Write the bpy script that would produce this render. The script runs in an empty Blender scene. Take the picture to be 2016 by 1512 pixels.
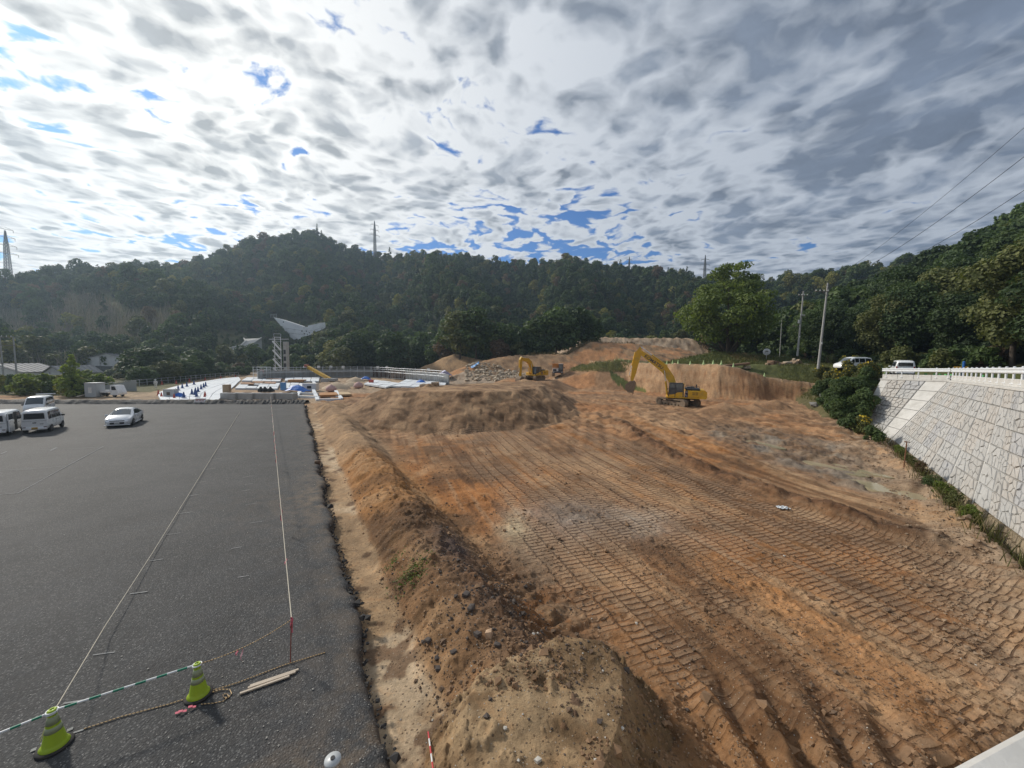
import bpy, bmesh, math, random
import numpy as np
from mathutils import Vector, Matrix, Euler
HAZE = True
R = math.radians
scene = bpy.context.scene
COL = scene.collection

# ------------------------------------------------------------------ camera
CAM_H, CAM_PITCH, CAM_ROLL, CAM_F = 6.5, 4.0, 0.6, 757.0
cam_d = bpy.data.cameras.new('camera'); cam = bpy.data.objects.new('camera', cam_d); COL.objects.link(cam)
cam_d.sensor_fit = 'HORIZONTAL'; cam_d.sensor_width = 36.0; cam_d.lens = CAM_F / 2016 * 36.0
cam_d.clip_start = 0.1; cam_d.clip_end = 6000
cam.location = (0, 0, CAM_H)
cam.rotation_mode = 'QUATERNION'
cam.rotation_quaternion = (Euler((R(90 - CAM_PITCH), 0, 0)).to_matrix() @ Matrix.Rotation(R(CAM_ROLL), 3, 'Z')).to_quaternion()
scene.camera = cam

# ------------------------------------------------------------------ light and sky
SUN_AZ, SUN_EL = -58.0, 33.0            # azimuth from +Y, negative = left
SUN = Vector((math.sin(R(SUN_AZ)) * math.cos(R(SUN_EL)), math.cos(R(SUN_AZ)) * math.cos(R(SUN_EL)), math.sin(R(SUN_EL))))
sd = bpy.data.lights.new('sun', 'SUN'); so = bpy.data.objects.new('sun', sd); COL.objects.link(so)
sd.energy = 3.4; sd.angle = R(5.0); sd.color = (1.0, 0.93, 0.82)
so.rotation_euler = (-SUN).to_track_quat('-Z', 'Y').to_euler(); so.location = (0, 0, 60)

scene.view_settings.view_transform = 'Standard'; scene.view_settings.look = 'None'
scene.view_settings.exposure = 0.0; scene.view_settings.gamma = 1.0
scene.view_settings.use_curve_mapping = False
cy = scene.cycles
cy.max_bounces = 5; cy.diffuse_bounces = 2; cy.glossy_bounces = 2; cy.transmission_bounces = 3; cy.volume_bounces = 0
cy.transparent_max_bounces = 4; cy.caustics_reflective = False; cy.caustics_refractive = False
cy.use_denoising = True
try: cy.denoiser = 'OPENIMAGEDENOISE'
except Exception: pass

world = bpy.data.worlds.new('World'); scene.world = world; world.use_nodes = True

class NT:
    """small helper to write node trees"""
    def __init__(s, tree): s.t = tree; s.n = tree.nodes; s.l = tree.links
    def add(s, typ, **kw):
        nd = s.n.new(typ)
        for k, v in kw.items(): setattr(nd, k, v)
        return nd
    def put(s, sock, v):
        if isinstance(v, bpy.types.NodeSocket): s.l.new(v, sock)
        elif v is not None: sock.default_value = v
    def m(s, op, a, b=None, c=None, clamp=False):
        nd = s.add('ShaderNodeMath', operation=op, use_clamp=clamp)
        s.put(nd.inputs[0], a)
        if b is not None: s.put(nd.inputs[1], b)
        if c is not None: s.put(nd.inputs[2], c)
        return nd.outputs[0]
    def v(s, op, a, b=None, out=0):
        nd = s.add('ShaderNodeVectorMath', operation=op); s.put(nd.inputs[0], a)
        if b is not None: s.put(nd.inputs[1], b)
        return nd.outputs['Value'] if op in ('DOT_PRODUCT', 'LENGTH', 'DISTANCE') else nd.outputs[0]
    def scale(s, a, k):
        nd = s.add('ShaderNodeVectorMath', operation='SCALE'); s.put(nd.inputs[0], a); s.put(nd.inputs['Scale'], k); return nd.outputs[0]
    def step(s, x, a, b, lo=0.0, hi=1.0):
        nd = s.add('ShaderNodeMapRange', interpolation_type='SMOOTHSTEP')
        s.put(nd.inputs[0], x); s.put(nd.inputs[1], a); s.put(nd.inputs[2], b); s.put(nd.inputs[3], lo); s.put(nd.inputs[4], hi)
        return nd.outputs[0]
    def mix(s, f, a, b, typ='MIX'):
        nd = s.add('ShaderNodeMix', data_type='RGBA', blend_type=typ)
        s.put(nd.inputs[0], f); s.put(nd.inputs[6], a); s.put(nd.inputs[7], b)
        return nd.outputs[2]
    def noise(s, vec, scale, detail=4, rough=0.55, dist=0.0, dim='3D'):
        nd = s.add('ShaderNodeTexNoise', noise_dimensions=dim)
        if vec is not None: s.put(nd.inputs['Vector'], vec)
        s.put(nd.inputs['Scale'], scale); s.put(nd.inputs['Detail'], detail); s.put(nd.inputs['Roughness'], rough); s.put(nd.inputs['Distortion'], dist)
        return nd.outputs[0]
    def noisec(s, vec, scale, detail=2):
        nd = s.add('ShaderNodeTexNoise'); s.put(nd.inputs['Vector'], vec); s.put(nd.inputs['Scale'], scale); s.put(nd.inputs['Detail'], detail)
        return nd.outputs[1]
    def voro(s, vec, scale, feature='F1', smooth=0.0, out=0, rand=1.0):
        nd = s.add('ShaderNodeTexVoronoi', feature=feature)
        s.put(nd.inputs['Vector'], vec); s.put(nd.inputs['Scale'], scale); s.put(nd.inputs['Randomness'], rand)
        if 'Smoothness' in nd.inputs and feature == 'SMOOTH_F1': s.put(nd.inputs['Smoothness'], smooth)
        return nd.outputs[out]
def C4(c): return (c[0], c[1], c[2], 1.0)

def build_sky():
    t = NT(world.node_tree)
    for nd in list(t.n): t.n.remove(nd)
    out = t.add('ShaderNodeOutputWorld'); bg = t.add('ShaderNodeBackground')
    sky = t.add('ShaderNodeTexSky', sky_type='NISHITA'); sky.sun_disc = False
    sky.sun_elevation = R(SUN_EL); sky.sun_rotation = R(SUN_AZ)
    sky.air_density = 1.0; sky.dust_density = 0.6; sky.ozone_density = 3.0
    d = t.add('ShaderNodeTexCoord').outputs['Generated']
    sep = t.add('ShaderNodeSeparateXYZ'); t.put(sep.inputs[0], d)
    x, y, z = sep.outputs
    zz = t.m('ADD', t.m('MAXIMUM', z, 0.0), 0.085)
    comb = t.add('ShaderNodeCombineXYZ'); t.put(comb.inputs[0], t.m('DIVIDE', x, zz)); t.put(comb.inputs[1], t.m('DIVIDE', y, zz))
    uv = comb.outputs[0]
    warp = t.v('SUBTRACT', t.noisec(uv, 1.3, 3), (0.5, 0.5, 0.5))
    uvw = t.v('ADD', uv, t.scale(warp, 0.34))
    warp2 = t.v('SUBTRACT', t.noisec(uvw, 7.0, 4), (0.5, 0.5, 0.5))
    uvf = t.v('ADD', uvw, t.scale(warp2, 0.16))
    # rows of cloud run along one bearing: stretch across it
    def rows(v, k):
        mp = t.add('ShaderNodeMapping'); t.put(mp.inputs[0], v); mp.inputs['Rotation'].default_value = (0, 0, R(-52)); mp.inputs['Scale'].default_value = (1.0, k, 1.0)
        return mp.outputs[0]
    uvs = rows(uvw, 0.75); uvp = rows(uvf, 1.0)
    big = t.noise(uvs, 0.8, 3, 0.5)
    fine = t.noise(uvf, 11.0, 5, 0.6)
    med = t.noise(uvp, 4.2, 4, 0.55)
    low = t.noise(uvs, 1.9, 3, 0.55)
    puff = t.m('SUBTRACT', 1.0, t.m('MULTIPLY', t.voro(uvp, 6.5, 'SMOOTH_F1', 0.35), 1.25))
    puff2 = t.m('SUBTRACT', 1.0, t.m('MULTIPLY', t.voro(uvp, 14.0, 'SMOOTH_F1', 0.35), 1.25))
    # the layer breaks up into small puffs on the left and runs together on the right
    side = t.m('ADD', t.m('MULTIPLY', x, 0.55), t.m('MULTIPLY', z, 0.9))
    soft = t.step(side, 0.25, 1.0, 1.0, 0.42)
    detail = t.m('ADD', t.m('ADD', t.m('MULTIPLY', puff, 0.50), t.m('MULTIPLY', fine, 0.40)), t.m('MULTIPLY', puff2, 0.28))
    h = t.m('ADD', t.m('MULTIPLY', t.m('SUBTRACT', detail, 0.66), soft), 0.66)
    h = t.m('ADD', h, t.m('MULTIPLY', med, 0.44))
    h = t.m('ADD', h, t.m('MULTIPLY', low, 0.58))
    h = t.m('ADD', h, t.m('MULTIPLY', big, 0.62))
    # a clearer lane of sky low in front
    def blob(az, el, k):
        v = (math.sin(R(az)) * math.cos(R(el)), math.cos(R(az)) * math.cos(R(el)), math.sin(R(el)))
        dt = t.v('DOT_PRODUCT', d, v)
        return t.m('POWER', t.m('MAXIMUM', dt, 0.0), k)
    clear = t.m('ADD', t.m('MULTIPLY', blob(2, 16, 170), 0.27), t.m('MULTIPLY', blob(15, 20, 130), 0.25))
    clear = t.m('ADD', clear, t.m('MULTIPLY', blob(-12, 12, 300), 0.16))
    clear = t.m('ADD', clear, t.m('MULTIPLY', blob(30, 23, 200), 0.20))
    clear = t.m('ADD', clear, t.m('MULTIPLY', blob(-52, 5, 120), 0.06))
    heavy = t.m('ADD', t.m('MULTIPLY', blob(24, 40, 16), 0.13), t.m('MULTIPLY', blob(60, 25, 12), 0.06))
    h2 = t.m('ADD', t.m('SUBTRACT', h, clear), heavy)
    cover = t.step(h2, 0.99, 1.13)
    thick = t.step(h2, 1.06, 1.80)
    glowv = (math.sin(R(-42)) * math.cos(R(26)), math.cos(R(-42)) * math.cos(R(26)), math.sin(R(26)))
    sdot = t.m('MAXIMUM', t.v('DOT_PRODUCT', d, glowv), 0.0)
    glow = t.m('POWER', sdot, 9.0); glow2 = t.m('POWER', sdot, 2.0)
    # thin parts let the sun through, thick parts are grey underneath
    white = t.mix(glow2, (0.47, 0.52, 0.60, 1), (0.80, 0.83, 0.87, 1))
    white = t.mix(glow, white, (1.12, 1.11, 1.07, 1))
    grey = t.mix(glow2, (0.155, 0.195, 0.27, 1), (0.31, 0.35, 0.41, 1))
    grey = t.mix(glow, grey, (0.38, 0.40, 0.42, 1))
    shade = t.m('ADD', t.m('MULTIPLY', thick, 1.25), t.m('MULTIPLY', t.m('SUBTRACT', t.noise(uvp, 4.0, 6, 0.6), .5), 1.5))
    shade = t.m('ADD', shade, t.m('MULTIPLY', t.m('SUBTRACT', fine, .5), t.m('MULTIPLY', soft, -.8)))
    shade = t.m('ADD', shade, t.m('MULTIPLY', t.m('ADD', t.m('SUBTRACT', puff, .55), t.m('SUBTRACT', puff2, .55)), t.m('MULTIPLY', soft, .26)), clamp=True)
    shade = t.m('MULTIPLY', shade, t.m('SUBTRACT', 1.0, t.m('MULTIPLY', glow, .10)))
    grey = t.scale(grey, t.m('ADD', .45, t.m('MULTIPLY', t.noise(uvp, 3.5, 5, .58), 1.2)))
    cl = t.mix(shade, white, grey)
    blue = t.scale(sky.outputs[0], 0.10)
    blue = t.v('MULTIPLY', blue, (0.34, 0.66, 1.06))
    col = t.mix(cover, blue, cl)
    # haze towards the horizon
    hz = t.step(z, 0.0, 0.20, 0.6, 0.0)
    hcol = t.mix(glow2, (0.50, 0.57, 0.66, 1), (0.98, 0.98, 0.96, 1))
    col = t.mix(hz, col, hcol)
    lowm = t.step(z, -0.05, 0.0)
    col = t.mix(lowm, (0.20, 0.18, 0.15, 1), col)
    t.put(bg.inputs['Color'], col); bg.inputs['Strength'].default_value = 1.0
    t.l.new(bg.outputs[0], out.inputs['Surface'])
build_sky()
world.cycles.sampling_method = 'MANUAL'; world.cycles.sample_map_resolution = 1024

# ------------------------------------------------------------------ helpers
def at(px, py, z=0.0, Y=None):
    """ground point seen at a photo position (only used to read plan coordinates off the photograph)"""
    c, s = math.cos(R(CAM_ROLL)), math.sin(R(CAM_ROLL)); P = R(CAM_PITCH)
    u = (px - 1008) / CAM_F; v = (756 - py) / CAM_F
    r = u * c - v * s; up = u * s + v * c
    dy = math.cos(P) + up * math.sin(P); dz = -math.sin(P) + up * math.cos(P)
    k = (Y / dy) if Y is not None else (z - CAM_H) / dz
    return Vector((r * k, dy * k, CAM_H + dz * k))
def tag(o, label=None, cat=None, group=None, kind=None):
    if label: o['label'] = label
    if cat: o['category'] = cat
    if group: o['group'] = group
    if kind: o['kind'] = kind
    return o
def empty(name, loc, rz=0.0, label=None, cat=None, group=None):
    o = bpy.data.objects.new(name, None); COL.objects.link(o); o.location = loc; o.rotation_euler = (0, 0, rz)
    o.empty_display_size = 0.3
    return tag(o, label, cat, group)
def link(name, me, m=None, parent=None, loc=None, rz=None):
    o = bpy.data.objects.new(name, me); COL.objects.link(o)
    if m is not None:
        if not isinstance(m, (list, tuple)): m = [m]
        if len(me.materials) == 0:
            for q in m: me.materials.append(q)
    if parent is not None: o.parent = parent
    if loc is not None: o.location = loc
    if rz is not None: o.rotation_euler = (0, 0, rz)
    return o
def copy_tree(o, parent=None):
    c = o.copy(); COL.objects.link(c)
    if parent is not None: c.parent = parent
    for ch in list(o.children): copy_tree(ch, c)
    return c
def mesh_np(name, V, Q, smooth=False, mi=None, edges=None):
    """fast mesh from arrays; Q is (n,3) or (n,4)"""
    V = np.asarray(V, dtype=np.float32); Q = np.asarray(Q, dtype=np.int32)
    me = bpy.data.meshes.new(name); n, k = Q.shape
    me.vertices.add(len(V)); me.vertices.foreach_set('co', V.ravel())
    me.loops.add(n * k); me.loops.foreach_set('vertex_index', Q.ravel())
    me.polygons.add(n); me.polygons.foreach_set('loop_start', np.arange(0, n * k, k, dtype=np.int32))
    me.polygons.foreach_set('loop_total', np.full(n, k, dtype=np.int32))
    if mi is not None: me.polygons.foreach_set('material_index', np.asarray(mi, dtype=np.int32))
    me.update(calc_edges=True)
    me.polygons.foreach_set('use_smooth', np.full(n, smooth, dtype=bool))
    return me

class MB:
    """collects simple solids and builds ONE mesh"""
    def __init__(s): s.v = []; s.f = []; s.mi = []; s.sm = []
    def _add(s, V, F, mi=0, sm=False):
        b = len(s.v); s.v += [tuple(q) for q in V]
        for f in F: s.f.append([b + i for i in f]); s.mi.append(mi); s.sm.append(sm)
        return s
    def box(s, c, d, M=None, ch=0.0, mi=0):
        hx, hy, hz = d[0] / 2, d[1] / 2, d[2] / 2
        if ch <= 0 or min(hx, hy, hz) <= ch:
            V = [(x, y, z) for x in (-hx, hx) for y in (-hy, hy) for z in (-hz, hz)]
            F = [(0, 1, 3, 2), (4, 6, 7, 5), (0, 4, 5, 1), (2, 3, 7, 6), (0, 2, 6, 4), (1, 5, 7, 3)]
        else:
            V = []; idx = {}
            for a, sx in enumerate((-1, 1)):
                for b, sy in enumerate((-1, 1)):
                    for e, sz in enumerate((-1, 1)):
                        for ax in range(3):
                            idx[a, b, e, ax] = len(V)
                            p = [sx * (hx - ch), sy * (hy - ch), sz * (hz - ch)]; p[ax] += (sx, sy, sz)[ax] * ch
                            V.append(tuple(p))
            i = idx; F = []
            for a in (0, 1):
                F += [(i[a, 0, 0, 0], i[a, 1, 0, 0], i[a, 1, 1, 0], i[a, 0, 1, 0])][:: 1]
                F += [(i[0, a, 0, 1], i[0, a, 1, 1], i[1, a, 1, 1], i[1, a, 0, 1])]
                F += [(i[0, 0, a, 2], i[1, 0, a, 2], i[1, 1, a, 2], i[0, 1, a, 2])]
            for b in (0, 1):
                for e in (0, 1):
                    F += [(i[0, b, e, 1], i[1, b, e, 1], i[1, b, e, 2], i[0, b, e, 2])]
                    F += [(i[b, 0, e, 0], i[b, 1, e, 0], i[b, 1, e, 2], i[b, 0, e, 2])]
                    F += [(i[b, e, 0, 0], i[b, e, 1, 0], i[b, e, 1, 1], i[b, e, 0, 1])]
            for a in (0, 1):
                for b in (0, 1):
                    for e in (0, 1): F += [(i[a, b, e, 0], i[a, b, e, 1], i[a, b, e, 2])]
        c = Vector(c)
        V = [(M @ Vector(p) if M is not None else Vector(p)) + c for p in V]
        return s._add(V, F, mi)
    def bar(s, a, b, w, h, up=(0, 0, 1), ch=0.0, mi=0):
        """box running from a to b"""
        a, b = Vector(a), Vector(b); d = b - a; L = d.length; d.normalize(); up = Vector(up)
        y = up.cross(d)
        if y.length < 1e-4: y = Vector((1, 0, 0)).cross(d)
        y.normalize(); z = d.cross(y)
        return s.box((a + b) / 2, (L, w, h), Matrix((d, y, z)).transposed(), ch, mi)
    def cyl(s, a, b, r0, r1=None, n=10, caps=True, mi=0, sm=True):
        r1 = r0 if r1 is None else r1
        a, b = Vector(a), Vector(b); d = (b - a).normalized()
        x = d.orthogonal().normalized(); y = d.cross(x)
        V = []
        for k in range(n):
            q = x * math.cos(2 * math.pi * k / n) + y * math.sin(2 * math.pi * k / n)
            V += [a + q * r0, b + q * r1]
        s._add(V, [(2 * k, 2 * ((k + 1) % n), 2 * ((k + 1) % n) + 1, 2 * k + 1) for k in range(n)], mi, sm)
        if caps:
            s._add([V[2 * k] for k in range(n)], [list(range(n))[::-1]], mi)
            s._add([V[2 * k + 1] for k in range(n)], [list(range(n))], mi)
        return s
    def lathe(s, prof, c=(0, 0, 0), axis=(0, 0, 1), n=16, mi=0, sm=True, close=True):
        """prof = [(r, h)]"""
        ax = Vector(axis).normalized(); x = ax.orthogonal().normalized(); y = ax.cross(x); c = Vector(c); m = len(prof)
        V = [c + ax * h + (x * math.cos(2 * math.pi * k / n) + y * math.sin(2 * math.pi * k / n)) * r for k in range(n) for r, h in prof]
        F = [(k * m + j, ((k + 1) % n) * m + j, ((k + 1) % n) * m + j + 1, k * m + j + 1) for k in range(n) for j in range(m - 1)]
        s._add(V, F, mi, sm)
        if close:
            for j in (0, m - 1):
                if prof[j][0] > 1e-4: s._add([V[k * m + j] for k in range(n)], [list(range(n))], mi)
        return s
    def tube(s, pts, r, n=6, mi=0, caps=True):
        pts = [Vector(p) for p in pts]; V = []; m = len(pts)
        prev = None
        for i, p in enumerate(pts):
            d = (pts[min(i + 1, m - 1)] - pts[max(i - 1, 0)]).normalized()
            if prev is None: x = d.orthogonal().normalized()
            else:
                x = prev - d * prev.dot(d); x.normalize()
            prev = x; y = d.cross(x); rr = r[i] if isinstance(r, (list, tuple)) else r
            V += [p + (x * math.cos(2 * math.pi * k / n) + y * math.sin(2 * math.pi * k / n)) * rr for k in range(n)]
        F = [(i * n + k, i * n + (k + 1) % n, (i + 1) * n + (k + 1) % n, (i + 1) * n + k) for i in range(m - 1) for k in range(n)]
        s._add(V, F, mi, True)
        if caps: s._add(V[:n], [list(range(n))], mi); s._add(V[-n:], [list(range(n))], mi)
        return s
    def prism(s, poly, y0, y1, mi=0, M=None):
        """polygon in (x,z), extruded along y"""
        n = len(poly)
        V = [Vector((p[0], y0, p[1])) for p in poly] + [Vector((p[0], y1, p[1])) for p in poly]
        if M is not None: V = [M @ q for q in V]
        F = [list(range(n)), list(range(n, 2 * n))[::-1]] + [(i, i + n, (i + 1) % n + n, (i + 1) % n) for i in range(n)]
        return s._add(V, F, mi)
    def slab(s, poly, z0, z1, mi=0):
        """polygon in (x,y), between z0 and z1"""
        n = len(poly)
        V = [Vector((p[0], p[1], z0)) for p in poly] + [Vector((p[0], p[1], z1)) for p in poly]
        F = [list(range(n))[::-1], list(range(n, 2 * n))] + [(i, (i + 1) % n, (i + 1) % n + n, i + n) for i in range(n)]
        return s._add(V, F, mi)
    def quad(s, a, b, c, d, mi=0): return s._add([a, b, c, d], [(0, 1, 2, 3)], mi)
    def rock(s, c, d, rng, mi=0, M=None):
        """angular lump"""
        base = [(-1, -1, -1), (1, -1, -1), (1, 1, -1), (-1, 1, -1), (-1, -1, 1), (1, -1, 1), (1, 1, 1), (-1, 1, 1),
                (0, -1.25, 0), (1.25, 0, 0), (0, 1.25, 0), (-1.25, 0, 0), (0, 0, 1.2), (0, 0, -1.2)]
        V = []
        for p in base:
            q = Vector([p[i] * d[i] * 0.5 * rng.uniform(0.66, 1.0) * 0.9 for i in range(3)])
            V.append((M @ q if M is not None else q) + Vector(c))
        F = []
        for a, b, m in ((0, 1, 8), (1, 2, 9), (2, 3, 10), (3, 0, 11)):
            F += [(a, b, m), (b, b + 4, m), (b + 4, a + 4, m), (a + 4, a, m)]
        for a, b in ((4, 5), (5, 6), (6, 7), (7, 4)): F.append((a, b, 12))
        for a, b in ((1, 0), (2, 1), (3, 2), (0, 3)): F.append((a, b, 13))
        return s._add(V, F, mi)
    def mesh(s, name, fix=True):
        me = bpy.data.meshes.new(name); me.from_pydata(s.v, [], s.f)
        me.polygons.foreach_set('material_index', s.mi); me.polygons.foreach_set('use_smooth', s.sm)
        if fix:
            bm = bmesh.new(); bm.from_mesh(me); bmesh.ops.recalc_face_normals(bm, faces=bm.faces); bm.to_mesh(me); bm.free()
        me.update(); return me
    def build(s, name, m, parent=None, loc=None, rz=None):
        me = s.mesh(name)
        for q in (m if isinstance(m, (list, tuple)) else [m]): me.materials.append(q)
        return link(name, me, None, parent, loc, rz)

# ------------------------------------------------------------------ materials
MATS = {}
def mat(name, col, rough=0.6, metal=0.0, var=0.12, scale=3.0, bump=0.0, bscale=30.0, dirt=None, dirtamt=0.0, spec=0.5, coat=0.0):
    """principled surface with grain, blotches and, when asked, dirt"""
    if name in MATS: return MATS[name]
    m = bpy.data.materials.new(name); m.use_nodes = True; t = NT(m.node_tree)
    p = t.n['Principled BSDF']
    oc = t.add('ShaderNodeTexCoord').outputs['Object']
    n1 = t.noise(oc, scale, 4, 0.6); n2 = t.noise(oc, scale * 9, 3, 0.6)
    k = t.m('ADD', t.m('MULTIPLY', t.m('SUBTRACT', n1, 0.5), var * 2.2), t.m('MULTIPLY', t.m('SUBTRACT', n2, 0.5), var))
    c = t.scale(C4(col)[:3], t.m('ADD', 1.0, k))
    if dirt is not None:
        f = t.m('MULTIPLY', t.step(t.noise(oc, scale * 1.7, 5, 0.65), 0.45, 0.7), dirtamt)
        c = t.mix(f, c, C4(dirt))
    t.put(p.inputs['Base Color'], c); t.put(p.inputs['Roughness'], t.m('ADD', rough, t.m('MULTIPLY', t.m('SUBTRACT', n1, 0.5), 0.25), clamp=True))
    p.inputs['Metallic'].default_value = metal; p.inputs['Specular IOR Level'].default_value = spec
    if coat: p.inputs['Coat Weight'].default_value = coat; p.inputs['Coat Roughness'].default_value = 0.08
    if bump:
        b = t.add('ShaderNodeBump'); b.inputs['Strength'].default_value = bump; b.inputs['Distance'].default_value = 0.02
        t.put(b.inputs['Height'], t.noise(oc, bscale, 4, 0.6)); t.l.new(b.outputs[0], p.inputs['Normal'])
    MATS[name] = m; return m
def leaf_mat(name, col, tip, spread=0.35, trans=0.25):
    """foliage: tone differs by leaf, by clump and by tree"""
    m = bpy.data.materials.new(name); m.use_nodes = True; t = NT(m.node_tree)
    p = t.n['Principled BSDF']; out = t.n['Material Output']
    g = t.add('ShaderNodeNewGeometry').outputs['Random Per Island']; oi = t.add('ShaderNodeObjectInfo').outputs['Random']
    oc = t.add('ShaderNodeTexCoord').outputs['Object']
    cl = t.step(t.noise(oc, 0.45, 2, 0.5), 0.3, 0.7)
    f = t.m('ADD', t.m('MULTIPLY', cl, 0.5), t.m('MULTIPLY', g, 0.5))
    c = t.mix(f, C4(col), C4(tip))
    k = t.m('ADD', 1.0 - spread, t.m('MULTIPLY', t.m('ADD', g, t.m('MULTIPLY', oi, 1.0)), spread))
    c = t.scale(c, k)
    t.put(p.inputs['Base Color'], c); p.inputs['Roughness'].default_value = 0.62; p.inputs['Specular IOR Level'].default_value = 0.25
    tr = t.add('ShaderNodeBsdfTranslucent'); t.put(tr.inputs[0], t.v('MULTIPLY', c, (1.25, 1.35, 0.6)))
    mx = t.add('ShaderNodeMixShader'); mx.inputs[0].default_value = trans
    t.l.new(p.outputs[0], mx.inputs[1]); t.l.new(tr.outputs[0], mx.inputs[2]); t.l.new(mx.outputs[0], out.inputs[0])
    return m
# ------------------------------------------------------------------ terrain
def hash2(ix, iy, seed):
    h = (ix.astype(np.int64) * 374761393 + iy.astype(np.int64) * 668265263 + seed * 982451653) & 0xffffffff
    h = ((h ^ (h >> 13)) * 1274126177) & 0xffffffff
    h = h ^ (h >> 16)
    return (h & 0xffffff).astype(np.float64) / 0xffffff
def vnoise(x, y, seed=0):
    ix = np.floor(x); iy = np.floor(y); fx = x - ix; fy = y - iy
    ux = fx * fx * fx * (fx * (fx * 6 - 15) + 10); uy = fy * fy * fy * (fy * (fy * 6 - 15) + 10)
    a = hash2(ix, iy, seed); b = hash2(ix + 1, iy, seed); c = hash2(ix, iy + 1, seed); d = hash2(ix + 1, iy + 1, seed)
    return (a + (b - a) * ux) * (1 - uy) + (c + (d - c) * ux) * uy
def fbm(x, y, seed=0, octv=4, gain=0.5):
    s = np.zeros_like(x); a = 1.0; t = 0.0
    for o in range(octv):
        s += a * vnoise(x * (2 ** o) + 17.3 * o, y * (2 ** o) - 9.1 * o, seed + o); t += a; a *= gain
    return s / t - 0.5
def sst(x, a, b):
    t = np.clip((x - a) / (b - a), 0, 1); return t * t * (3 - 2 * t)
def seg_dist(x, y, ax, ay, bx, by):
    dx, dy = bx - ax, by - ay; L = dx * dx + dy * dy
    t = np.clip(((x - ax) * dx + (y - ay) * dy) / L, 0, 1)
    return np.hypot(x - ax - t * dx, y - ay - t * dy), t
def poly_sd(x, y, poly):
    """signed distance, negative inside"""
    d = np.full_like(x, 1e9); ins = np.zeros(x.shape, bool); n = len(poly)
    for i in range(n):
        ax, ay = poly[i][:2]; bx, by = poly[(i + 1) % n][:2]
        q, _ = seg_dist(x, y, ax, ay, bx, by); d = np.minimum(d, q)
        if ay != by:
            c = ((ay > y) != (by > y)) & (x < (bx - ax) * (y - ay) / (by - ay) + ax); ins ^= c
    return np.where(ins, -d, d)
def line_dist(x, y, pts):
    d = np.full_like(x, 1e9); z = np.zeros_like(x)
    for i in range(len(pts) - 1):
        a, b = pts[i], pts[i + 1]; q, t = seg_dist(x, y, a[0], a[1], b[0], b[1])
        zz = a[2] + (b[2] - a[2]) * t; m = q < d; d = np.where(m, q, d); z = np.where(m, zz, z)
    return d, z
LU, LN, LT0 = (-.495, .869), (.869, .495), 1.2         # along / across the edge of the parking lot
WALL_TOP = [(40.3, 42.0, 4.45), (40.9, 36.0, 4.62), (26.6, 20.0, 5.0), (19.5, 9.0, 5.0), (3.2, 1.9, 5.0)]
WALL_BOT = [(38.4, 42.3, -0.7), (37.1, 37.1, -1.1), (23.2, 17.8, -1.0), (16.6, 8.2, -1.0), (2.9, 3.6, -1.0)]
PUDDLE_LINES = [(22.9, 24.6, 23.3, 22.6, .45), (23.6, 22.2, 23.0, 21.2, .35), (22.6, 28.6, 23.6, 25.6, .38), (22.4, 31.6, 21.4, 34.2, .30), (24.0, 27.8, 25.0, 25.0, .22)]
PUDDLES = []
MOUND = [(-15.0, 44.5), (-11, 41.6), (-5, 40.5), (-.6, 42), (2.6, 46.0), (4.6, 54), (4.4, 61), (-1, 60), (-6, 52), (-12, 46.6)]
FORE = [(-.75, 6.6), (0.0, 7.4), (1.2, 8.0), (2.1, 7.8), (2.3, 7.1), (2.05, 6.3), (1.4, 5.2), (0.8, 4.2), (-.5, 4.2), (-.65, 5.4)]
CUT = [(48.5, 60.0), (41.8, 63.2), (35.8, 66.2), (30.8, 73.2), (24.5, 88), (22, 112), (30, 180), (190, 180), (190, 30), (62, 30), (47.5, 44), (47.0, 52)]
ROADSIDE = [(41.3, 43), (42.0, 36), (27.6, 19.4), (20.5, 8.4), (4, .8), (1.0, -1.5), (-6, -8), (30, -60), (200, -60), (200, 60), (50, 60), (45, 50)]
RIDGE_PX = [(-700, 560), (-300, 545), (0, 546), (80, 538), (150, 532), (220, 534), (280, 528), (340, 522), (400, 506), (470, 485), (520, 474), (570, 461), (612, 455), (640, 466), (690, 493), (760, 504), (860, 504), (920, 508), (1000, 513), (1060, 519), (1120, 512), (1200, 520), (1280, 530), (1380, 548), (1470, 552), (1560, 548), (1640, 540), (1720, 520), (1900, 500), (2300, 470), (3000, 450)]
_az = []; _el = []
for px, py in RIDGE_PX:
    q = at(px, py, 0, Y=100.0); _az.append(math.atan2(q.x, q.y)); _el.append((q.z - CAM_H) / math.hypot(q.x, q.y))
def hill(x, y):
    r = np.hypot(x, y); az = np.arctan2(x, y)
    e = np.interp(az, _az, _el)
    rc = np.interp(az, [R(-60), R(-40), R(-27), R(-5), R(10), R(25), R(45)], [370, 390, 390, 360, 350, 360, 330])
    r0 = np.interp(az, [R(-60), R(-45), R(-27), R(-8), R(8), R(20), R(40)], [185, 165, 168, 150, 158, 175, 190])
    zc = CAM_H + e * rc - 6.0
    f = np.clip((r - r0) / (rc - r0), 0, 1.0)
    up = zc * (0.42 * f + 0.58 * f ** 1.7)
    gul = fbm(x / 55, y / 55, 91, 3) * 26 * np.sin(np.pi * np.clip(f, 0, 1)) + 9 * np.sin(az * 21 + r / 60) * np.sin(np.pi * np.clip(f, 0, 1))
    back = np.clip(r - rc, 0, None) * 0.45
    return np.where(r > r0, up + gul * sst(f, 0, .15) - back, -99)
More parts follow.
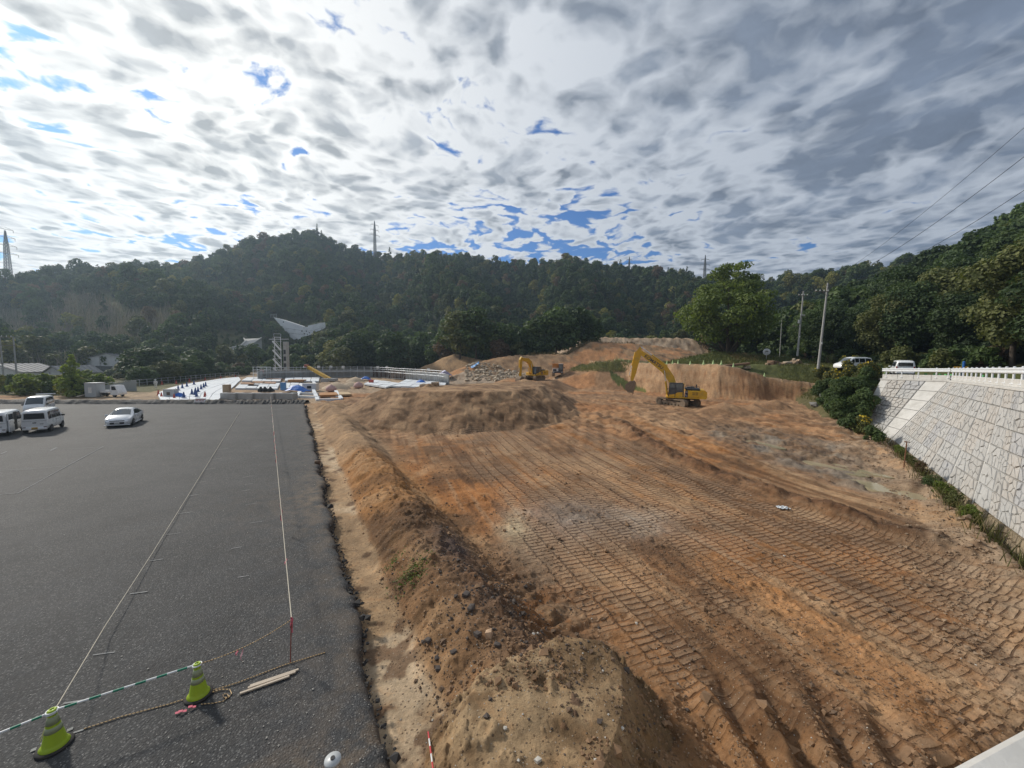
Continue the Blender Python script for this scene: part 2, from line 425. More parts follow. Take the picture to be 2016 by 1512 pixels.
def rightwood(x, y):
    """wooded slope on the right, beyond the road"""
    d, _ = line_dist(x, y, [(62, 20, 0), (66, 46, 0), (70, 66, 0), (73, 86, 0), (74, 110, 0), (84, 170, 0)])
    side = (x > np.interp(y, [20, 46, 66, 86, 110, 170], [62, 66, 70, 73, 74, 84]))
    return np.where(side, np.minimum(d * 0.52, 60) * (1 - .75 * sst(y, 80, 170)), -99)
def terrain(x, y, col=True):
    s = LU[0] * x + LU[1] * y; t = LN[0] * x + LN[1] * y - LT0; r = np.hypot(x, y)
    wx = x + fbm(x / 2.2, y / 2.2, 5, 3) * 1.3; wy = y + fbm(x / 2.2, y / 2.2, 6, 3) * 1.3
    # broad floor of the pit
    z = -1.0 + 1.05 * sst(y, 20, 50) + 0.5 * sst(y, 78, 92) + 1.0 * sst(y, 90, 110) * sst(x, -10, 5)
    left = sst(-t, -6, 0) * sst(s, 52, 57)
    z = z * (1 - left) + 0.0 * left
    far = sst(y, 62, 70) * sst(-x, -6, 8); z = z * (1 - far) - 0.05 * far
    z += fbm(x / 9, y / 9, 11, 3) * 0.35 * sst(r, 6, 12)
    z -= .38 * sst(x, 7, 16) * sst(y, 34, 22)
    zl = z.copy()
    lump = fbm(x / 1.1, y / 1.1, 21, 4); lump2 = fbm(x / .32, y / .32, 31, 3)
    # ditch and berm beside the lot
    wob = fbm(x / 1.6, y / 1.6, 41, 3)
    tt = t + wob * 0.5
    smooth_far = sst(s, 24, 30)
    hr = 0.34 + 0.18 * fbm(s / 6, t * 0, 43, 2) + 0.12 * sst(s, 8, 20)
    prof = np.interp(tt, [-1.2, -0.02, 0.12, 0.85, 1.15, 2.2, 2.55, 3.2, 4.7, 6.4], [-.5, -.5, -.46, -.44, -.36, 0.92, 1.0, .86, .05, 0]) 
    bz = np.where(tt < 1.15, prof, -.36 + (prof + .36) * (hr + .36) / 1.36)
    bz = np.where(tt > 3.2, zl + (bz - (-.0)) * 0 + (hr - 0.1 - zl) * np.clip(prof / .86, 0, 1), bz)
    bm = sst(tt, 6.3, 4.6) * sst(s, 58, 54) * sst(s, 3.4, 4.6) * (t > -3)
    z = z * (1 - bm) + bz * bm
    bermmask = bm * sst(tt, 1.2, 1.6) * sst(tt, 5.0, 4.0)
    z += bermmask * ((lump * 0.30 + lump2 * 0.16) * (1 - 0.75 * smooth_far) + 0.05 * smooth_far * (vnoise(s * 1.2, t * 0.05, 3) - .5))
    # dark clawed spoil on the near part of the berm
    cm = np.exp(-(((s - 8.9) / 2.0) ** 2 + ((t - 4.9) / 1.9) ** 2))
    z += cm * (0.15 * np.abs(np.sin((s + 0.9 * lump + .25 * lump2) * np.pi / 0.7)) * (.4 + 1.6 * np.clip(lump + .3, 0, 1)) + lump2 * 0.16 - .05)
    # tracked lanes
    ang = 0.10 * (x - 6) / 10 + fbm(x / 22, y / 22, 51, 2) * 0.10
    lx, ly = 0.36, -0.933
    across = x * 0.933 + y * 0.36 + ang * 6; along = x * lx + y * ly + fbm(x / 12, y / 12, 53, 2) * .5
    W = 0.72; lane = np.floor(across / W); fr = across / W - lane
    ph = hash2(lane, lane * 0, 3); per = np.where(ph > 0.5, 0.21, 0.24); per = np.where(r > 19, 0.38, per)
    saw = (along / per + ph * 7) % 1.0
    gw = np.where(r > 18, .3, .17); rung = np.where(saw < gw, -.55 * np.sin(saw / gw * np.pi), .18 - .25 * (saw - gw))
    edge = np.exp(-((np.minimum(fr, 1 - fr)) / 0.07) ** 2)
    patch = sst(fbm(x / 3.0, y / 3.0, 61, 3), -0.24, -0.04)
    pit = sst(t, 5.2, 6.6) * sst(poly_sd(x, y, [(1, 9.6), (2.9, 8.4), (3.6, 6.6), (6, 5.0), (11, 5.2), (16.5, 9.6), (18, 14.6), (12.6, 25.1), (10.5, 31), (8, 37), (-7, 35), (-7.8, 33), (-1, 21)]), 0.6, -0.8)
    tm = pit * (0.25 + 0.75 * patch) * sst(r, 62, 40) * (1 - .8 * np.exp(-(((x - 5.6) / 2.1) ** 2 + ((y - 7.1) / 1.25) ** 2)))
    z += tm * (rung * 0.034 * sst(r, 45, 18) + edge * 0.06 * (0.5 + lump) + (ph - .5) * 0.05)
    # big claw furrows bottom right
    fm = np.exp(-(((x - 5.6) / 2.1) ** 2 + ((y - 7.1) / 1.25) ** 2)) * (1 - pit * .15)
    th = np.arctan2(x - 4.2, y - 1.0)
    z += fm * (0.26 * np.sin(th * 46 + lump * 2.2) + lump * 0.3)
    # the two ruts and their turn
    for pts in ([(8.4, 46, 0), (6.4, 36, 0), (4.8, 29, 0), (5.6, 25, 0), (10, 20.5, 0)], [(10.8, 46, 0), (8.9, 36, 0), (7.4, 29.4, 0), (8.4, 26.4, 0), (12.6, 21.4, 0)]):
        d, _ = line_dist(x, y, pts); z -= np.exp(-(d / .35) ** 2) * .08; z += np.exp(-((d - .65) / .25) ** 2) * .05 * (0.6 + lump)
    # rubble windrow between the tracked floor and the wet strip, and wheel tracks beyond
    d, _ = line_dist(x, y, [(11, 40, 0), (11.8, 30, 0), (14.2, 24.5, 0), (17.2, 18, 0), (19.4, 14.2, 0), (21, 11, 0)])
    ruck = np.exp(-(d / 0.9) ** 2) * sst(y, 46, 36); z += ruck * (0.36 + lump * 0.7 + lump2 * .22)
    wet = sst(poly_sd(x, y, [(18.5, 35), (19.5, 29), (22, 22), (24, 20.5), (26, 25), (28.5, 32), (26, 38), (21, 40)]), 2.0, -1.5)
    saw2 = ((x * .5 - y * .86) / 0.34 + np.abs((((x * .86 + y * .5) / 0.8) % 1) - .5) * 1.2) % 1
    wt = sst(fbm(x / 4, y / 4, 71, 2), -.02, .08) * wet
    z += wet * (lump * .42 + lump2 * .14 - .08)
    z += wt * (saw2 - .5) * .07
    rub_d, rub_z = line_dist(x, y, [(46, 57, .3), (34.4, 37.6, -.4), (29.5, 30, -.55), (25.1, 22.7, -.7), (22.3, 18.4, -.8), (19.4, 14.5, -.85), (15, 9.4, -.9), (11, 5.5, -1.0)])
    rub = np.exp(-(rub_d / 2.1) ** 2)
    z = np.maximum(z, (rub_z - rub_d * 0.34) * (rub > 0.02) + z * (rub <= 0.02)) + rub * (lump * .5 + lump2 * .18)
    for (ax, ay, bx, by, w_, lv) in PUDDLES:
        d, _ = seg_dist(wx * .5 + x * .5, wy * .5 + y * .5, ax, ay, bx, by); k = sst(d, w_ * 1.9, w_ * .9); z = z * (1 - k) + (lv - .05) * k
    # trench at the foot of the wall
    wd, _ = line_dist(x, y, WALL_BOT); behind = sst(wd, 1.5, .4)
    z = z * (1 - behind) + (np.minimum(z, -1.65 + lump2 * .15)) * behind
    # crumbs and clods everywhere that has not been rolled flat
    clod = np.abs(fbm(x / .16, y / .16, 131, 2)) * 2; rough = (1 - tm * .75) * sst(t, .9, 1.4) * sst(r, 34, 14)
    z += rough * (np.clip(fbm(x / .24, y / .24, 135, 2) - .04, 0, 1) * .30 + clod * .03) * (0.4 + 1.4 * np.clip(fbm(x / 1.9, y / 1.9, 137, 2) + .3, 0, 1))
    z += sst(r, 24, 40) * (fbm(x / .9, y / .9, 141, 3) * .46) * sst(r, 190, 130) * (1 - tm) * sst(t, 1.0, 2.0)
    # heaps
    def mesa(z, poly, top, slope, rough=0.25, groove=None):
        sd_ = poly_sd(wx * .35 + x * .65, wy * .35 + y * .65, poly); h = top - np.clip(sd_, 0, None) * slope + lump * rough
        if groove is not None: h = h + groove * sst(sd_, -.2, .4)
        m = h > z; return np.where(m, h, z), m, sd_
    faceg = 0.10 * np.sin((x * .9 + y * .15) * 2.0 + fbm(x / 3, y / 3, 72, 2) * 5) + 0.07 * (vnoise(x * 1.1, z * 0 + y * .25, 73) - .5)
    sdm = poly_sd(x, y, MOUND); rowm = np.floor(sdm / .95 + .35 * fbm(x / 4, y / 4, 76, 2)); cellm = hash2(np.floor(x / 1.45 + rowm * .37), rowm, 77)
    faceg = faceg + (cellm - .5) * .17 * sst(sdm, .1, .5)
    z, m_mound, sd_mound = mesa(z, MOUND, 2.72 + fbm(x / 5, y / 5, 74, 2) * .35, .52, .14, faceg)
    z, m_fore, sd_fore = mesa(z, FORE, 0.34 + fbm(x / 1.6, y / 1.6, 75, 2) * .42, 1.15, .10)
    z = z + np.where(m_fore, (np.clip(fbm(x / .2, y / .2, 151, 3), -.05, 1) * .36 + lump2 * .10) * (.10 + .7 * sst(fbm(x / .8, y / .8, 152, 2), .0, .12) + .9 * sst(sd_fore, -.1, .4)), 0)
    for (hx, hy, hz_, hs) in ((26.3, 47, 1.35, .42), (31, 49, .9, .4), (35.5, 51.5, 1.2, .5), (37.8, 54.5, .8, .6), (-10.4, 47.8, 3.2, .6), (2.2, 66, 2.9, .4), (-7, 62, 1.6, .22)):
        h = hz_ - np.hypot(x - hx, y - hy) * hs + lump * .35; z = np.maximum(z, h)
    z, m_pad, _ = mesa(z, [(-2, 75), (8.5, 75), (9.5, 85), (-1, 88)], 1.75, .38, .3)
    # cut face with grooves left by the bucket
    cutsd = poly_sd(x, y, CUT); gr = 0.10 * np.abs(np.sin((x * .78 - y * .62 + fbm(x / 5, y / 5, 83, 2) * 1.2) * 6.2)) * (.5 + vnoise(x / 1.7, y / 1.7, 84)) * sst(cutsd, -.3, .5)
    ctop = 5.55 - (2.3 * sst(x, 36, 44) + .5 * sst(x, 44, 49)) * sst(cutsd, -7.5, -1.2) + fbm(x / 8, y / 8, 81, 2) * .4
    sub = 1.35 + 0.5 * fbm(x / 6, y / 6, 82, 2)
    hcut = ctop - np.clip(cutsd, 0, None) * sub + gr + lump * .55 + lump2 * .16
    m_cut = hcut > z; z = np.where(m_cut, hcut, z)
    # road shelf behind the retaining wall
    rsd = poly_sd(x, y, ROADSIDE)
    rs = np.interp(y, [0, 20, 36, 43, 70], [4.75, 4.75, 4.35, 4.2, 4.6]) - np.clip(rsd, 0, None) * np.where(y > 41.0 + (x - 40) * 0, 0.85, 6.0)
    m_road = rs > z; z = np.where(m_road, rs, z)
    # terraces behind
    def ridge(z, pts, slope, rough):
        d, zz = line_dist(x, y, pts); h = zz - d * slope + lump * rough + fbm(x / 12, y / 12, 85, 3) * 2.2 * sst(d, 0, 6); m = h > z
        return np.where(m, h, z), m
    z, m_bank = ridge(z, [(35, 86, 6.0), (43.5, 84, 8.1), (57, 80, 7.3), (63, 75, 5.6)], .42, .2)
    z, m_b1 = ridge(z, [(-6, 108, 6.0), (-1, 111, 7.0), (8, 112, 7.4), (17, 116, 7.6), (25, 121, 11.6), (38, 121, 11.2), (52, 120, 9.8)], .34, .5)
    z, m_b2 = ridge(z, [(30, 152, 15.0), (46, 152, 14.6), (66, 152, 14.9), (88, 150, 13.0)], .5, .8)
    z, m_b3 = ridge(z, [(-34, 131, 1.5), (-20, 131, 7.6), (-12, 124, 6.0), (-6, 116, 5.0)], .62, .2)
    z, m_b4 = ridge(z, [(-12, 100, 2.6), (-4, 96, 2.8), (3, 92, 2.4)], .26, .8)
    z, m_tuft = ridge(z, [(16, 92, 4.6), (20.5, 88, 5.6), (24, 88, 5.9)], .55, .4)
    hz_ = hill(x, y) ; m_hill = hz_ > z; z = np.where(m_hill, hz_, z)
    wz = rightwood(x, y) + 5.0; m_wood = (wz > z) & (wz > 0); z = np.where(m_wood, wz, z)
    # under the parking lot and its verge stay below the asphalt
    under = (t < -0.1) & (s < 58.6 - .464 * t) & (s > 3.2) & (x > -75)
    z = np.where(under & (t < -.1), np.minimum(z, -.42), z)
    if not col: return z
    # ---------------- soil colour
    c = np.zeros(x.shape + (3,))
    def lerp(c, m, rgb): m = np.clip(m, 0, 1)[..., None]; return c * (1 - m) + np.array(rgb) * m
    b1 = fbm(x / 7, y / 7, 101, 4); b2 = fbm(x / 2.1, y / 2.1, 105, 4); b3 = fbm(x / .5, y / .5, 109, 3)
    c[:] = (.33, .195, .105)
    c = lerp(c, sst(b1 + b2 * .5, -.02, .20) * .72, (.43, .195, .072))
    c = lerp(c, sst(b2 - b1 * .4, .02, .22) * .6, (.46, .33, .205))
    c = lerp(c, sst(-b2 + b3 * .5, .06, .25) * .6, (.20, .115, .062))
    c = lerp(c, sst(y, 27, 36) * .55, (.40, .27, .17))
    # pale trampled lanes, reddish edges
    stk = fbm(across / .45, along / 5.5, 171, 4); stk2 = fbm(across / 1.6, along / 14, 175, 3); fl = sst(t, 5, 6.5) * sst(y, 80, 60)
    c = lerp(c, fl * sst(stk + stk2 * .6, .04, .22) * .55, (.47, .335, .215)); c = lerp(c, fl * sst(-stk - stk2 * .6, .05, .22) * .65, (.155, .085, .045)); c = lerp(c, fl * sst(stk2, .06, .2) * .5, (.40, .185, .065))
    c = lerp(c, tm * edge * sst(b2, -.1, .1) * .55, (.15, .085, .05))
    g = np.exp(-(((x - 3.2) / 2.4) ** 2 + ((y - 17.6) / 2.0) ** 2)); c = lerp(c, g * (.85 + b2 * 1.4), (.43, .415, .385))
    g = np.exp(-(((x - 6.0) / 3.0) ** 2 + ((y - 17.0) / 1.6) ** 2)); c = lerp(c, g * (.6 + b2 * 1.5) * .85, (.37, .345, .30))
    g = np.exp(-(((x - 0.9) / 1.6) ** 2 + ((y - 13.8) / 2.8) ** 2)); c = lerp(c, g * (.7 + b2), (.27, .22, .165))
    g = np.exp(-(((x - 0.2) / .5) ** 2 + ((y - 16.2) / 1.4) ** 2)); c = lerp(c, g * (.7 + b2), (.50, .43, .30))
    c = lerp(c, fm * .5 * (.5 + b2 * 2), (.18, .125, .075)); c = lerp(c, fm * sst(b2, 0.0, .2) * .7, (.42, .20, .06))
    c = lerp(c, ruck * .85, (.15, .085, .05))
    c = lerp(c, wet * (.75 + b2 * 1.6), (.29, .24, .18)); c = lerp(c, wet * sst(b2 - .4 * b1, .0, .16) * .8, (.26, .23, .19)); c = lerp(c, wet * sst(b3, .04, .2) * .6, (.15, .12, .10))
    c = lerp(c, rub * (.9 + b3 * 2.0), (.37, .29, .21)); c = lerp(c, rub * sst(b2, .08, .2) * .4, (.40, .25, .13))
    # ditch: pale washed sand; berm: brown, orange where it is dry
    dm = bm * sst(tt, 1.35, 1.05)
    c = lerp(c, dm, (.47, .345, .22)); c = lerp(c, dm * sst(b2, .0, .2) * .6, (.52, .45, .34)); c = lerp(c, dm * sst(-b3 + .3 * b2, .12, .22) * .8, (.17, .11, .07))
    bmk = bm * sst(tt, 1.05, 1.4) * sst(tt, 5.8, 4.4)
    c = lerp(c, bmk * .9, (.27, .17, .095)); c = lerp(c, bmk * sst(s, 13, 18) * sst(s, 29, 25) * .8, (.42, .225, .095))
    c = lerp(c, bmk * sst(s, 25, 29) * .9, (.40, .285, .18)); c = lerp(c, bmk * sst(b2 + b3 * .5, .05, .25) * .55, (.36, .25, .15))
    c = lerp(c, bmk * sst(s, 24, 12) * sst(-b2 + .4 * b3, .02, .2) * .75, (.12, .075, .045))
    top = bmk * np.exp(-((tt - 3.3) / .9) ** 2) * sst(s, 17, 13); c = lerp(c, top * (.5 + b2 * 2.2), (.085, .065, .06))
    c = lerp(c, cm * (.75 + b3 * 2), (.13, .085, .055)); c = lerp(c, cm * sst(b3 + b2, .02, .2) * .6, (.30, .15, .065))
    c = lerp(c, m_fore * 1.0, (.30, .215, .13)); c = lerp(c, m_fore * sst(b2 + b3 * .4, .02, .16) * .8, (.42, .32, .205)); c = lerp(c, m_fore * sst(-b3 - .3 * b2, .05, .2) * .7, (.17, .115, .065)); c = lerp(c, m_fore * sst(sd_fore, .0, .7) * .65, (.19, .13, .075))
    c = lerp(c, m_mound * .92, (.33, .225, .14)); c = c * (1 + m_mound * (cellm - .5) * .3)[..., None]; c = lerp(c, m_mound * sst(b2 + b1, .0, .2) * .6, (.42, .30, .19)); c = lerp(c, m_mound * sst(-b3 - b2 * .6, .06, .22) * .55, (.20, .125, .075))
    dry = sst(y, 36, 48) * (~m_mound) * (t > 5)
    c = lerp(c, dry * .5, (.38, .25, .155)); c = lerp(c, dry * sst(b1, .02, .14) * .5, (.43, .215, .10))
    c = lerp(c, m_cut * sst(cutsd, -.8, .2) * .95, (.43, .29, .175)); c = lerp(c, m_cut * sst(cutsd, -.3, .3) * sst(x, 34, 38) * sst(x, 46, 41) * .6, (.40, .225, .12))
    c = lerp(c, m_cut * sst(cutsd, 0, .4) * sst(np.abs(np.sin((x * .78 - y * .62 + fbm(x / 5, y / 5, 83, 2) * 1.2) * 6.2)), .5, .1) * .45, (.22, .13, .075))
    strat = fbm(z / .55, x / 14, 181, 3); c = lerp(c, m_cut * sst(cutsd, 0, .4) * sst(strat, .03, .18) * .6, (.25, .135, .075)); c = lerp(c, m_cut * sst(cutsd, 0, .4) * sst(-strat, .05, .2) * .5, (.46, .34, .23))
    c = lerp(c, m_cut * sst(cutsd, -.3, -1.4) * .9, (.17, .14, .07)); c = lerp(c, m_cut * sst(cutsd, -1.2, -3.5) * .9, (.10, .125, .045))
    c = lerp(c, m_cut * sst(cutsd, .2, -.4) * sst(cutsd, -1.0, -.5) * .8, (.44, .35, .25))
    for mm, a1, a2 in ((m_b1, (.36, .25, .155), (.42, .23, .12)), (m_b2, (.45, .35, .25), (.50, .41, .31)), (m_b3, (.42, .32, .21), (.36, .25, .15)), (m_b4, (.32, .25, .18), (.42, .36, .29))):
        c = lerp(c, mm * .95, a1); c = lerp(c, mm * sst(b2 + b1, -.02, .16) * .8, a2); c = lerp(c, mm * sst(-b2, .08, .2) * .5, (.20, .13, .08))
    c = lerp(c, m_bank * .95, (.085, .115, .035)); c = lerp(c, m_bank * sst(b2, .02, .2) * .7, (.15, .15, .05)); c = lerp(c, m_bank * sst(b1, .1, .2) * .6, (.25, .15, .07))
    c = lerp(c, m_tuft * sst(z, 3.2, 4.4) * .9, (.15, .16, .06))
    c = lerp(c, m_road * .9, (.10, .105, .05)); c = lerp(c, m_wood, (.045, .05, .022)); c = lerp(c, m_hill, (.05, .06, .025))
    c = lerp(c, far * sst(z, 1.0, .4) * (~m_b4) * .85, (.42, .34, .25))
    lf = (x < -30) & (y > 57) & (s > 60) & (t < -22)
    c = lerp(c, lf * .9, (.11, .12, .055))
    c = lerp(c, ((s > 58) & (t < 2) & (x > -68) & (y < 64)) * sst(z, .8, .2) * .9, (.42, .335, .24))
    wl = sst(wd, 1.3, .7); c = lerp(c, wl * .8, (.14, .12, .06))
    c = c * np.array([.92, .84, .77]) if False else c
    lum = c.mean(-1, keepdims=True); c = lum + (c - lum) * 1.12; c = c * np.array([1.04, .975, .93]) * (.77 + b3 * .45 + b2 * .60)[..., None]; c = np.clip(c, 0.01, .9)
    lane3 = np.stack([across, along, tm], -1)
    wetm = np.clip(wet * sst(b2 - .4 * b1, .0, .16), 0, 1)
    return z, c, wetm, lane3

for q in PUDDLE_LINES:
    f = np.linspace(-.15, 1.15, 9); xs = q[0] + (q[2] - q[0]) * f; ys = q[1] + (q[3] - q[1]) * f
    X = np.concatenate([xs + dx for dx in (-q[4] * 1.6, 0, q[4] * 1.6)]); Y = np.concatenate([ys, ys, ys]); PUDDLES.append(q + (float(np.percentile(terrain(X, Y, False), 25)),))
def zat(x, y): return float(terrain(np.array([x], float), np.array([y], float), False)[0])

def soil_material(name, fine=1.0):
    m = bpy.data.materials.new(name); m.use_nodes = True; t = NT(m.node_tree); p = t.n['Principled BSDF']
    a = t.add('ShaderNodeAttribute', attribute_name='soil'); w = t.add('ShaderNodeAttribute', attribute_name='wet')
    pos = t.add('ShaderNodeNewGeometry').outputs['Position']
    n1 = t.noise(pos, 9.0, 6, 0.68); n2 = t.noise(pos, 55.0, 4, 0.7); n3 = t.noise(pos, 1.3, 5, 0.6)
    n4 = t.noise(pos, 3.6, 5, .65)
    k = t.m('ADD', -0.55, t.m('ADD', t.m('MULTIPLY', n1, .95), t.m('ADD', t.m('MULTIPLY', n2, .75), t.m('ADD', t.m('MULTIPLY', n3, .65), t.m('MULTIPLY', n4, .80)))))
    c = t.scale(a.outputs['Color'], k)
    hue = t.noise(pos, 3.3, 4, .6); c = t.mix(t.step(hue, .52, .72, 0, .30), c, t.v('MULTIPLY', c, (1.25, .95, .70))); c = t.mix(t.step(hue, .46, .28, 0, .4), c, t.v('MULTIPLY', c, (.95, 1.02, 1.12)))
    # grit: scattered pale stones and dark crumbs
    vd = t.voro(pos, 17.0); vc = t.voro(pos, 17.0, out=1)
    sepc = t.add('ShaderNodeSeparateColor'); t.put(sepc.inputs[0], vc)
    st = t.m('MULTIPLY', t.step(vd, .30, .20), t.step(sepc.outputs[0], .82, .84)); c = t.mix(t.m('MULTIPLY', st, .6), c, (.50, .42, .33, 1))
    dk = t.m('MULTIPLY', t.step(vd, .42, .25), t.step(sepc.outputs[1], .78, .80)); c = t.mix(t.m('MULTIPLY', dk, .6), c, (.10, .062, .038, 1))
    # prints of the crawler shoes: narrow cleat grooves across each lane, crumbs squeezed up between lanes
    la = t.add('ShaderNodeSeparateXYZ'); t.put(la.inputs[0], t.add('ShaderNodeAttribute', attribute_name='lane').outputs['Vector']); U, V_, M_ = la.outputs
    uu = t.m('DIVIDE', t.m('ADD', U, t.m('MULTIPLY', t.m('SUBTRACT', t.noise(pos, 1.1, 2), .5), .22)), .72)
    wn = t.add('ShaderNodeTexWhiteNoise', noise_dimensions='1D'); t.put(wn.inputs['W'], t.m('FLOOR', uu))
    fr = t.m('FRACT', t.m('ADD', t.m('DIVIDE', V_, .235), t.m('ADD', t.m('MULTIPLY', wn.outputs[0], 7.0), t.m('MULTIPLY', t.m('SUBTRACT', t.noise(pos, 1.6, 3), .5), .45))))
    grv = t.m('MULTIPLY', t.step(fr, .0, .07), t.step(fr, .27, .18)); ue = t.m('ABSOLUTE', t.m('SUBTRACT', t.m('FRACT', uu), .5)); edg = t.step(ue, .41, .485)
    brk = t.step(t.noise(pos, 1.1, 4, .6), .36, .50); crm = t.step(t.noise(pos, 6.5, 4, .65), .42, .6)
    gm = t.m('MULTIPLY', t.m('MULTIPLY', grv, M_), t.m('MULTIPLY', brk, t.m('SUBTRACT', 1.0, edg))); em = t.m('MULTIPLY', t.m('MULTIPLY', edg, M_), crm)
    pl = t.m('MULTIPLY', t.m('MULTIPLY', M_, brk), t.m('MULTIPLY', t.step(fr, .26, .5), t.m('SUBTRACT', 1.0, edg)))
    c = t.mix(t.m('MULTIPLY', pl, .40), c, (.46, .315, .20, 1)); c = t.mix(t.m('MULTIPLY', gm, .80), c, (.085, .046, .026, 1)); c = t.mix(t.m('MULTIPLY', em, .72), c, (.11, .062, .036, 1))  # grooves tinted dark for damp soil and to deepen their shade in the colour
    t.put(p.inputs['Base Color'], c)
    t.put(p.inputs['Roughness'], t.m('SUBTRACT', .95, t.m('MULTIPLY', w.outputs['Fac'], .42))); p.inputs['Specular IOR Level'].default_value = 0.3
    b = t.add('ShaderNodeBump'); b.inputs['Strength'].default_value = 0.85; b.inputs['Distance'].default_value = 0.06
    hh = t.m('ADD', t.m('ADD', t.m('MULTIPLY', n1, 1.0), t.m('MULTIPLY', n2, .35)), t.m('MULTIPLY', t.m('ADD', st, dk), .35))
    hh = t.m('ADD', hh, t.m('SUBTRACT', t.m('MULTIPLY', em, .9), t.m('MULTIPLY', gm, .9)))
    t.put(b.inputs['Height'], hh); t.l.new(b.outputs[0], p.inputs['Normal'])
    return m
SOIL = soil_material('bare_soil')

def polar_mesh(name, azs, rs, closed=False):
    A, Rr = np.meshgrid(azs, rs, indexing='ij'); x = np.sin(A) * Rr; y = np.cos(A) * Rr
    z, c, w, ln = terrain(x.ravel(), y.ravel())
    V = np.stack([x.ravel(), y.ravel(), z], 1); n, k = A.shape
    i = np.arange(n - 1)[:, None] * k + np.arange(k - 1)[None, :]
    Q = np.stack([i, i + 1, i + k + 1, i + k], -1).reshape(-1, 4)
    if closed:
        i2 = (n - 1) * k + np.arange(k - 1); Q = np.concatenate([Q, np.stack([i2, i2 + 1, np.arange(k - 1) + 1, np.arange(k - 1)], 1)])
    me = mesh_np(name, V, Q[:, ::-1], True)
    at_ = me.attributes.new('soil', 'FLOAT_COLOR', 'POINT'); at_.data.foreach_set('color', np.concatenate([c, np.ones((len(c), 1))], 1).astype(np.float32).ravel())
    aw = me.attributes.new('wet', 'FLOAT', 'POINT'); aw.data.foreach_set('value', w.astype(np.float32))
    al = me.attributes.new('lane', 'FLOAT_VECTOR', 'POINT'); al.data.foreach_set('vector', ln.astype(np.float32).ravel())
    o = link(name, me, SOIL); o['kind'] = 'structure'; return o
rr = [3.2]
while rr[-1] < 62: rr.append(rr[-1] + max(0.034, 0.0036 * rr[-1]))
while rr[-1] < 190: rr.append(rr[-1] * 1.009)
polar_mesh('dirt_ground', np.linspace(R(-62), R(62), 900), np.array(rr))
rh = [rr[-1]]
while rh[-1] < 600: rh.append(rh[-1] * 1.018)
polar_mesh('wooded_hills', np.linspace(R(-62), R(62), 260), np.array(rh))
polar_mesh('ground', np.linspace(R(62), R(298), 90), np.array([0.05, 1.2, 3.2, 6, 10, 16, 24, 36, 52, 75, 105, 150, 210, 300, 420, 600]))
polar_mesh('ground_below_the_bridge', np.linspace(R(-62), R(62), 90), np.array([0.05, 1, 1.8, 2.6, 3.2]))
# ------------------------------------------------------------------ reading the ground
def hit(px, py, rmin=3.0, rmax=520.0):
    """where the sight line through a photo position meets the terrain"""
    d = at(px, py, 0, Y=100.0) - Vector((0, 0, CAM_H)); k = np.geomspace(rmin / 100, rmax / 100, 700)
    X, Y, Z = d.x * k, d.y * k, CAM_H + d.z * k
    g = terrain(X, Y, False); g = np.where((LN[0] * X + LN[1] * Y - LT0 < 0) & (Y < 50), np.maximum(g, 0), g)
    i = np.argmax(g >= Z) if (g >= Z).any() else len(k) - 1
    return Vector((X[i], Y[i], float(g[i])))
def st(s, t, z=0.0):
    """point given along / across the parking lot edge"""
    return Vector((LU[0] * s + LN[0] * (t + LT0), LU[1] * s + LN[1] * (t + LT0), z))
def edge_wob(s): return float(0.30 * (vnoise(np.array([s / 1.7]), np.array([3.0]), 7)[0] - .5) + 0.09 * (vnoise(np.array([s / .45]), np.array([9.0]), 8)[0] - .5) + .07 * (vnoise(np.array([s / .16]), np.array([5.0]), 9)[0] - .5))

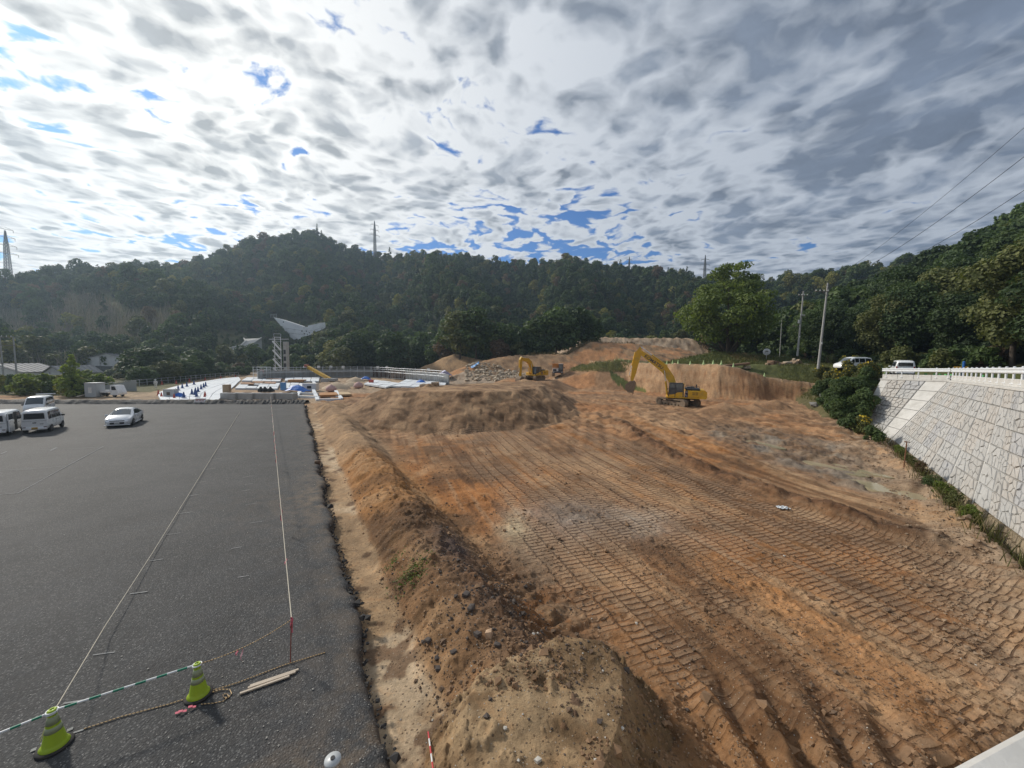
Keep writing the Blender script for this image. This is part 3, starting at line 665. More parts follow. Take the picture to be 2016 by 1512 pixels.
# ------------------------------------------------------------------ parking lot
def asphalt_mat():
    m = bpy.data.materials.new('asphalt'); m.use_nodes = True; t = NT(m.node_tree); p = t.n['Principled BSDF']
    pos = t.add('ShaderNodeNewGeometry').outputs['Position']
    big = t.noise(pos, .35, 5, .6); mid = t.noise(pos, 2.2, 5, .62)
    base = t.mix(t.step(big, .35, .65), (.034, .035, .0365, 1), (.050, .0505, .0525, 1))
    base = t.mix(t.step(mid, .5, .75, 0, .5), base, (.034, .034, .036, 1))
    vd = t.voro(pos, 30.0); vc = t.voro(pos, 30.0, out=1); sc = t.add('ShaderNodeSeparateColor'); t.put(sc.inputs[0], vc)
    sp = t.m('MULTIPLY', t.step(vd, .5, .3), t.step(sc.outputs[0], .66, .95)); base = t.mix(t.m('MULTIPLY', sp, .75), base, (.19, .185, .178, 1))
    vd3 = t.voro(pos, 11.0); base = t.mix(t.m('MULTIPLY', t.step(vd3, .38, .12), .55), base, (.022, .022, .024, 1))
    base = t.mix(t.step(t.noise(pos, 9, 4, .7), .50, .68, 0, .5), base, (.095, .096, .097, 1))
    sp2 = t.m('MULTIPLY', t.step(vd, .34, .2), t.step(sc.outputs[1], .95, .97)); base = t.mix(t.m('MULTIPLY', sp2, .8), base, (.42, .41, .39, 1))
    vd4 = t.voro(pos, 16.0); vc4 = t.voro(pos, 16.0, out=1); s4 = t.add('ShaderNodeSeparateColor'); t.put(s4.inputs[0], vc4)
    base = t.mix(t.m('MULTIPLY', t.m('MULTIPLY', t.step(vd4, .34, .2), t.step(s4.outputs[2], .72, .78)), .75), base, (.16, .158, .152, 1))
    base = t.mix(t.step(t.noise(pos, .9, 6, .7), .52, .66, 0, .45), base, (.030, .030, .031, 1))
    dust = t.add('ShaderNodeAttribute', attribute_name='dust').outputs['Fac']
    df = t.m('MULTIPLY', dust, t.step(t.noise(pos, 1.6, 6, .65), .36, .66)); base = t.mix(t.m('MULTIPLY', df, .75), base, (.20, .145, .095, 1))
    t.put(p.inputs['Base Color'], base); p.inputs['Roughness'].default_value = .78; p.inputs['Specular IOR Level'].default_value = .35
    b = t.add('ShaderNodeBump'); b.inputs['Strength'].default_value = .8; b.inputs['Distance'].default_value = .02
    t.put(b.inputs['Height'], t.m('ADD', t.m('MULTIPLY', t.m('SUBTRACT', 1.0, vd), .8), t.m('MULTIPLY', t.noise(pos, 12, 5, .65), .9))); t.l.new(b.outputs[0], p.inputs['Normal'])
    return m
ASPH = asphalt_mat()
def build_lot():
    tc = [0.0, -.05, -.12, -.22, -.36] + list(-np.geomspace(.5, 62, 60)); ns = 420
    V = []; dust = []
    w = np.linspace(0, 1, ns) ** 1.7
    for j in range(ns):
        for i, t in enumerate(tc):
            s = 4.0 + w[j] * (57.9 - .464 * min(t, 0) - 4.0)
            e = edge_wob(s) * math.exp(t / 1.2) if t > -4 else 0
            z = 0.0
            if i == 0: z = -.14
            elif i == 1: z = -.07
            elif i == 2: z = -.025
            p = st(s, t + e, z); V.append(p)
            d = math.exp(t / .9) * .55 + (.9 * math.exp(-((s - 19.5) / 3.0) ** 2) * math.exp(t / 1.6)) + (.95 if s < 7.0 and t > -6 else 0) * max(0, min(1, (7.2 - s) / 1.2)) * (1 if t > -3.5 else .5)
            dust.append(min(1, d + .03))
    V = np.array([tuple(v) for v in V]); k = len(tc)
    V[:, 2] += np.where(V[:, 2] > -.05, fbm(V[:, 0] / 2.5, V[:, 1] / 2.5, 201, 3) * .05 + fbm(V[:, 0] / .3, V[:, 1] / .3, 205, 2) * .015, fbm(V[:, 0] / .2, V[:, 1] / .2, 207, 2) * .06)
    # skirt down the broken edge
    sk = np.array([V[j * k] + np.array([LN[0] * .06, LN[1] * .06, -.42]) for j in range(ns)])
    i = np.arange(ns - 1)[:, None] * k + np.arange(k - 1)[None, :]
    Q = np.stack([i, i + 1, i + k + 1, i + k], -1).reshape(-1, 4)
    n0 = len(V); j = np.arange(ns - 1); Q = np.concatenate([Q, np.stack([n0 + j, j * k, (j + 1) * k, n0 + j + 1], 1)])
    me = mesh_np('parking_lot', np.concatenate([V, sk]), Q[:, ::-1], True)
    a = me.attributes.new('dust', 'FLOAT', 'POINT'); a.data.foreach_set('value', np.array(dust + [1.0] * ns, dtype=np.float32))
    o = link('parking_lot', me, ASPH); o['kind'] = 'structure'; return o
LOT = build_lot()
CHALK = mat('chalk', (.30, .30, .295), .95, var=.8, scale=9)
def strip(name, pts, w, m, parent, z=.016, z2=None):
    mb = MB(); pts = [Vector(p) for p in pts]
    for i in range(len(pts) - 1):
        a, b = pts[i], pts[i + 1]; d = (b - a); d.z = 0; d.normalize(); nrm = Vector((-d.y, d.x, 0)) * w * .36
        mb._add([a + nrm, a - nrm, b - nrm, b + nrm], [(0, 1, 2, 3)])
    for i in range(len(mb.v)): mb.v[i] = (mb.v[i][0], mb.v[i][1], mb.v[i][2] + z)
    return mb.build(name, m, parent)
def lz(x, y): return float(fbm(np.array([x / 2.5]), np.array([y / 2.5]), 201, 3)[0] * .05)
def G(px, py, z=0.0):
    q = at(px, py, z); q.z = z + lz(q.x, q.y); return q
STRING_A = [(118, 1404, .72), (150, 1345, .4), (210, 1245, .12), (300, 1095, .05), (400, 930, .05), (472, 812, .05)]
rng = random.Random(4)
# chalk ticks right of the string, and the far outline
for py in (832, 850, 868, 886, 905, 925, 951, 978, 1012, 1054, 1105, 1170, 1290, 1386):
    x = 472 - (py - 812) * .605
    L = 14 + (py - 812) * .045
    a = G(x, py); b = G(x + L * rng.uniform(.8, 1.3), py - L * .16); strip('chalk_mark', [a, b], rng.uniform(.035, .06), CHALK, LOT)
for px, py, L in ((478, 940, 20), (482, 955, 16), (475, 968, 18), (484, 995, 22), (492, 1030, 24), (455, 1080, 22), (468, 1138, 22), (500, 880, 14), (520, 850, 12), (535, 808, 26)):
    strip('chalk_mark', [G(px, py), G(px + L, py - L * .16)], rng.uniform(.03, .05), CHALK, LOT)
strip('chalk_line', [G(203, 880), G(132, 918), G(34, 972)], .05, CHALK, LOT); strip('chalk_line', [G(36, 971), G(-20, 976)], .05, CHALK, LOT)
strip('chalk_line', [G(128, 918), G(60, 924), G(-10, 927)], .04, CHALK, LOT); strip('chalk_line', [G(203, 881), G(120, 884), G(75, 886)], .035, CHALK, LOT)
for px, py in ((100, 886), (98, 888), (2, 894), (132, 1440), (60, 1480)): strip('chalk_mark', [G(px, py), G(px + 12, py - 5)], .09, CHALK, LOT)
strip('chalk_mark', [G(78, 1468), G(100, 1455)], .07, CHALK, LOT); strip('chalk_mark', [G(128, 1450), G(166, 1437)], .05, CHALK, LOT)


# asphalt bank along the far side of the lot
def bank():
    pts = [st(57.9 - .464 * t + .3, t) for t in (.2, -4, -10, -18, -28, -40, -56)]
    V = []; F = []; n = 7; N = 160
    for j in range(N):
        f = j / (N - 1) * (len(pts) - 1); i = min(int(f), len(pts) - 2); p = pts[i].lerp(pts[i + 1], f - i)
        d = (pts[i + 1] - pts[i]).normalized(); nr = Vector((d.y, -d.x, 0))
        for k, (o, z) in enumerate(((-.75, -.05), (-.45, .18), (-.1, .42), (.3, .46), (.7, .42), (1.1, .12), (1.5, -.35))):
            jz = .0 if z < 0 else rng.uniform(-.06, .08)
            q = p + nr * (o + rng.uniform(-.06, .06)); V.append((q.x, q.y, z + jz))
    for j in range(N - 1):
        for k in range(n - 1): F.append((j * n + k, j * n + k + 1, (j + 1) * n + k + 1, (j + 1) * n + k))
    me = mesh_np('asphalt_bank', V, F, False)
    a = me.attributes.new('dust', 'FLOAT', 'POINT'); a.data.foreach_set('value', np.array([(.1, .15, .4, .95, 1, 1, 1)[i % 7] for i in range(len(V))], dtype=np.float32))
    o = link('asphalt_bank', me, ASPH); o['kind'] = 'structure'
bank()

# ------------------------------------------------------------------ retaining wall
CONC = mat('pale_concrete', (.60, .585, .555), .9, var=.16, scale=.9, bump=.25, bscale=14, dirt=(.36, .34, .30), dirtamt=.35)
CONC2 = mat('grey_concrete', (.46, .45, .43), .9, var=.2, scale=1.2, bump=.3, bscale=14, dirt=(.28, .26, .22), dirtamt=.4)
PANEL_M = [mat('cast_stone_' + n, c, .92, var=.22, scale=2.2, bump=.5, bscale=16, dirt=d, dirtamt=.6) for n, c, d in
           (('light', (0.466, 0.458, 0.440), (.38, .37, .36)), ('warm', (0.466, 0.444, 0.414), (.42, .37, .32)), ('cool', (0.427, 0.422, 0.418), (.34, .34, .345)), ('grey', (0.431, 0.418, 0.396), (.34, .32, .30)))]
JOINT_M = mat('dark_joint', (.22, .21, .20), .95, var=.2)  # plain dark grey for the wall backing and the dam joints
STAIN_M = mat('stained_cast_stone', (.30, .235, .155), .95, var=.25, scale=1.5, bump=.4, bscale=14, dirt=(.16, .12, .08), dirtamt=.6)
def clip(poly, nx, ny, c):
    o = []; n = len(poly)
    for i in range(n):
        a, b = poly[i], poly[(i + 1) % n]; da = a[0] * nx + a[1] * ny - c; db = b[0] * nx + b[1] * ny - c
        if da <= 0: o.append(a)
        if (da < 0) != (db < 0) and da != db:
            k = da / (da - db); o.append((a[0] + (b[0] - a[0]) * k, a[1] + (b[1] - a[1]) * k))
    return o
def stones(seed, asp):
    """irregular stone outlines filling a unit panel"""
    g = random.Random(seed); pts = []
    nu, nv = (3, 3) if seed % 2 else (4, 2)
    for i in range(nu):
        for j in range(nv): pts.append(((i + .5 + g.uniform(-.36, .36) + (.25 if j % 2 else -.25) * .6) / nu, (j + .5 + g.uniform(-.34, .34)) / nv))
    out = []
    for i, p in enumerate(pts):
        poly = [(0, 0), (1, 0), (1, 1), (0, 1)]
        for k, q in enumerate(pts):
            if k != i and poly:
                nx, ny = (q[0] - p[0]) * asp, q[1] - p[1]; mx, my = (p[0] + q[0]) / 2, (p[1] + q[1]) / 2
                poly = clip(poly, nx * asp, ny, nx * asp * mx + ny * my)
        if len(poly) > 2: out.append(poly)
    return out
def panel(parent, A, B, Cc, D, seed, m, plain=False, name='panel'):
    """A,B bottom corners, Cc,D top corners (D above A)"""
    A, B, Cc, D = map(Vector, (A, B, Cc, D)); nrm = (B - A).cross(D - A).normalized()
    if nrm.x > 0: nrm = -nrm
    Lu = ((B - A).length + (Cc - D).length) / 2; Lv = ((D - A).length + (Cc - B).length) / 2
    def P(u, v, h): return (A * (1 - u) + B * u) * (1 - v) + (D * (1 - u) + Cc * u) * v + nrm * h
    gu, gv = .016 / Lu, .016 / Lv; mb = MB()
    def Q(u, v, h): return P(gu + u * (1 - 2 * gu), gv + v * (1 - 2 * gv), h)
    mb._add([Q(0, 0, -.10), Q(1, 0, -.10), Q(1, 1, -.10), Q(0, 1, -.10), Q(0, 0, .0), Q(1, 0, .0), Q(1, 1, .0), Q(0, 1, .0)],
            [(0, 1, 5, 4), (1, 2, 6, 5), (2, 3, 7, 6), (3, 0, 4, 7), (4, 5, 6, 7)])
    g = random.Random(seed)
    for poly in ([[(0, 0), (1, 0), (1, 1), (0, 1)]] if plain else stones(seed, Lu / Lv)):
        cx = sum(p[0] for p in poly) / len(poly); cy_ = sum(p[1] for p in poly) / len(poly); n = len(poly)
        h = .02 if plain else g.uniform(.045, .085); tx, ty = g.uniform(-.03, .03), g.uniform(-.03, .03)
        def ins(q, dist):
            dx, dy = (cx - q[0]) * Lu, (cy_ - q[1]) * Lv; L = max(math.hypot(dx, dy), .05)
            return (q[0] + dx / L * dist / Lu, q[1] + dy / L * dist / Lv)
        r0 = [ins(p, .028 if not plain else .004) for p in poly]; r1 = [ins(p, .055 if not plain else .03) for p in poly]
        V = [Q(p[0], p[1], .0) for p in r0] + [Q(p[0], p[1], h + (0 if plain else ((p[0] - cx) * tx + (p[1] - cy_) * ty) * 2)) for p in r1]
        mb._add(V, [(i, (i + 1) % n, (i + 1) % n + n, i + n) for i in range(n)] + [list(range(n, 2 * n))])
    return mb.build(name, m, parent)
def build_wall():
    root = empty('retaining_wall', (0, 0, 0), 0, 'tall battered retaining wall of pale cast-stone panels below the white guardrail', 'retaining wall')
    top = [Vector(p) for p in WALL_TOP]; bot = [Vector(p) for p in WALL_BOT]
    back = MB()
    for i in range(len(top) - 1):
        n = (bot[i + 1] - bot[i]).cross(top[i] - bot[i]).normalized(); n = n if n.x < 0 else -n
        nu, nv = 16, 10; o = -n * .085; V = []
        for a in range(nu + 1):
            for b in range(nv + 1):
                u, v = a / nu, -.3 + 1.3 * b / nv; V.append(bot[i].lerp(bot[i + 1], u).lerp(top[i].lerp(top[i + 1], u), v) + o)
        m_ = len(V); V += [q - n * .5 for q in V]; w_ = nv + 1
        F = []
        for a in range(nu):
            for b in range(nv):
                q = a * w_ + b; F += [(q, q + 1, q + w_ + 1, q + w_), (m_ + q, m_ + q + w_, m_ + q + w_ + 1, m_ + q + 1)]
        for a in range(nu): q = a * w_; F += [(q, q + w_, m_ + q + w_, m_ + q)]; q += nv; F += [(q, m_ + q, m_ + q + w_, q + w_)]
        for b in range(nv): F += [(b, m_ + b, m_ + b + 1, b + 1)]; q = nu * w_ + b; F += [(q, q + 1, m_ + q + 1, m_ + q)]
        back._add(V, F)
    back.build('backing', JOINT_M, root)
    g = random.Random(12); rows = 6
    def seg(i, ucuts, kinds):
        T0, T1, B0, B1 = top[i], top[i + 1], bot[i], bot[i + 1]
        for a in range(len(ucuts) - 1):
            u0, u1 = ucuts[a], ucuts[a + 1]
            for r in range(-1, rows):
                v0, v1 = r / rows, (r + 1) / rows
                def P(u, v): return (B0.lerp(B1, u)).lerp(T0.lerp(T1, u), v)
                k = kinds[a]
                mm = STAIN_M if r < (0 if i else 0) else (CONC if k != 's' else g.choices(PANEL_M, (4, 3, 1.3, 2))[0])
                nm = {'s': 'panel', 'p': 'plain_panel', 'j': 'joint_strip'}[k]
                if k == 'j':
                    if r == -1: panel(root, P(u0, v0), P(u1, v0), P(u1, 1), P(u0, 1), 1, CONC, True, nm)
                else: panel(root, P(u0, v0), P(u1, v0), P(u1, v1), P(u0, v1), g.randrange(1, 999), mm, k == 'p', nm)
    seg(0, [0, .14, .42, .70, .995], 'pssp')
    L1 = (top[2] - top[1]).length
    cuts = [0.005, .022]; kinds = 'j'
    u = .022; w = 1.75 / L1; js = .16 / L1; c = 0
    while u < .985:
        nu = min(u + w, 1.0); cuts.append(nu); kinds += 's'; u = nu; c += 1
        if c % 2 == 0 and u < .97: u += js; cuts.append(u); kinds += 'j'
    seg(1, cuts, kinds)
    seg(2, [0, .1, .2, .3, .42], 'ssss'); seg(3, [0, .5, 1], 'pp')
    # coping course under the kerb blocks
    cp = MB()
    for i in range(len(top) - 2):
        a, b = top[i], top[i + 1]; d = (b - a).normalized(); nr = Vector((-d.y, d.x, 0)); nr = nr if nr.x > 0 else -nr
        cp.bar(a + nr * .22 + Vector((0, 0, .07)), b + nr * .22 + Vector((0, 0, .07)), .62, .14, ch=.015)
    cp.build('coping', CONC, root)
    return root
build_wall()
STEEL_W = mat('white_painted_steel', (.78, .80, .82), .4, .0, var=.06, scale=2, dirt=(.5, .48, .45), dirtamt=.2)
def build_guard():
    root = empty('roadside_kerb', (0, 0, 0), 0, 'pale concrete kerb blocks on top of the retaining wall, carrying the white guardrail', 'kerb')
    gr = empty('guardrail', (0, 0, 0), 0, 'white steel guardrail with round posts along the road above the retaining wall', 'guardrail')
    T = [Vector(p) for p in WALL_TOP]
    nrs = []
    line = []
    for i in range(3):
        a, b = T[i], T[i + 1]; d = (b - a); L = d.length; d.normalize(); nr = Vector((-d.y, d.x, 0)); nr.normalize(); nr = nr if nr.x > 0 else -nr
        n = max(3, round(L / 1.55)) if i < 2 else max(3, round(L / 2.0)); off = nr * .34
        for k in range(n):
            p, q = a.lerp(b, k / n), a.lerp(b, (k + 1) / n); hh = .46
            MB().bar(p + off + d * .012 + Vector((0, 0, .14 + hh / 2)), q + off - d * .012 + Vector((0, 0, .14 + hh / 2)), .36, hh, ch=.02).build('kerb_block', CONC, root)
        for k in range(n + (1 if i == 0 else 0)):
            p = a.lerp(b, (k + .25) / n if not (i == 0 and k == n) else .97) + nr * .20
            MB().cyl(p + Vector((0, 0, .22)), p + Vector((0, 0, 1.28)), .055, n=8).lathe([(.075, 0), (.05, .03), (0, .045)], p + Vector((0, 0, 1.28)), n=8).box(p + Vector((0, 0, .34)), (.2, .2, .05)).build('post', STEEL_W, gr)
        p0, p1 = a + nr * .12 + Vector((0, 0, 1.08)), b + nr * .12 + Vector((0, 0, 1.08))
        # W profile beam
        mb = MB(); prof = [(0, .17), (-.04, .13), (-.04, .06), (.02, .0), (-.04, -.06), (-.04, -.13), (0, -.17)]
        V = []
        for p in (p0, p1):
            for e, h in prof: V.append(p + nr * e + Vector((0, 0, h)))
        for p in (p0, p1):
            for e, h in prof: V.append(p + nr * (e + .02) + Vector((0, 0, h)))
        F = [(j, j + 1, j + 8, j + 7) for j in range(6)] + [(14 + j, 21 + j, 22 + j, 15 + j) for j in range(6)] + [(0, 7, 21, 14), (6, 20, 27, 13)]
        mb._add(V, F); mb.build('beam', STEEL_W, gr)
build_guard()
# road behind the kerb
ROAD_M = mat('road_asphalt', (.075, .075, .078), .85, var=.25, scale=1.5, bump=.3, bscale=40)
def road():
    cl = [(14, 4.5, 4.86), (29.5, 18, 4.86), (43.6, 33.8, 4.5), (44.6, 43, 4.32), (48.6, 53, 4.65), (54.5, 64, 4.75), (60.5, 75, 5.3), (64, 86, 6.0)]; mb = MB(); hw = 2.6
    V = []; F = []
    for i, p in enumerate(cl):
        a, b = Vector(cl[max(i - 1, 0)]), Vector(cl[min(i + 1, len(cl) - 1)]); d = b - a; d.z = 0; d.normalize(); n = Vector((d.y, -d.x, 0))
        for o in (-hw, hw): q = Vector(p) + n * o; V.append((q.x, q.y, p[2]))
        for o in (-hw, hw): q = Vector(p) + n * o; V.append((q.x, q.y, p[2] - .5))
    for i in range(len(cl) - 1):
        b = i * 4; F += [(b, b + 1, b + 5, b + 4), (b, b + 4, b + 6, b + 2), (b + 1, b + 3, b + 7, b + 5)]
    mb._add(V, F); o = mb.build('road', ROAD_M); o['kind'] = 'structure'
road()
# concrete corner of the bridge under the camera
def bridge():
    mb = MB(); a = at(1800, 1540, 5.0); b = at(2030, 1418, 5.0); d = (b - a).normalized(); n = Vector((d.y, -d.x, 0)); n = n if n.y < 0 else -n
    a2 = a - d * 1.2; b2 = b + d * 4.0
    r = empty('bridge_parapet', (0, 0, 0), 0, 'rough concrete corner of a parapet in the bottom right, with a lighter slab on it', 'parapet')
    m1 = MB(); m1.bar(a2 + n * .16 - Vector((0, 0, .15)), b2 + n * .16 - Vector((0, 0, .15)), .32, .30, ch=.03); m1.bar(a2 + n * .22 - Vector((0, 0, 2.9)), b2 + n * .22 - Vector((0, 0, 2.9)), .40, 5.2); m1.build('edge_beam', CONC, r)
    m2 = MB(); m2.bar(a2 + n * .95 - Vector((0, 0, .12)), b2 + n * .95 - Vector((0, 0, .12)), 1.24, .2); m2.build('deck', CONC2, r)
    m3 = MB(); m3.bar(a.lerp(b, .78) + n * .56 + Vector((0, 0, .06)), b2 + n * .56 + Vector((0, 0, .06)), .5, .14, ch=.02); m3.build('slab', CONC, r)
bridge()
# puddles in the wet strip
WATER = bpy.data.materials.new('muddy_water'); WATER.use_nodes = True
_t = NT(WATER.node_tree); _p = _t.n['Principled BSDF']; _p.inputs['Base Color'].default_value = (.36, .31, .20, 1); _p.inputs['Roughness'].default_value = .09; _p.inputs['Specular IOR Level'].default_value = .6
_b = _t.add('ShaderNodeBump'); _b.inputs['Strength'].default_value = .05; _t.put(_b.inputs['Height'], _t.noise(_t.add('ShaderNodeNewGeometry').outputs['Position'], 3, 3)); _t.l.new(_b.outputs[0], _p.inputs['Normal'])
def puddle(ax, ay, bx, by, w, lv):
    g = random.Random(int(ax * 100)); P = []; d = Vector((bx - ax, by - ay)); L = d.length; d.normalize(); n = Vector((-d.y, d.x)); c = Vector(((ax + bx) / 2, (ay + by) / 2))
    for k in range(28):
        a = 2 * math.pi * k / 28; q = c + d * math.cos(a) * (L / 2 + w * 1.5) + n * math.sin(a) * w * 1.9; P.append((q.x, q.y))
    o = MB().slab(P, lv - .25, lv).build('puddle', WATER); o['kind'] = 'structure'
for a in PUDDLES: puddle(*a)
# ------------------------------------------------------------------ vegetation
BARK = mat('bark', (.075, .058, .045), .95, var=.35, scale=4, bump=.6, bscale=20)
BARK_PALE = mat('pale_bark', (.22, .19, .16), .95, var=.3, scale=4)
LEAF = {
    'dark': leaf_mat('dark_leaves', (0.038, 0.064, 0.026), (0.072, 0.109, 0.038)),
    'mid': leaf_mat('green_leaves', (0.052, 0.087, 0.032), (0.109, 0.152, 0.049)),
    'olive': leaf_mat('olive_leaves', (0.080, 0.094, 0.032), (0.152, 0.160, 0.058)),
    'yellow': leaf_mat('yellow_green_leaves', (0.138, 0.152, 0.038), (0.275, 0.246, 0.065)),
    'brown': leaf_mat('rusty_leaves', (0.123, 0.084, 0.051), (0.189, 0.123, 0.072)),
    'fresh': leaf_mat('bright_green_leaves', (0.085, 0.125, 0.032), (0.165, 0.200, 0.055), trans=.35),
    'conifer': leaf_mat('conifer_needles', (0.029, 0.052, 0.026), (0.058, 0.084, 0.038)),
}
GRASS = leaf_mat('grass_blades', (.075, .095, .030), (.16, .15, .055), trans=.2)
PALEGRASS = leaf_mat('pale_grass', (.13, .14, .06), (.24, .23, .12), trans=.2)
LEAF['lime'] = leaf_mat('lime_leaves', (.12, .17, .04), (.23, .27, .07), trans=.4)
DRYGRASS = leaf_mat('dry_grass', (.16, .12, .065), (.26, .20, .11), trans=.2)
GOLD = leaf_mat('yellow_flowers', (.50, .36, .03), (.62, .47, .06), trans=.2)
REED = leaf_mat('pale_bare_stems', (.21, .175, .14), (.31, .26, .21), trans=.1)

def leaves(P, N, size, g, asp=.62):
    """diamond leaves at P facing N"""
    n = len(P); N = N / np.linalg.norm(N, axis=1, keepdims=True)
    rnd = g.normal(size=(n, 3)); U = np.cross(N, rnd); U /= np.linalg.norm(U, axis=1, keepdims=True) + 1e-9; W = np.cross(N, U)
    s = (size * g.uniform(.6, 1.35, n))[:, None] if np.isscalar(size) else size[:, None]
    V = np.stack([P - U * s, P + W * s * asp + N * s * .12, P + U * s, P - W * s * asp + N * s * .12], 1).reshape(-1, 3)
    Q = np.arange(n * 4).reshape(-1, 4); return V, Q
def crown_cloud(g, w, h, z0, lobes, n, size, flat=.75, up=.35, shape='round', rs=(.13, .235)):
    """leaves gathered in clumps over an uneven crown"""
    C = []; Rr = []
    for i in range(lobes):
        a = g.uniform(0, 2 * np.pi); f = (i + .5) / lobes
        if shape == 'cone': q = .5 * (1 - f) ** .8 * w * g.uniform(.55, 1.0); zc = z0 + h * f * .96; r = w * .17 * (1.15 - f) + .12
        else:
            e = np.sin(np.pi * (.12 + .80 * f)) if shape == 'round' else (1 - .45 * f)
            q = .5 * w * e * np.sqrt(g.uniform(.1, 1.0)) * .80; zc = z0 + h * (.1 + .80 * f); r = w * g.uniform(*rs)
        C.append((np.cos(a) * q, np.sin(a) * q, zc)); Rr.append(r)
    C = np.array(C); Rr = np.array(Rr)
    k = g.choice(lobes, n, p=Rr ** 2 / (Rr ** 2).sum()); D = g.normal(size=(n, 3)); D[:, 2] += up; D /= np.linalg.norm(D, axis=1, keepdims=True)
    rad = Rr[k] * g.uniform(.62, 1.10, n); P = C[k] + D * rad[:, None] * np.array([1, 1, flat])
    # drop leaves buried deep in a neighbouring clump
    keep = np.ones(n, bool)
    for c, r in zip(C, Rr): keep &= np.linalg.norm((P - c) / np.array([1, 1, flat]), axis=1) > r * .55
    P, D = P[keep], D[keep]
    N = D + g.normal(size=P.shape) * .55; N[:, 2] += .35
    return P, N, C, Rr
def limbs(mb, h, z0, C, r0, g, bend=.3, count=7):
    base = Vector((0, 0, -.4)); top = Vector((g.uniform(-bend, bend), g.uniform(-bend, bend), z0 + (h - z0) * .72))
    mid = base.lerp(top, .5) + Vector((g.uniform(-bend, bend), g.uniform(-bend, bend), 0)) * .6
    mb.tube([base, base.lerp(mid, .12), mid, top], [r0 * 1.45, r0 * 1.05, r0 * .72, r0 * .2], 8)
    idx = np.argsort(C[:, 2])[:: max(1, len(C) // count)][:count]
    for i in idx:
        c = Vector(C[i]); f = min(.9, max(.22, (c.z * .62) / top.z)); s = base.lerp(mid, f * 2) if f < .5 else mid.lerp(top, f * 2 - 1)
        m_ = s.lerp(c, .5) + Vector((0, 0, -.06 * (c - s).length)); mb.tube([s, m_, c], [r0 * .38, r0 * .22, r0 * .06], 5)
def tree_meshes(name, seed, w, h, z0, lobes, n, size, kind, shape='round', r0=.25, flat=.75, pale=False):
    g = np.random.default_rng(seed); P, N, C, Rr = crown_cloud(g, w, h - z0, z0, lobes, n, size, flat, shape=shape); V, Q = leaves(P, N, size, g)
    cm = mesh_np(name + '_crown', V, Q); cm.materials.append(LEAF[kind])
    mb = MB(); limbs(mb, h, z0, C, r0, g); tm = mb.mesh(name + '_trunk', False); tm.materials.append(BARK_PALE if pale else BARK)
    return tm, cm
def place_tree(name, meshes, loc, sc, rz, label, group, cat='tree', sz=None):
    e = empty(name, loc, rz, label, cat, group); e.scale = (sc, sc, sz or sc)
    link('trunk', meshes[0], None, e); link('crown', meshes[1], None, e); return e
def single_mesh(tm, cm, name):
    """trunk and crown of a far tree in one mesh"""
    V = []; Q = []
    me = bpy.data.meshes.new(name); bm = bmesh.new(); bm.from_mesh(cm); n = len(bm.faces); bm.from_mesh(tm)
    bm.faces.ensure_lookup_table()
    for f in bm.faces[n:]: f.material_index = 1
    bm.to_mesh(me); bm.free(); me.materials.append(cm.materials[0]); me.materials.append(tm.materials[0]); return me

# prototypes (unit: metres)
NEAR = {k: tree_meshes('near_' + k, i + 5, 8.5, 13, 2.6, 34, 13000, .20, k, 'round', .24) for i, k in enumerate(('dark', 'mid', 'olive', 'yellow', 'brown'))}
NEAR['conifer'] = tree_meshes('near_conifer', 31, 5.5, 15, 1.5, 44, 9000, .20, 'conifer', 'cone', .22, .5)
MIDT = {k: [tree_meshes('mid_%s%d' % (k, j), i * 3 + j + 50, 9.5, 12.5, 2.0, 24, 2600, .42, k, 'round', .22) for j in range(2)] for i, k in enumerate(('dark', 'mid', 'olive', 'yellow', 'brown'))}
FAR = {k: [single_mesh(*tree_meshes('far_%s%d' % (k, j), i * 5 + j + 80, 7.4, 9.0, 1.0, 18, 1100, .44, k, 'round', .2), 'hillside_tree') for j in range(2)] for i, k in enumerate(('dark', 'mid', 'olive', 'yellow', 'brown'))}
FAR['conifer'] = [single_mesh(*tree_meshes('far_conifer', 99, 4.6, 11.5, 1.0, 26, 1000, .36, 'conifer', 'cone', .2, .5), 'hillside_tree')]
SHRUB = {k: tree_meshes('shrub_' + k, i + 140, 3.4, 2.6, .3, 14, 1500, .17, k, 'dome', .05) for i, k in enumerate(('dark', 'mid', 'olive', 'yellow', 'lime', 'brown'))}

tr = random.Random(77)
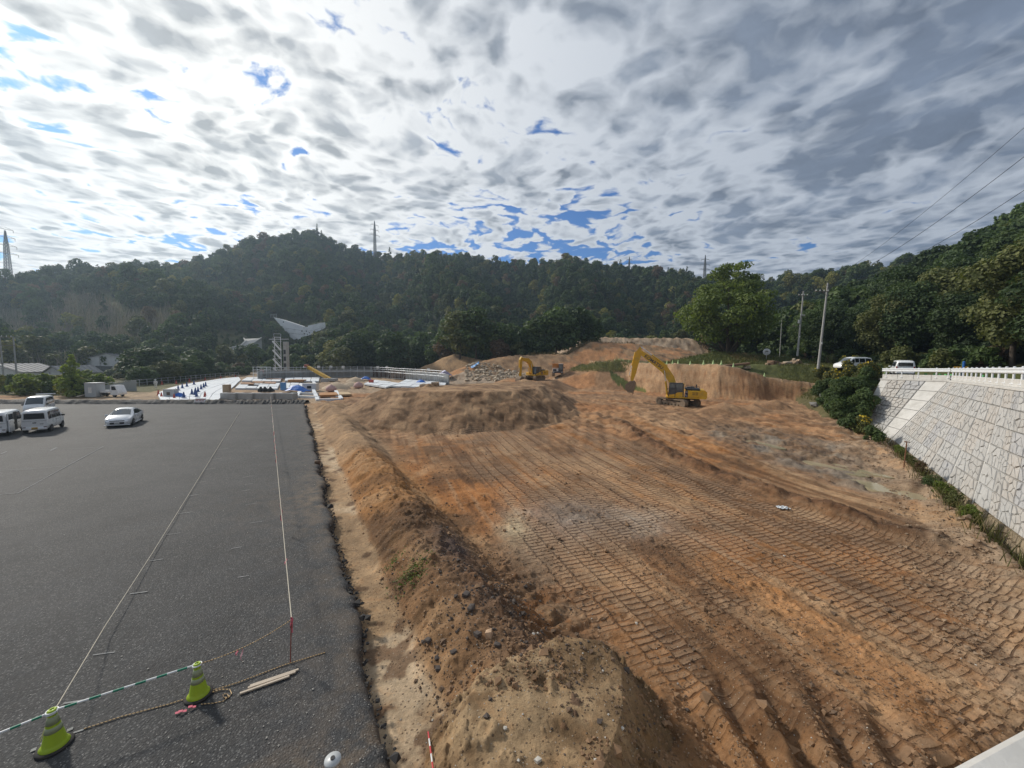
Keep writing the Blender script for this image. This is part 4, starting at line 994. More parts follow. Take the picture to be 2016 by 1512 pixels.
# --- the big tree on the grass bank
def big_tree():
    g = np.random.default_rng(5); base = hit(1462, 694); base = Vector((48.5, 86.5, zat(48.5, 86.5)))
    w, h = 24.0, 22.0
    P1, N1, C1, R1 = crown_cloud(g, w * 1.0, 15.5, 3.4, 84, 17000, .3, .55, rs=(.06, .135))
    P2, N2, C2, R2 = crown_cloud(g, w * .74, 6.0, 15.8, 20, 2600, .3, .45, rs=(.06, .14))
    e = empty('broadleaf_tree', base, .4, 'big spreading light-green tree with forked dark trunk on the grass bank', 'tree')
    V, Q = leaves(np.concatenate([P1, P2]), np.concatenate([N1, N2]), .30, g); cm = mesh_np('big_crown', V, Q); cm.materials.append(LEAF['fresh']); link('crown', cm, None, e)
    mb = MB()
    for k in range(4):
        a = k * 1.7 + .3; q = [Vector((0, 0, -.5)), Vector((math.cos(a) * .5, math.sin(a) * .5, 1.8)), Vector((math.cos(a) * 2.4, math.sin(a) * 2.4, 5.2)), Vector((math.cos(a) * 4.6, math.sin(a) * 4.6, 10.5)), Vector((math.cos(a) * 5.4, math.sin(a) * 5.4, 15.5))]
        mb.tube(q, [.75, .55, .36, .2, .05], 8)
        for c in list(C1[k::9])[:6]: c = Vector(c); s = q[2].lerp(q[3], .4); mb.tube([s, s.lerp(c, .5) + Vector((0, 0, -.3)), c], [.17, .1, .03], 5)
    for a in (2.9, 3.3, 4.0): mb.tube([Vector((0, 0, 1.2)), Vector((math.cos(a) * 3.6, math.sin(a) * 3.6, 3.0)), Vector((math.cos(a) * 8.2, math.sin(a) * 8.2, 4.4))], [.3, .18, .05], 6)
    mb.build('trunk', BARK, e)
big_tree()

# --- wooded slope on the right: individuals
def right_woods():
    pts = []
    for gy in np.arange(14, 150, 5.0):
        for gx in np.arange(52, 150, 5.0):
            x, y = gx + tr.uniform(-2, 2), gy + tr.uniform(-2, 2)
            inner = np.interp(y, [14, 30, 46, 66, 86, 110, 150], [55, 57.5, 59, 66, 70, 68, 70])
            if x < inner or x - inner > 44 + .25 * y or x / y > 2.1: continue
            pts.append((x, y, x - inner))
    def where(x, y): q = 1008 + 757 * x / y; return 'above the parked white vans' if q < 1740 else ('behind the guardrail bend' if q < 1880 else 'at the right edge of the picture')
    for x, y, dd in pts:
        r = math.hypot(x, y); az = math.degrees(math.atan2(x, y)); z = zat(x, y)
        k = tr.choices(('dark', 'mid', 'olive', 'conifer', 'yellow', 'brown'), (8, 2.4, .8 if az < 50 else 1.8, 1.6 if az < 47 else .6, .3, .3))[0]
        s = tr.uniform(.85, 1.25)
        lab = {'dark': 'dark green broadleaf tree in the right-hand wood', 'mid': 'mid green broadleaf tree in the right-hand wood', 'olive': 'olive green broadleaf tree in the right-hand wood',
               'conifer': 'dark pointed conifer in the right-hand wood', 'yellow': 'yellowing tree in the right-hand wood', 'brown': 'brownish tree in the right-hand wood'}[k]
        nm = 'conifer_tree' if k == 'conifer' else 'woodland_tree'
        ms = NEAR[k] if (r < 125) else (MIDT[k][0] if k in MIDT else NEAR[k])
        place_tree(nm, ms, (x, y, z - .2), s, tr.uniform(0, 6.28), lab + ', ' + where(x, y), 'trees of the wood on the right')
    for i in range(60):
        y = tr.uniform(22, 112); x = float(np.interp(y, [14, 30, 46, 66, 86, 110, 150], [55, 57.5, 58, 64, 66, 64, 68])) + tr.uniform(-1.5, 2.5)
        k = tr.choice(('dark', 'mid', 'olive', 'mid', 'brown'))
        place_tree('shrub', SHRUB[k], (x, y, zat(x, y) - .1), tr.uniform(.7, 1.3), tr.uniform(0, 6), {'dark': 'dark undergrowth shrub at the foot of the right-hand wood', 'mid': 'green undergrowth shrub at the foot of the right-hand wood', 'olive': 'olive undergrowth shrub at the foot of the right-hand wood', 'brown': 'rusty undergrowth shrub at the foot of the right-hand wood'}[k], 'shrubs at the foot of the right-hand wood', 'shrub')
right_woods()

# --- mid-distance trees read off the photograph: (px, base py, distance, height m, kind)
def mid_tree(px, Y, h, k, label, group, w=1.0, j=0):
    q = at(px, 700, 0, Y=Y); z = zat(q.x, q.y); s = h / 12.5
    e = place_tree('broadleaf_tree', MIDT[k][j % 2], (q.x, q.y, z - .2), s * w, tr.uniform(0, 6.28), label, group, sz=s); return e
KN = {'dark': 'dark green', 'mid': 'green', 'olive': 'olive green', 'yellow': 'yellowish', 'brown': 'rusty'}
for i, (px, Y, h, k) in enumerate(((905, 126, 15.5, 'olive'), (938, 124, 16.5, 'mid'), (972, 126, 15, 'mid'), (1005, 128, 16, 'mid'), (1030, 126, 14, 'dark'), (1062, 127, 16.2, 'mid'), (1095, 130, 17, 'mid'), (1128, 134, 17, 'dark'), (1150, 140, 15, 'mid'), (895, 133, 14, 'mid'), (985, 122, 9, 'brown'), (1020, 122, 7.5, 'olive'), (1075, 122, 8, 'dark'))):
    mid_tree(px, Y, h, k, KN[k] + ' tree in the round clump behind the small excavator', 'trees in the clump behind the small excavator', 1.15, i)
for i in range(34):
    px = 640 + i * 7.6 + tr.uniform(-6, 6); Y = tr.uniform(134, 166); k = tr.choices(('dark', 'mid', 'olive', 'brown', 'yellow'), (5, 4, 1.5, .8, .5))[0]
    mid_tree(px, Y, tr.uniform(10, 16), k, KN[k] + ' tree in the dense stand behind the scaffolded wall', 'trees behind the scaffolded wall', 1.1, i)
for i in range(44):
    px = 262 + i * 6.4 + tr.uniform(-8, 8); Y = tr.uniform(122, 160); k = tr.choices(('dark', 'mid', 'olive', 'brown'), (4, 5, 2, .5))[0]
    if 415 < px < 530: continue
    hh = tr.uniform(4.5, 8.0)
    if 535 < px < 572: hh = 3.0
    mid_tree(px, Y, hh, k, KN[k] + ' low tree on the bank left of the steel stair tower', 'low trees left of the stair tower', 1.35, i)
for i in range(16):
    px = 575 + i * 7 + tr.uniform(-6, 6); Y = tr.uniform(128, 150); k = tr.choice(('mid', 'olive', 'yellow', 'mid', 'olive'))
    mid_tree(px, Y, tr.uniform(4.5, 7.5) + (i > 8) * 3, k, KN[k] + ' low tree right of the steel stair tower', 'low trees right of the stair tower', 1.3, i)
for i in range(16):
    px = -30 + i * 20 + tr.uniform(-8, 8); Y = tr.uniform(112, 150); k = tr.choice(('dark', 'mid', 'olive', 'dark'))
    if 150 < px < 268: Y = tr.uniform(132, 150)
    mid_tree(px, Y, tr.uniform(2.8, 4.6), k, KN[k] + ' tree on the flat ground around the grey shed', 'trees around the grey shed', 1.3, i)
for i in range(64):
    px = 268 + i * 3.5 + tr.uniform(-5, 5); fy = np.interp(px, [165, 200, 250, 300, 352, 410, 470, 520], [775, 770, 762, 757, 752, 746, 741, 741]); Y = at(px, float(fy), 0).y + 1.5 + (i % 4) * 4 + tr.uniform(0, 3); k = tr.choices(('dark', 'mid', 'olive', 'brown'), (5, 4, 1.5, .4))[0]
    mid_tree(px, Y, tr.uniform(4.0, 7.0) * (1.15 if i % 4 > 1 else .8) * (.55 if 405 < px < 535 else 1), k, KN[k] + ' bushy tree right behind the pipe fence of the building site', 'bushy trees behind the pipe fence', 1.45, i)
for i in range(18):
    px = 186 + i * 6 + tr.uniform(-4, 4); Y = tr.uniform(94, 108); k = tr.choice(('dark', 'dark', 'mid', 'olive'))
    if px < 215: continue
    mid_tree(px, Y, tr.uniform(1.6, 2.6) if px < 262 else tr.uniform(4, 6), k, KN[k] + ' bush in front of the grey shed', 'bushes in front of the grey shed', 1.9, i)
# trees between the clump and the big tree, in front of the hill
for i in range(20):
    px = 1165 + i * 10 + tr.uniform(-6, 6); Y = tr.uniform(165, 205); k = tr.choices(('dark', 'mid', 'olive', 'yellow'), (4, 4, 1, .3))[0]
    mid_tree(px, Y, tr.uniform(9, 13), k, KN[k] + ' tree behind the far sand heaps', 'trees behind the far sand heaps', 1.15, i)
for i in range(22):
    px = 1530 + i * 9 + tr.uniform(-6, 6); Y = tr.uniform(98, 128); k = tr.choices(('dark', 'mid', 'olive', 'brown'), (4, 4, 1, .4))[0]
    mid_tree(px, Y, tr.uniform(9, 14), k, KN[k] + ' tree behind the two utility poles', 'trees behind the utility poles', 1.05, i)
# shrubs at the left edge beyond the lot
q = at(146, 788, .1, Y=56.0); _tm = tree_meshes('young_conifer', 301, 4.2, 6.4, .3, 40, 3800, .16, 'lime', 'cone', .1, .55)
place_tree('young_conifer', _tm, (q.x, q.y, 0), 1.0, 0, 'bushy yellow-green conical tree beyond the lot, left of the grey shed', 'tree')
for i in range(26):
    px = -40 + i * 9.5 + tr.uniform(-5, 5); Y = tr.uniform(56, 70); k = tr.choices(('lime', 'mid', 'olive', 'yellow'), (5, 3, 1, 1))[0]
    if 168 < px: Y = tr.uniform(68, 78)
    q = at(px, 760, 0, Y=Y); place_tree('shrub', SHRUB[k], (q.x, q.y, zat(q.x, q.y) - .1), tr.uniform(.75, 1.25), tr.uniform(0, 6), {'lime': 'bright green', 'mid': 'green', 'olive': 'olive', 'yellow': 'yellowish'}[k] + ' shrub beyond the far left edge of the parking lot', 'shrubs beyond the parking lot', 'shrub')

# --- hillside forest: nearest trees are individuals, the rest one mass
def hillside():
    g = np.random.default_rng(9); P = []
    step = 4.5
    for r in np.arange(152, 440, step):
        na = int(R(118) * r / (step * (1.0 + .25 * (r > 300)))); az = np.linspace(R(-61), R(57), na) + g.uniform(-.5, .5, na) * R(118) / na
        rr_ = r + g.uniform(-.5, .5, na) * step; P.append(np.stack([np.sin(az) * rr_, np.cos(az) * rr_], 1))
    P = np.concatenate(P); x, y = P[:, 0], P[:, 1]; r = np.hypot(x, y); az = np.arctan2(x, y); hz = hill(x, y)
    rc = np.interp(az, [R(-60), R(-40), R(-27), R(-5), R(10), R(25), R(45)], [370, 390, 390, 360, 350, 360, 330])
    px = 1008 + 757 * x / y
    z = terrain(x, y, False); py = 700 - 757 * (z - 6.5) / y
    ok = (hz > .5) & (r < rc + 14) & (z - hz < 14) & ~((x > 52) & (y < 118))
    # clearings: the dam, the concrete chute and the bare thicket
    low = ((px > 528) & (px < 652) & (py > 634) & (py < 715)) | ((px > 425) & (px < 528) & (py > 660) & (py < 720))
    thick = (px > -40) & (px < 352) & (py > 600 + 22 * np.sin(px / 37)) & (py < 700); ok &= ~(thick & (g.uniform(size=len(x)) < .80))
    x, y, z, r, px, py, low = (a[ok] for a in (x, y, z, r, px, py, low))
    kinds = ['dark', 'mid', 'olive', 'yellow', 'brown', 'conifer']; n = len(x)
    tone = fbm(x / 40, y / 40, 411, 3)
    pr = np.stack([np.full(n, 4.2) - tone * 8, np.full(n, 3.2) + tone * 6, np.full(n, 1.2) + tone * 4, np.full(n, .45) + np.clip(tone, 0, 1) * 3.5, np.full(n, .5), np.full(n, .5)], 1).clip(.02); pr /= pr.sum(1, keepdims=True)
    k = (pr.cumsum(1) > g.uniform(size=(n, 1))).argmax(1)
    sc = np.exp(g.normal(size=n) * .19) * .82 * np.where(low, .28, 1.0); vis = 1.0 / r
    order = np.argsort(r); near = order[:270]; rest = order[260:]
    protos = []
    for kk in kinds: protos += [(kk, m) for m in FAR[kk]]
    first = {}
    for i in near:
        kk = kinds[k[i]]; j = int(g.integers(len(FAR[kk]))); o = link('conifer_tree' if kk == 'conifer' else 'hillside_tree', FAR[kk][j])
        o.location = (x[i], y[i], z[i] - .3); o.rotation_euler = (0, 0, g.uniform(0, 6.28)); o.scale = (sc[i], sc[i], sc[i] * g.uniform(.85, 1.15)); first.setdefault((kk, j), o)
        lab = {'conifer': 'pointed dark conifer low on the wooded hillside'}.get(kk, KN.get(kk, '') + ' tree low on the wooded hillside')
        place = ('above the dead thicket on the left', 'around the concrete dam', 'behind the round clump of trees', 'behind the far sand heaps', 'behind the big light-green tree')[sum(px[i] > q for q in (350, 700, 1100, 1400))]
        tag(o, lab.replace('low on the wooded hillside', 'low on the wooded hillside, ' + place), 'tree', 'trees low on the wooded hillside')
    # the rest
    me = bpy.data.meshes.new('forest_points'); me.vertices.add(len(rest)); me.vertices.foreach_set('co', np.stack([x[rest], y[rest], z[rest] - .3], 1).astype(np.float32).ravel())
    src = [];
    for kk in kinds:
        for j in range(len(FAR[kk])):
            if (kk, j) in first: src.append((kk, j, first[kk, j]))
    ids = []
    for i in rest:
        c = [q for q, sx in enumerate(src) if sx[0] == kinds[k[i]]] or [0]; ids.append(c[int(g.integers(len(c)))])
    a = me.attributes.new('pick', 'INT', 'POINT'); a.data.foreach_set('value', np.array(ids, dtype=np.int32))
    a = me.attributes.new('turn', 'FLOAT_VECTOR', 'POINT'); tv = np.zeros((len(rest), 3), np.float32); tv[:, 2] = g.uniform(0, 6.28, len(rest)); a.data.foreach_set('vector', tv.ravel())
    a = me.attributes.new('size', 'FLOAT_VECTOR', 'POINT'); sv = np.repeat(sc[rest][:, None], 3, 1) * (1.0 + .15 * (r[rest][:, None] > 300)); sv[:, 2] *= g.uniform(.85, 1.2, len(rest)); a.data.foreach_set('vector', sv.astype(np.float32).ravel())
    fo = link('hillside_forest', me); fo['kind'] = 'stuff'; fo['label'] = 'dense mixed forest covering the hill to its skyline'
    ng = bpy.data.node_groups.new('forest', 'GeometryNodeTree')
    ng.interface.new_socket('Geometry', in_out='INPUT', socket_type='NodeSocketGeometry'); ng.interface.new_socket('Geometry', in_out='OUTPUT', socket_type='NodeSocketGeometry')
    N = ng.nodes; L = ng.links; gi = N.new('NodeGroupInput'); go = N.new('NodeGroupOutput'); mp = N.new('GeometryNodeMeshToPoints'); ip = N.new('GeometryNodeInstanceOnPoints'); jg = N.new('GeometryNodeJoinGeometry')
    L.new(gi.outputs[0], mp.inputs[0]); L.new(mp.outputs[0], ip.inputs['Points'])
    for kk, j, o in reversed(src):
        oi = N.new('GeometryNodeObjectInfo'); oi.transform_space = 'ORIGINAL'; oi.inputs['Object'].default_value = o; oi.inputs['As Instance'].default_value = True; L.new(oi.outputs['Geometry'], jg.inputs[0])
    L.new(jg.outputs[0], ip.inputs['Instance']); ip.inputs['Pick Instance'].default_value = True
    def na(nm, typ): q = N.new('GeometryNodeInputNamedAttribute'); q.data_type = typ; q.inputs['Name'].default_value = nm; return q.outputs['Attribute']
    L.new(na('pick', 'INT'), ip.inputs['Instance Index']); er = N.new('FunctionNodeEulerToRotation'); L.new(na('turn', 'FLOAT_VECTOR'), er.inputs[0]); L.new(er.outputs[0], ip.inputs['Rotation']); L.new(na('size', 'FLOAT_VECTOR'), ip.inputs['Scale'])
    L.new(ip.outputs[0], go.inputs[0]); md = fo.modifiers.new('forest', 'NODES'); md.node_group = ng
    print('forest', len(near), len(rest))
hillside()

# --- blades and stems
def blades(name, pts, h, w, m, label, g, lean=.35, up=True):
    """upright blades, one joined mesh"""
    n = len(pts); P = np.array(pts, float); a = g.uniform(0, 6.28, n); hh = h * g.uniform(.5, 1.3, n); T = np.stack([np.cos(a), np.sin(a), np.zeros(n)], 1) * w / 2
    tip = P + np.stack([g.normal(size=n) * lean * hh, g.normal(size=n) * lean * hh, hh], 1); mid = P * .5 + tip * .5 + np.array([0, 0, 1]) * hh[:, None] * .08
    V = np.stack([P - T, P + T, mid + T * .8, tip, mid - T * .8], 1).reshape(-1, 3); i = np.arange(n)[:, None] * 5
    Q = np.concatenate([i + np.array([[0, 1, 2, 4]]), i + np.array([[4, 2, 3, 3]])]); Q = Q.reshape(-1, 4)
    me = bpy.data.meshes.new(name); F = np.concatenate([i + np.array([[0, 1, 2, 3, 4]])])
    me = mesh_np(name, V, F); o = link(name, me, m); o['kind'] = 'stuff'; o['label'] = label; return o
gg = np.random.default_rng(21)
def scatter(n, fn, xr, yr):
    x = gg.uniform(*xr, n * 4); y = gg.uniform(*yr, n * 4); k = fn(x, y); x, y = x[k][:n], y[k][:n]; return np.stack([x, y, terrain(x, y, False) - .03], 1)
def near_line(pts, w0, w1=None): return lambda x, y: line_dist(x, y, pts)[0] < w0 * gg.uniform(0, 1, len(x)) ** .6
# grass at the foot of the wall
foot = [(p[0] - .9, p[1] + .35, 0) for p in WALL_BOT[:4]]
blades('wall_foot_grass', scatter(9000, lambda x, y: (np.hypot(x, y) > 14) & (line_dist(x, y, foot)[0] < .85 * gg.uniform(0, 1, len(x)) + .15) & (vnoise(x / 1.6, y / 1.6, 5) > .35), (10, 40), (6, 44)), .8, .03, GRASS, 'green grass growing in the trench at the foot of the retaining wall', gg)
blades('dry_wall_foot_grass', scatter(2600, lambda x, y: (np.hypot(x, y) > 14) & (line_dist(x, y, foot)[0] < 1.1 * gg.uniform(0, 1, len(x))) & (vnoise(x / 1.9, y / 1.9, 15) > .45), (10, 40), (6, 44)), .7, .022, DRYGRASS, 'dry tall grass stems at the foot of the retaining wall', gg)
blades('bank_grass', scatter(9000, lambda x, y: (line_dist(x, y, [(37, 84, 0), (44, 83, 0), (57, 79, 0), (63, 75, 0)])[0] < 7) & (y < 86), (30, 68), (68, 90)), .42, .10, GRASS, 'short grass covering the bank under the big tree', gg)
blades('verge_grass', scatter(6000, lambda x, y: (poly_sd(x, y, [(43.5, 62), (60, 58), (66, 72), (58, 74), (48, 70)]) < 0) | (poly_sd(x, y, [(41.8, 42.6), (47, 44), (49, 58), (45.5, 60), (42, 52)]) < .5), (36, 68), (40, 76)), .45, .07, GRASS, 'rough grass on the verge by the utility poles', gg)
blades('knoll_grass', scatter(2600, lambda x, y: (line_dist(x, y, [(17, 91, 0), (20.5, 87.5, 0), (24, 87, 0)])[0] < 3.4) & (terrain(x, y, False) > 3.3), (11, 29), (80, 97)), .55, .10, PALEGRASS, 'pale grass on the knoll at the left end of the cut face', gg)
blades('terrace_grass', scatter(4200, lambda x, y: line_dist(x, y, [(6, 114, 0), (17, 119, 0), (25, 124, 0), (37, 123.5, 0)])[0] < 2.6 * gg.uniform(.2, 1, len(x)), (0, 44), (106, 130)), 1.0, .16, DRYGRASS, 'rusty dry grass along the top of the brown slope', gg)
blades('bare_thicket', scatter(11000, lambda x, y: (hill(x, y) > .3) & (1008 + 757 * x / y > -40) & (1008 + 757 * x / y < 352) & (700 - 757 * (terrain(x, y, False) - 6.5) / y > 612 + 22 * np.sin((1008 + 757 * x / y) / 37)), (-330, -130), (110, 260)), 5.6, .15, REED, 'pale bare stems of a dead thicket on the left hillside', gg, .17)
# weeds on the berm, with small leaves
def weed_patch(name, c, w, n, size, h, kind, label):
    g = gg; P = np.stack([c[0] + g.normal(size=n) * w, c[1] + g.normal(size=n) * w * 1.2, np.zeros(n)], 1); P[:, 2] = terrain(P[:, 0], P[:, 1], False) + g.uniform(0, h, n)
    V, Q = leaves(P, g.normal(size=(n, 3)) * .5 + np.array([0, 0, 1.0]), size, g); o = link(name, mesh_np(name, V, Q), LEAF[kind]); o['kind'] = 'stuff'; o['label'] = label
q = hit(812, 1128); weed_patch('berm_weeds', q, .26, 420, .035, .10, 'fresh', 'low green weeds on the side of the soil berm')
q = hit(775, 1108); weed_patch('berm_weeds', q, .16, 130, .03, .08, 'fresh', 'thin green weeds higher on the soil berm, above the larger weed patch')
q = hit(920, 716); 
# goldenrod thicket between the cut face and the wall
def goldenrod(px, py, h, w, gold, label, nm='flowering_bush'):
    b = hit(px - (14 if 1690 < px < 1760 else 8 if px < 1690 else 0), py); w *= 1.12 if px < 1690 else .95; h *= 1.15; g = np.random.default_rng(int(px * 7 + py)); n = int(900 * w * w * .5 + 500)
    P, N, C, Rr = crown_cloud(g, w, h, .1, 12, n, .12, .9, shape='dome'); V, Q = leaves(P, N, .13, g, .4)
    e = empty(nm, (b.x, b.y, b.z - .15), 0, label, 'bush', 'bushes beside the end of the retaining wall'); me = mesh_np('foliage', V, Q); link('foliage', me, LEAF['olive' if gold else 'mid'], e)
    mb = MB()
    for c in C[:9]: mb.tube([(c[0] * .2, c[1] * .2, -.2), (c[0] * .7, c[1] * .7, c[2] * .6), tuple(c)], [.03, .02, .01], 4)
    mb.build('stem', BARK, e)
    if gold:
        top = P[(P[:, 2] > h * .55)]; k = g.choice(len(top), min(len(top), 170)); V, Q = leaves(top[k] + np.array([0, 0, .1]), g.normal(size=(len(k), 3)) + np.array([0, 0, .8]), .10, g, .8); link('flowers', mesh_np('flowers', V, Q), GOLD, e)['kind'] = 'stuff'
for px, py, h, w, gd, lb in ((1668, 770, 2.2, 3.0, 1, 'goldenrod bush with many yellow flowers in the middle of the thicket'), (1692, 752, 2.2, 3.2, 1, 'tall goldenrod bush in front of the white van on the road'), (1722, 758, 2.3, 2.8, 1, 'goldenrod bush right against the top corner of the wall'), (1675, 800, 2.2, 3.0, 0, 'dark leafy bush low down beside the wall end'),
                          (1700, 790, 2.3, 2.8, 0, 'dark leafy bush hugging the left edge of the wall'), (1652, 812, 1.6, 2.4, 0, 'low dark bush next to the rubble at the cut face foot'), (1690, 822, 1.6, 2.4, 0, 'low green bush under the left wall edge'), (1712, 852, 1.3, 2.0, 1, 'small bush with few yellow tips at the wall foot'), (1655, 745, 1.6, 2.4, 1, 'yellow flowering bush on the verge by the green barrier'), (1737, 742, 1.4, 2.0, 0, 'small dark bush behind the kerb end'),
                          (1640, 760, 2.0, 2.8, 1, 'goldenrod bush low on the left of the thicket, above the grey boulder'), (1662, 785, 2.2, 3.0, 0, 'dark bush in the middle of the goldenrod thicket'), (1710, 770, 2.4, 3.0, 0, 'dark tall bush hard against the wall top'), (1682, 735, 1.8, 3.0, 1, 'yellow-tipped bush highest in the thicket, hiding the van wheels'), (1640, 800, 1.5, 2.4, 0, 'low shaded bush over the grey stones'), (1715, 815, 2.0, 2.6, 0, 'dark bush halfway down the wall edge'),
                          (1625, 745, 1.6, 2.8, 1, 'leftmost goldenrod bush by the green barrier'), (1632, 778, 1.8, 2.8, 0, 'green bush left of the thicket over the grey boulder'), (1668, 825, 1.6, 2.6, 0, 'low green bush spilling onto the rubble'), (1692, 845, 1.4, 2.4, 0, 'low bush at the lower end of the thicket'), (1732, 868, 1.0, 1.6, 0, 'pale green tuft of weeds at the corner of the wall foot')):
    goldenrod(px, py, h, w, gd, lb)
def weed_clump(i, f):
    B1, B2 = Vector(WALL_BOT[1]), Vector(WALL_BOT[2]); p = B1.lerp(B2, f) + Vector((-.95, .62, 0)); z = zat(p.x, p.y); g = np.random.default_rng(600 + i); h = tr.uniform(.6, 1.15); w = tr.uniform(.8, 1.4)
    P, N, C, Rr = crown_cloud(g, w, h, .1, 12, 900, .06, 1.1, shape='dome'); V, Q = leaves(P, N, .075, g, .3)
    nm = ('broad', 'feathery', 'sparse', 'dark', 'tall', 'low', 'thick')[i]; pos = ('farthest of its row', 'second from the far end', 'third from the far end', 'in the middle of the row', 'third from the frame edge', 'second from the frame edge', 'nearest the frame edge')[i]
    e = empty('weed_clump', (p.x, p.y, z - .1), 0, nm + ' weed clump in the trench below the wall, ' + pos, 'weed', 'weed clumps along the wall foot'); link('foliage', mesh_np('foliage', V, Q), LEAF[('lime', 'olive', 'brown', 'mid', 'lime', 'olive', 'lime')[i]], e); mb = MB()
    for c in C[:9]: mb.tube([(c[0] * .3, c[1] * .3, -.2), (c[0] * .7, c[1] * .7, c[2] * .6), tuple(c)], [.015, .012, .006], 4)
    mb.build('stem', BARK, e)
for i, f in enumerate((.42, .56, .68, .78, .87, .95, 1.03)): weed_clump(i, f)
# ------------------------------------------------------------------ vehicles
PAINT_W = mat('white_car_paint', (.86, .87, .87), .28, var=.03, scale=1.5, coat=.6, dirt=(.5, .48, .44), dirtamt=.12)
PAINT_S = mat('silver_white_paint', (.80, .82, .84), .25, .1, var=.03, scale=1.5, coat=.7)
GLASS = mat('dark_glass', (.018, .022, .026), .06, var=.05, spec=.8)
GLASS2 = mat('windscreen_glass', (.075, .09, .10), .05, var=.2, scale=1.2, spec=.8)
BLACK = mat('black_plastic', (.022, .022, .024), .55, var=.2)
RUBBER = mat('rubber', (.025, .025, .026), .85, var=.25, scale=6, dirt=(.16, .11, .07), dirtamt=.35)
ALLOY = mat('wheel_metal', (.48, .49, .50), .35, .7, var=.1)
LAMP = mat('lamp_glass', (.70, .72, .74), .12, var=.1, spec=.8)
REDLAMP = mat('red_lamp', (.34, .02, .02), .2, var=.1)
PLATE_Y = mat('yellow_plate', (.62, .36, .05), .5, var=.05); PLATE_W = mat('white_plate', (.72, .73, .72), .5, var=.05)
PLATE_K = mat('plate_ink', (.03, .05, .04), .6); INT = mat('vehicle_interior', (.05, .048, .045), .9, var=.3)
def lerp_st(S, x):
    for i in range(len(S) - 1):
        if S[i][0] <= x <= S[i + 1][0]:
            f = (x - S[i][0]) / (S[i + 1][0] - S[i][0]); return [a + (b - a) * f for a, b in zip(S[i], S[i + 1])]
    return list(S[0] if x < S[0][0] else S[-1])
def section(s):
    x, zb, zbelt, zt, wb, wl, wt = s
    h = [(wb * .82, zb), (wb, zb + .10), (wl, zb + (zbelt - zb) * .55), (wl * .985, zbelt), (wl * .55 + wt * .45, zbelt + (zt - zbelt) * .45), (wt, zt - .07), (wt * .86, zt - .015), (wt * .45, zt + .01)]
    return [Vector((x, y, z)) for y, z in h] + [Vector((x, 0, zt + .018))] + [Vector((x, -y, z)) for y, z in reversed(h)]
def car_body(S, name, m, parent):
    xs = []
    for i in range(len(S) - 1):
        n = max(1, int((S[i + 1][0] - S[i][0]) / .14)); xs += [S[i][0] + (S[i + 1][0] - S[i][0]) * k / n for k in range(n)]
    xs.append(S[-1][0]); V = []; mb = MB()
    for x in xs: V += section(lerp_st(S, x))
    n = 17; F = [(i * n + k, i * n + k + 1, (i + 1) * n + k + 1, (i + 1) * n + k) for i in range(len(xs) - 1) for k in range(n - 1)]
    F += [(i * n, (i + 1) * n, (i + 1) * n + n - 1, i * n + n - 1) for i in range(len(xs) - 1)]
    mb._add(V, F, 0, True); mb._add(V[:n], [list(range(n))]); mb._add(V[-n:], [list(range(n))])
    o = mb.build(name, m, parent); return o
def skin(mb, rows, off, mi=0):
    """thin patch following a grid of points, standing proud by off (vectors) with a closed rim"""
    R_ = len(rows); Cn = len(rows[0]); V = [p + o for row in rows for p, o in row]; W = [p - o * .6 for row in rows for p, o in row]; b = len(V)
    F = [(i * Cn + j, i * Cn + j + 1, (i + 1) * Cn + j + 1, (i + 1) * Cn + j) for i in range(R_ - 1) for j in range(Cn - 1)]
    per = [j for j in range(Cn)] + [i * Cn + Cn - 1 for i in range(1, R_)] + [(R_ - 1) * Cn + j for j in range(Cn - 2, -1, -1)] + [i * Cn for i in range(R_ - 2, 0, -1)]
    for k in range(len(per)): a, c = per[k], per[(k + 1) % len(per)]; F.append((a, c, c + b, a + b))
    mb._add(V + W, F, mi)
def side_patch(S, side, x0, x1, u0, u1, off=.012, sk=0.0):
    """window on the flank between belt (u=0) and roof rail (u=1); sk leans the x range by height"""
    mb = MB(); rows = []
    for i in range(5):
        u = u0 + (u1 - u0) * i / 4; row = []
        for j in range(5):
            x = x0 + (x1 - x0) * j / 4 + (sk * i / 4 * (1 - j / 4) if sk > 0 else sk * i / 4 * (j / 4)); s = lerp_st(S, x); P = section(s)
            a, b, c = P[3], P[4], P[5]; p = a.lerp(b, u / .45) if u < .45 else b.lerp(c, (u - .45) / .55)
            p = Vector((p.x, p.y * side, p.z)); row.append((p, Vector((0, side * off, off * .3))))
        rows.append(row)
    skin(mb, rows, off); return mb
def top_patch(S, x0, x1, w, off=.012, inset=.0):
    mb = MB(); rows = []
    for i in range(6):
        x = x0 + (x1 - x0) * i / 5; s = lerp_st(S, x); s2 = lerp_st(S, x + .02); sl = (s2[3] - s[3]) / .02; n = Vector((-sl, 0, 1)).normalized(); row = []
        for j in range(7):
            f = -1 + 2 * j / 6; y = f * s[6] * w; row.append((Vector((x, y, s[3] + .018 - .045 * f * f)), n * off))
        rows.append(row)
    skin(mb, rows, off); return mb
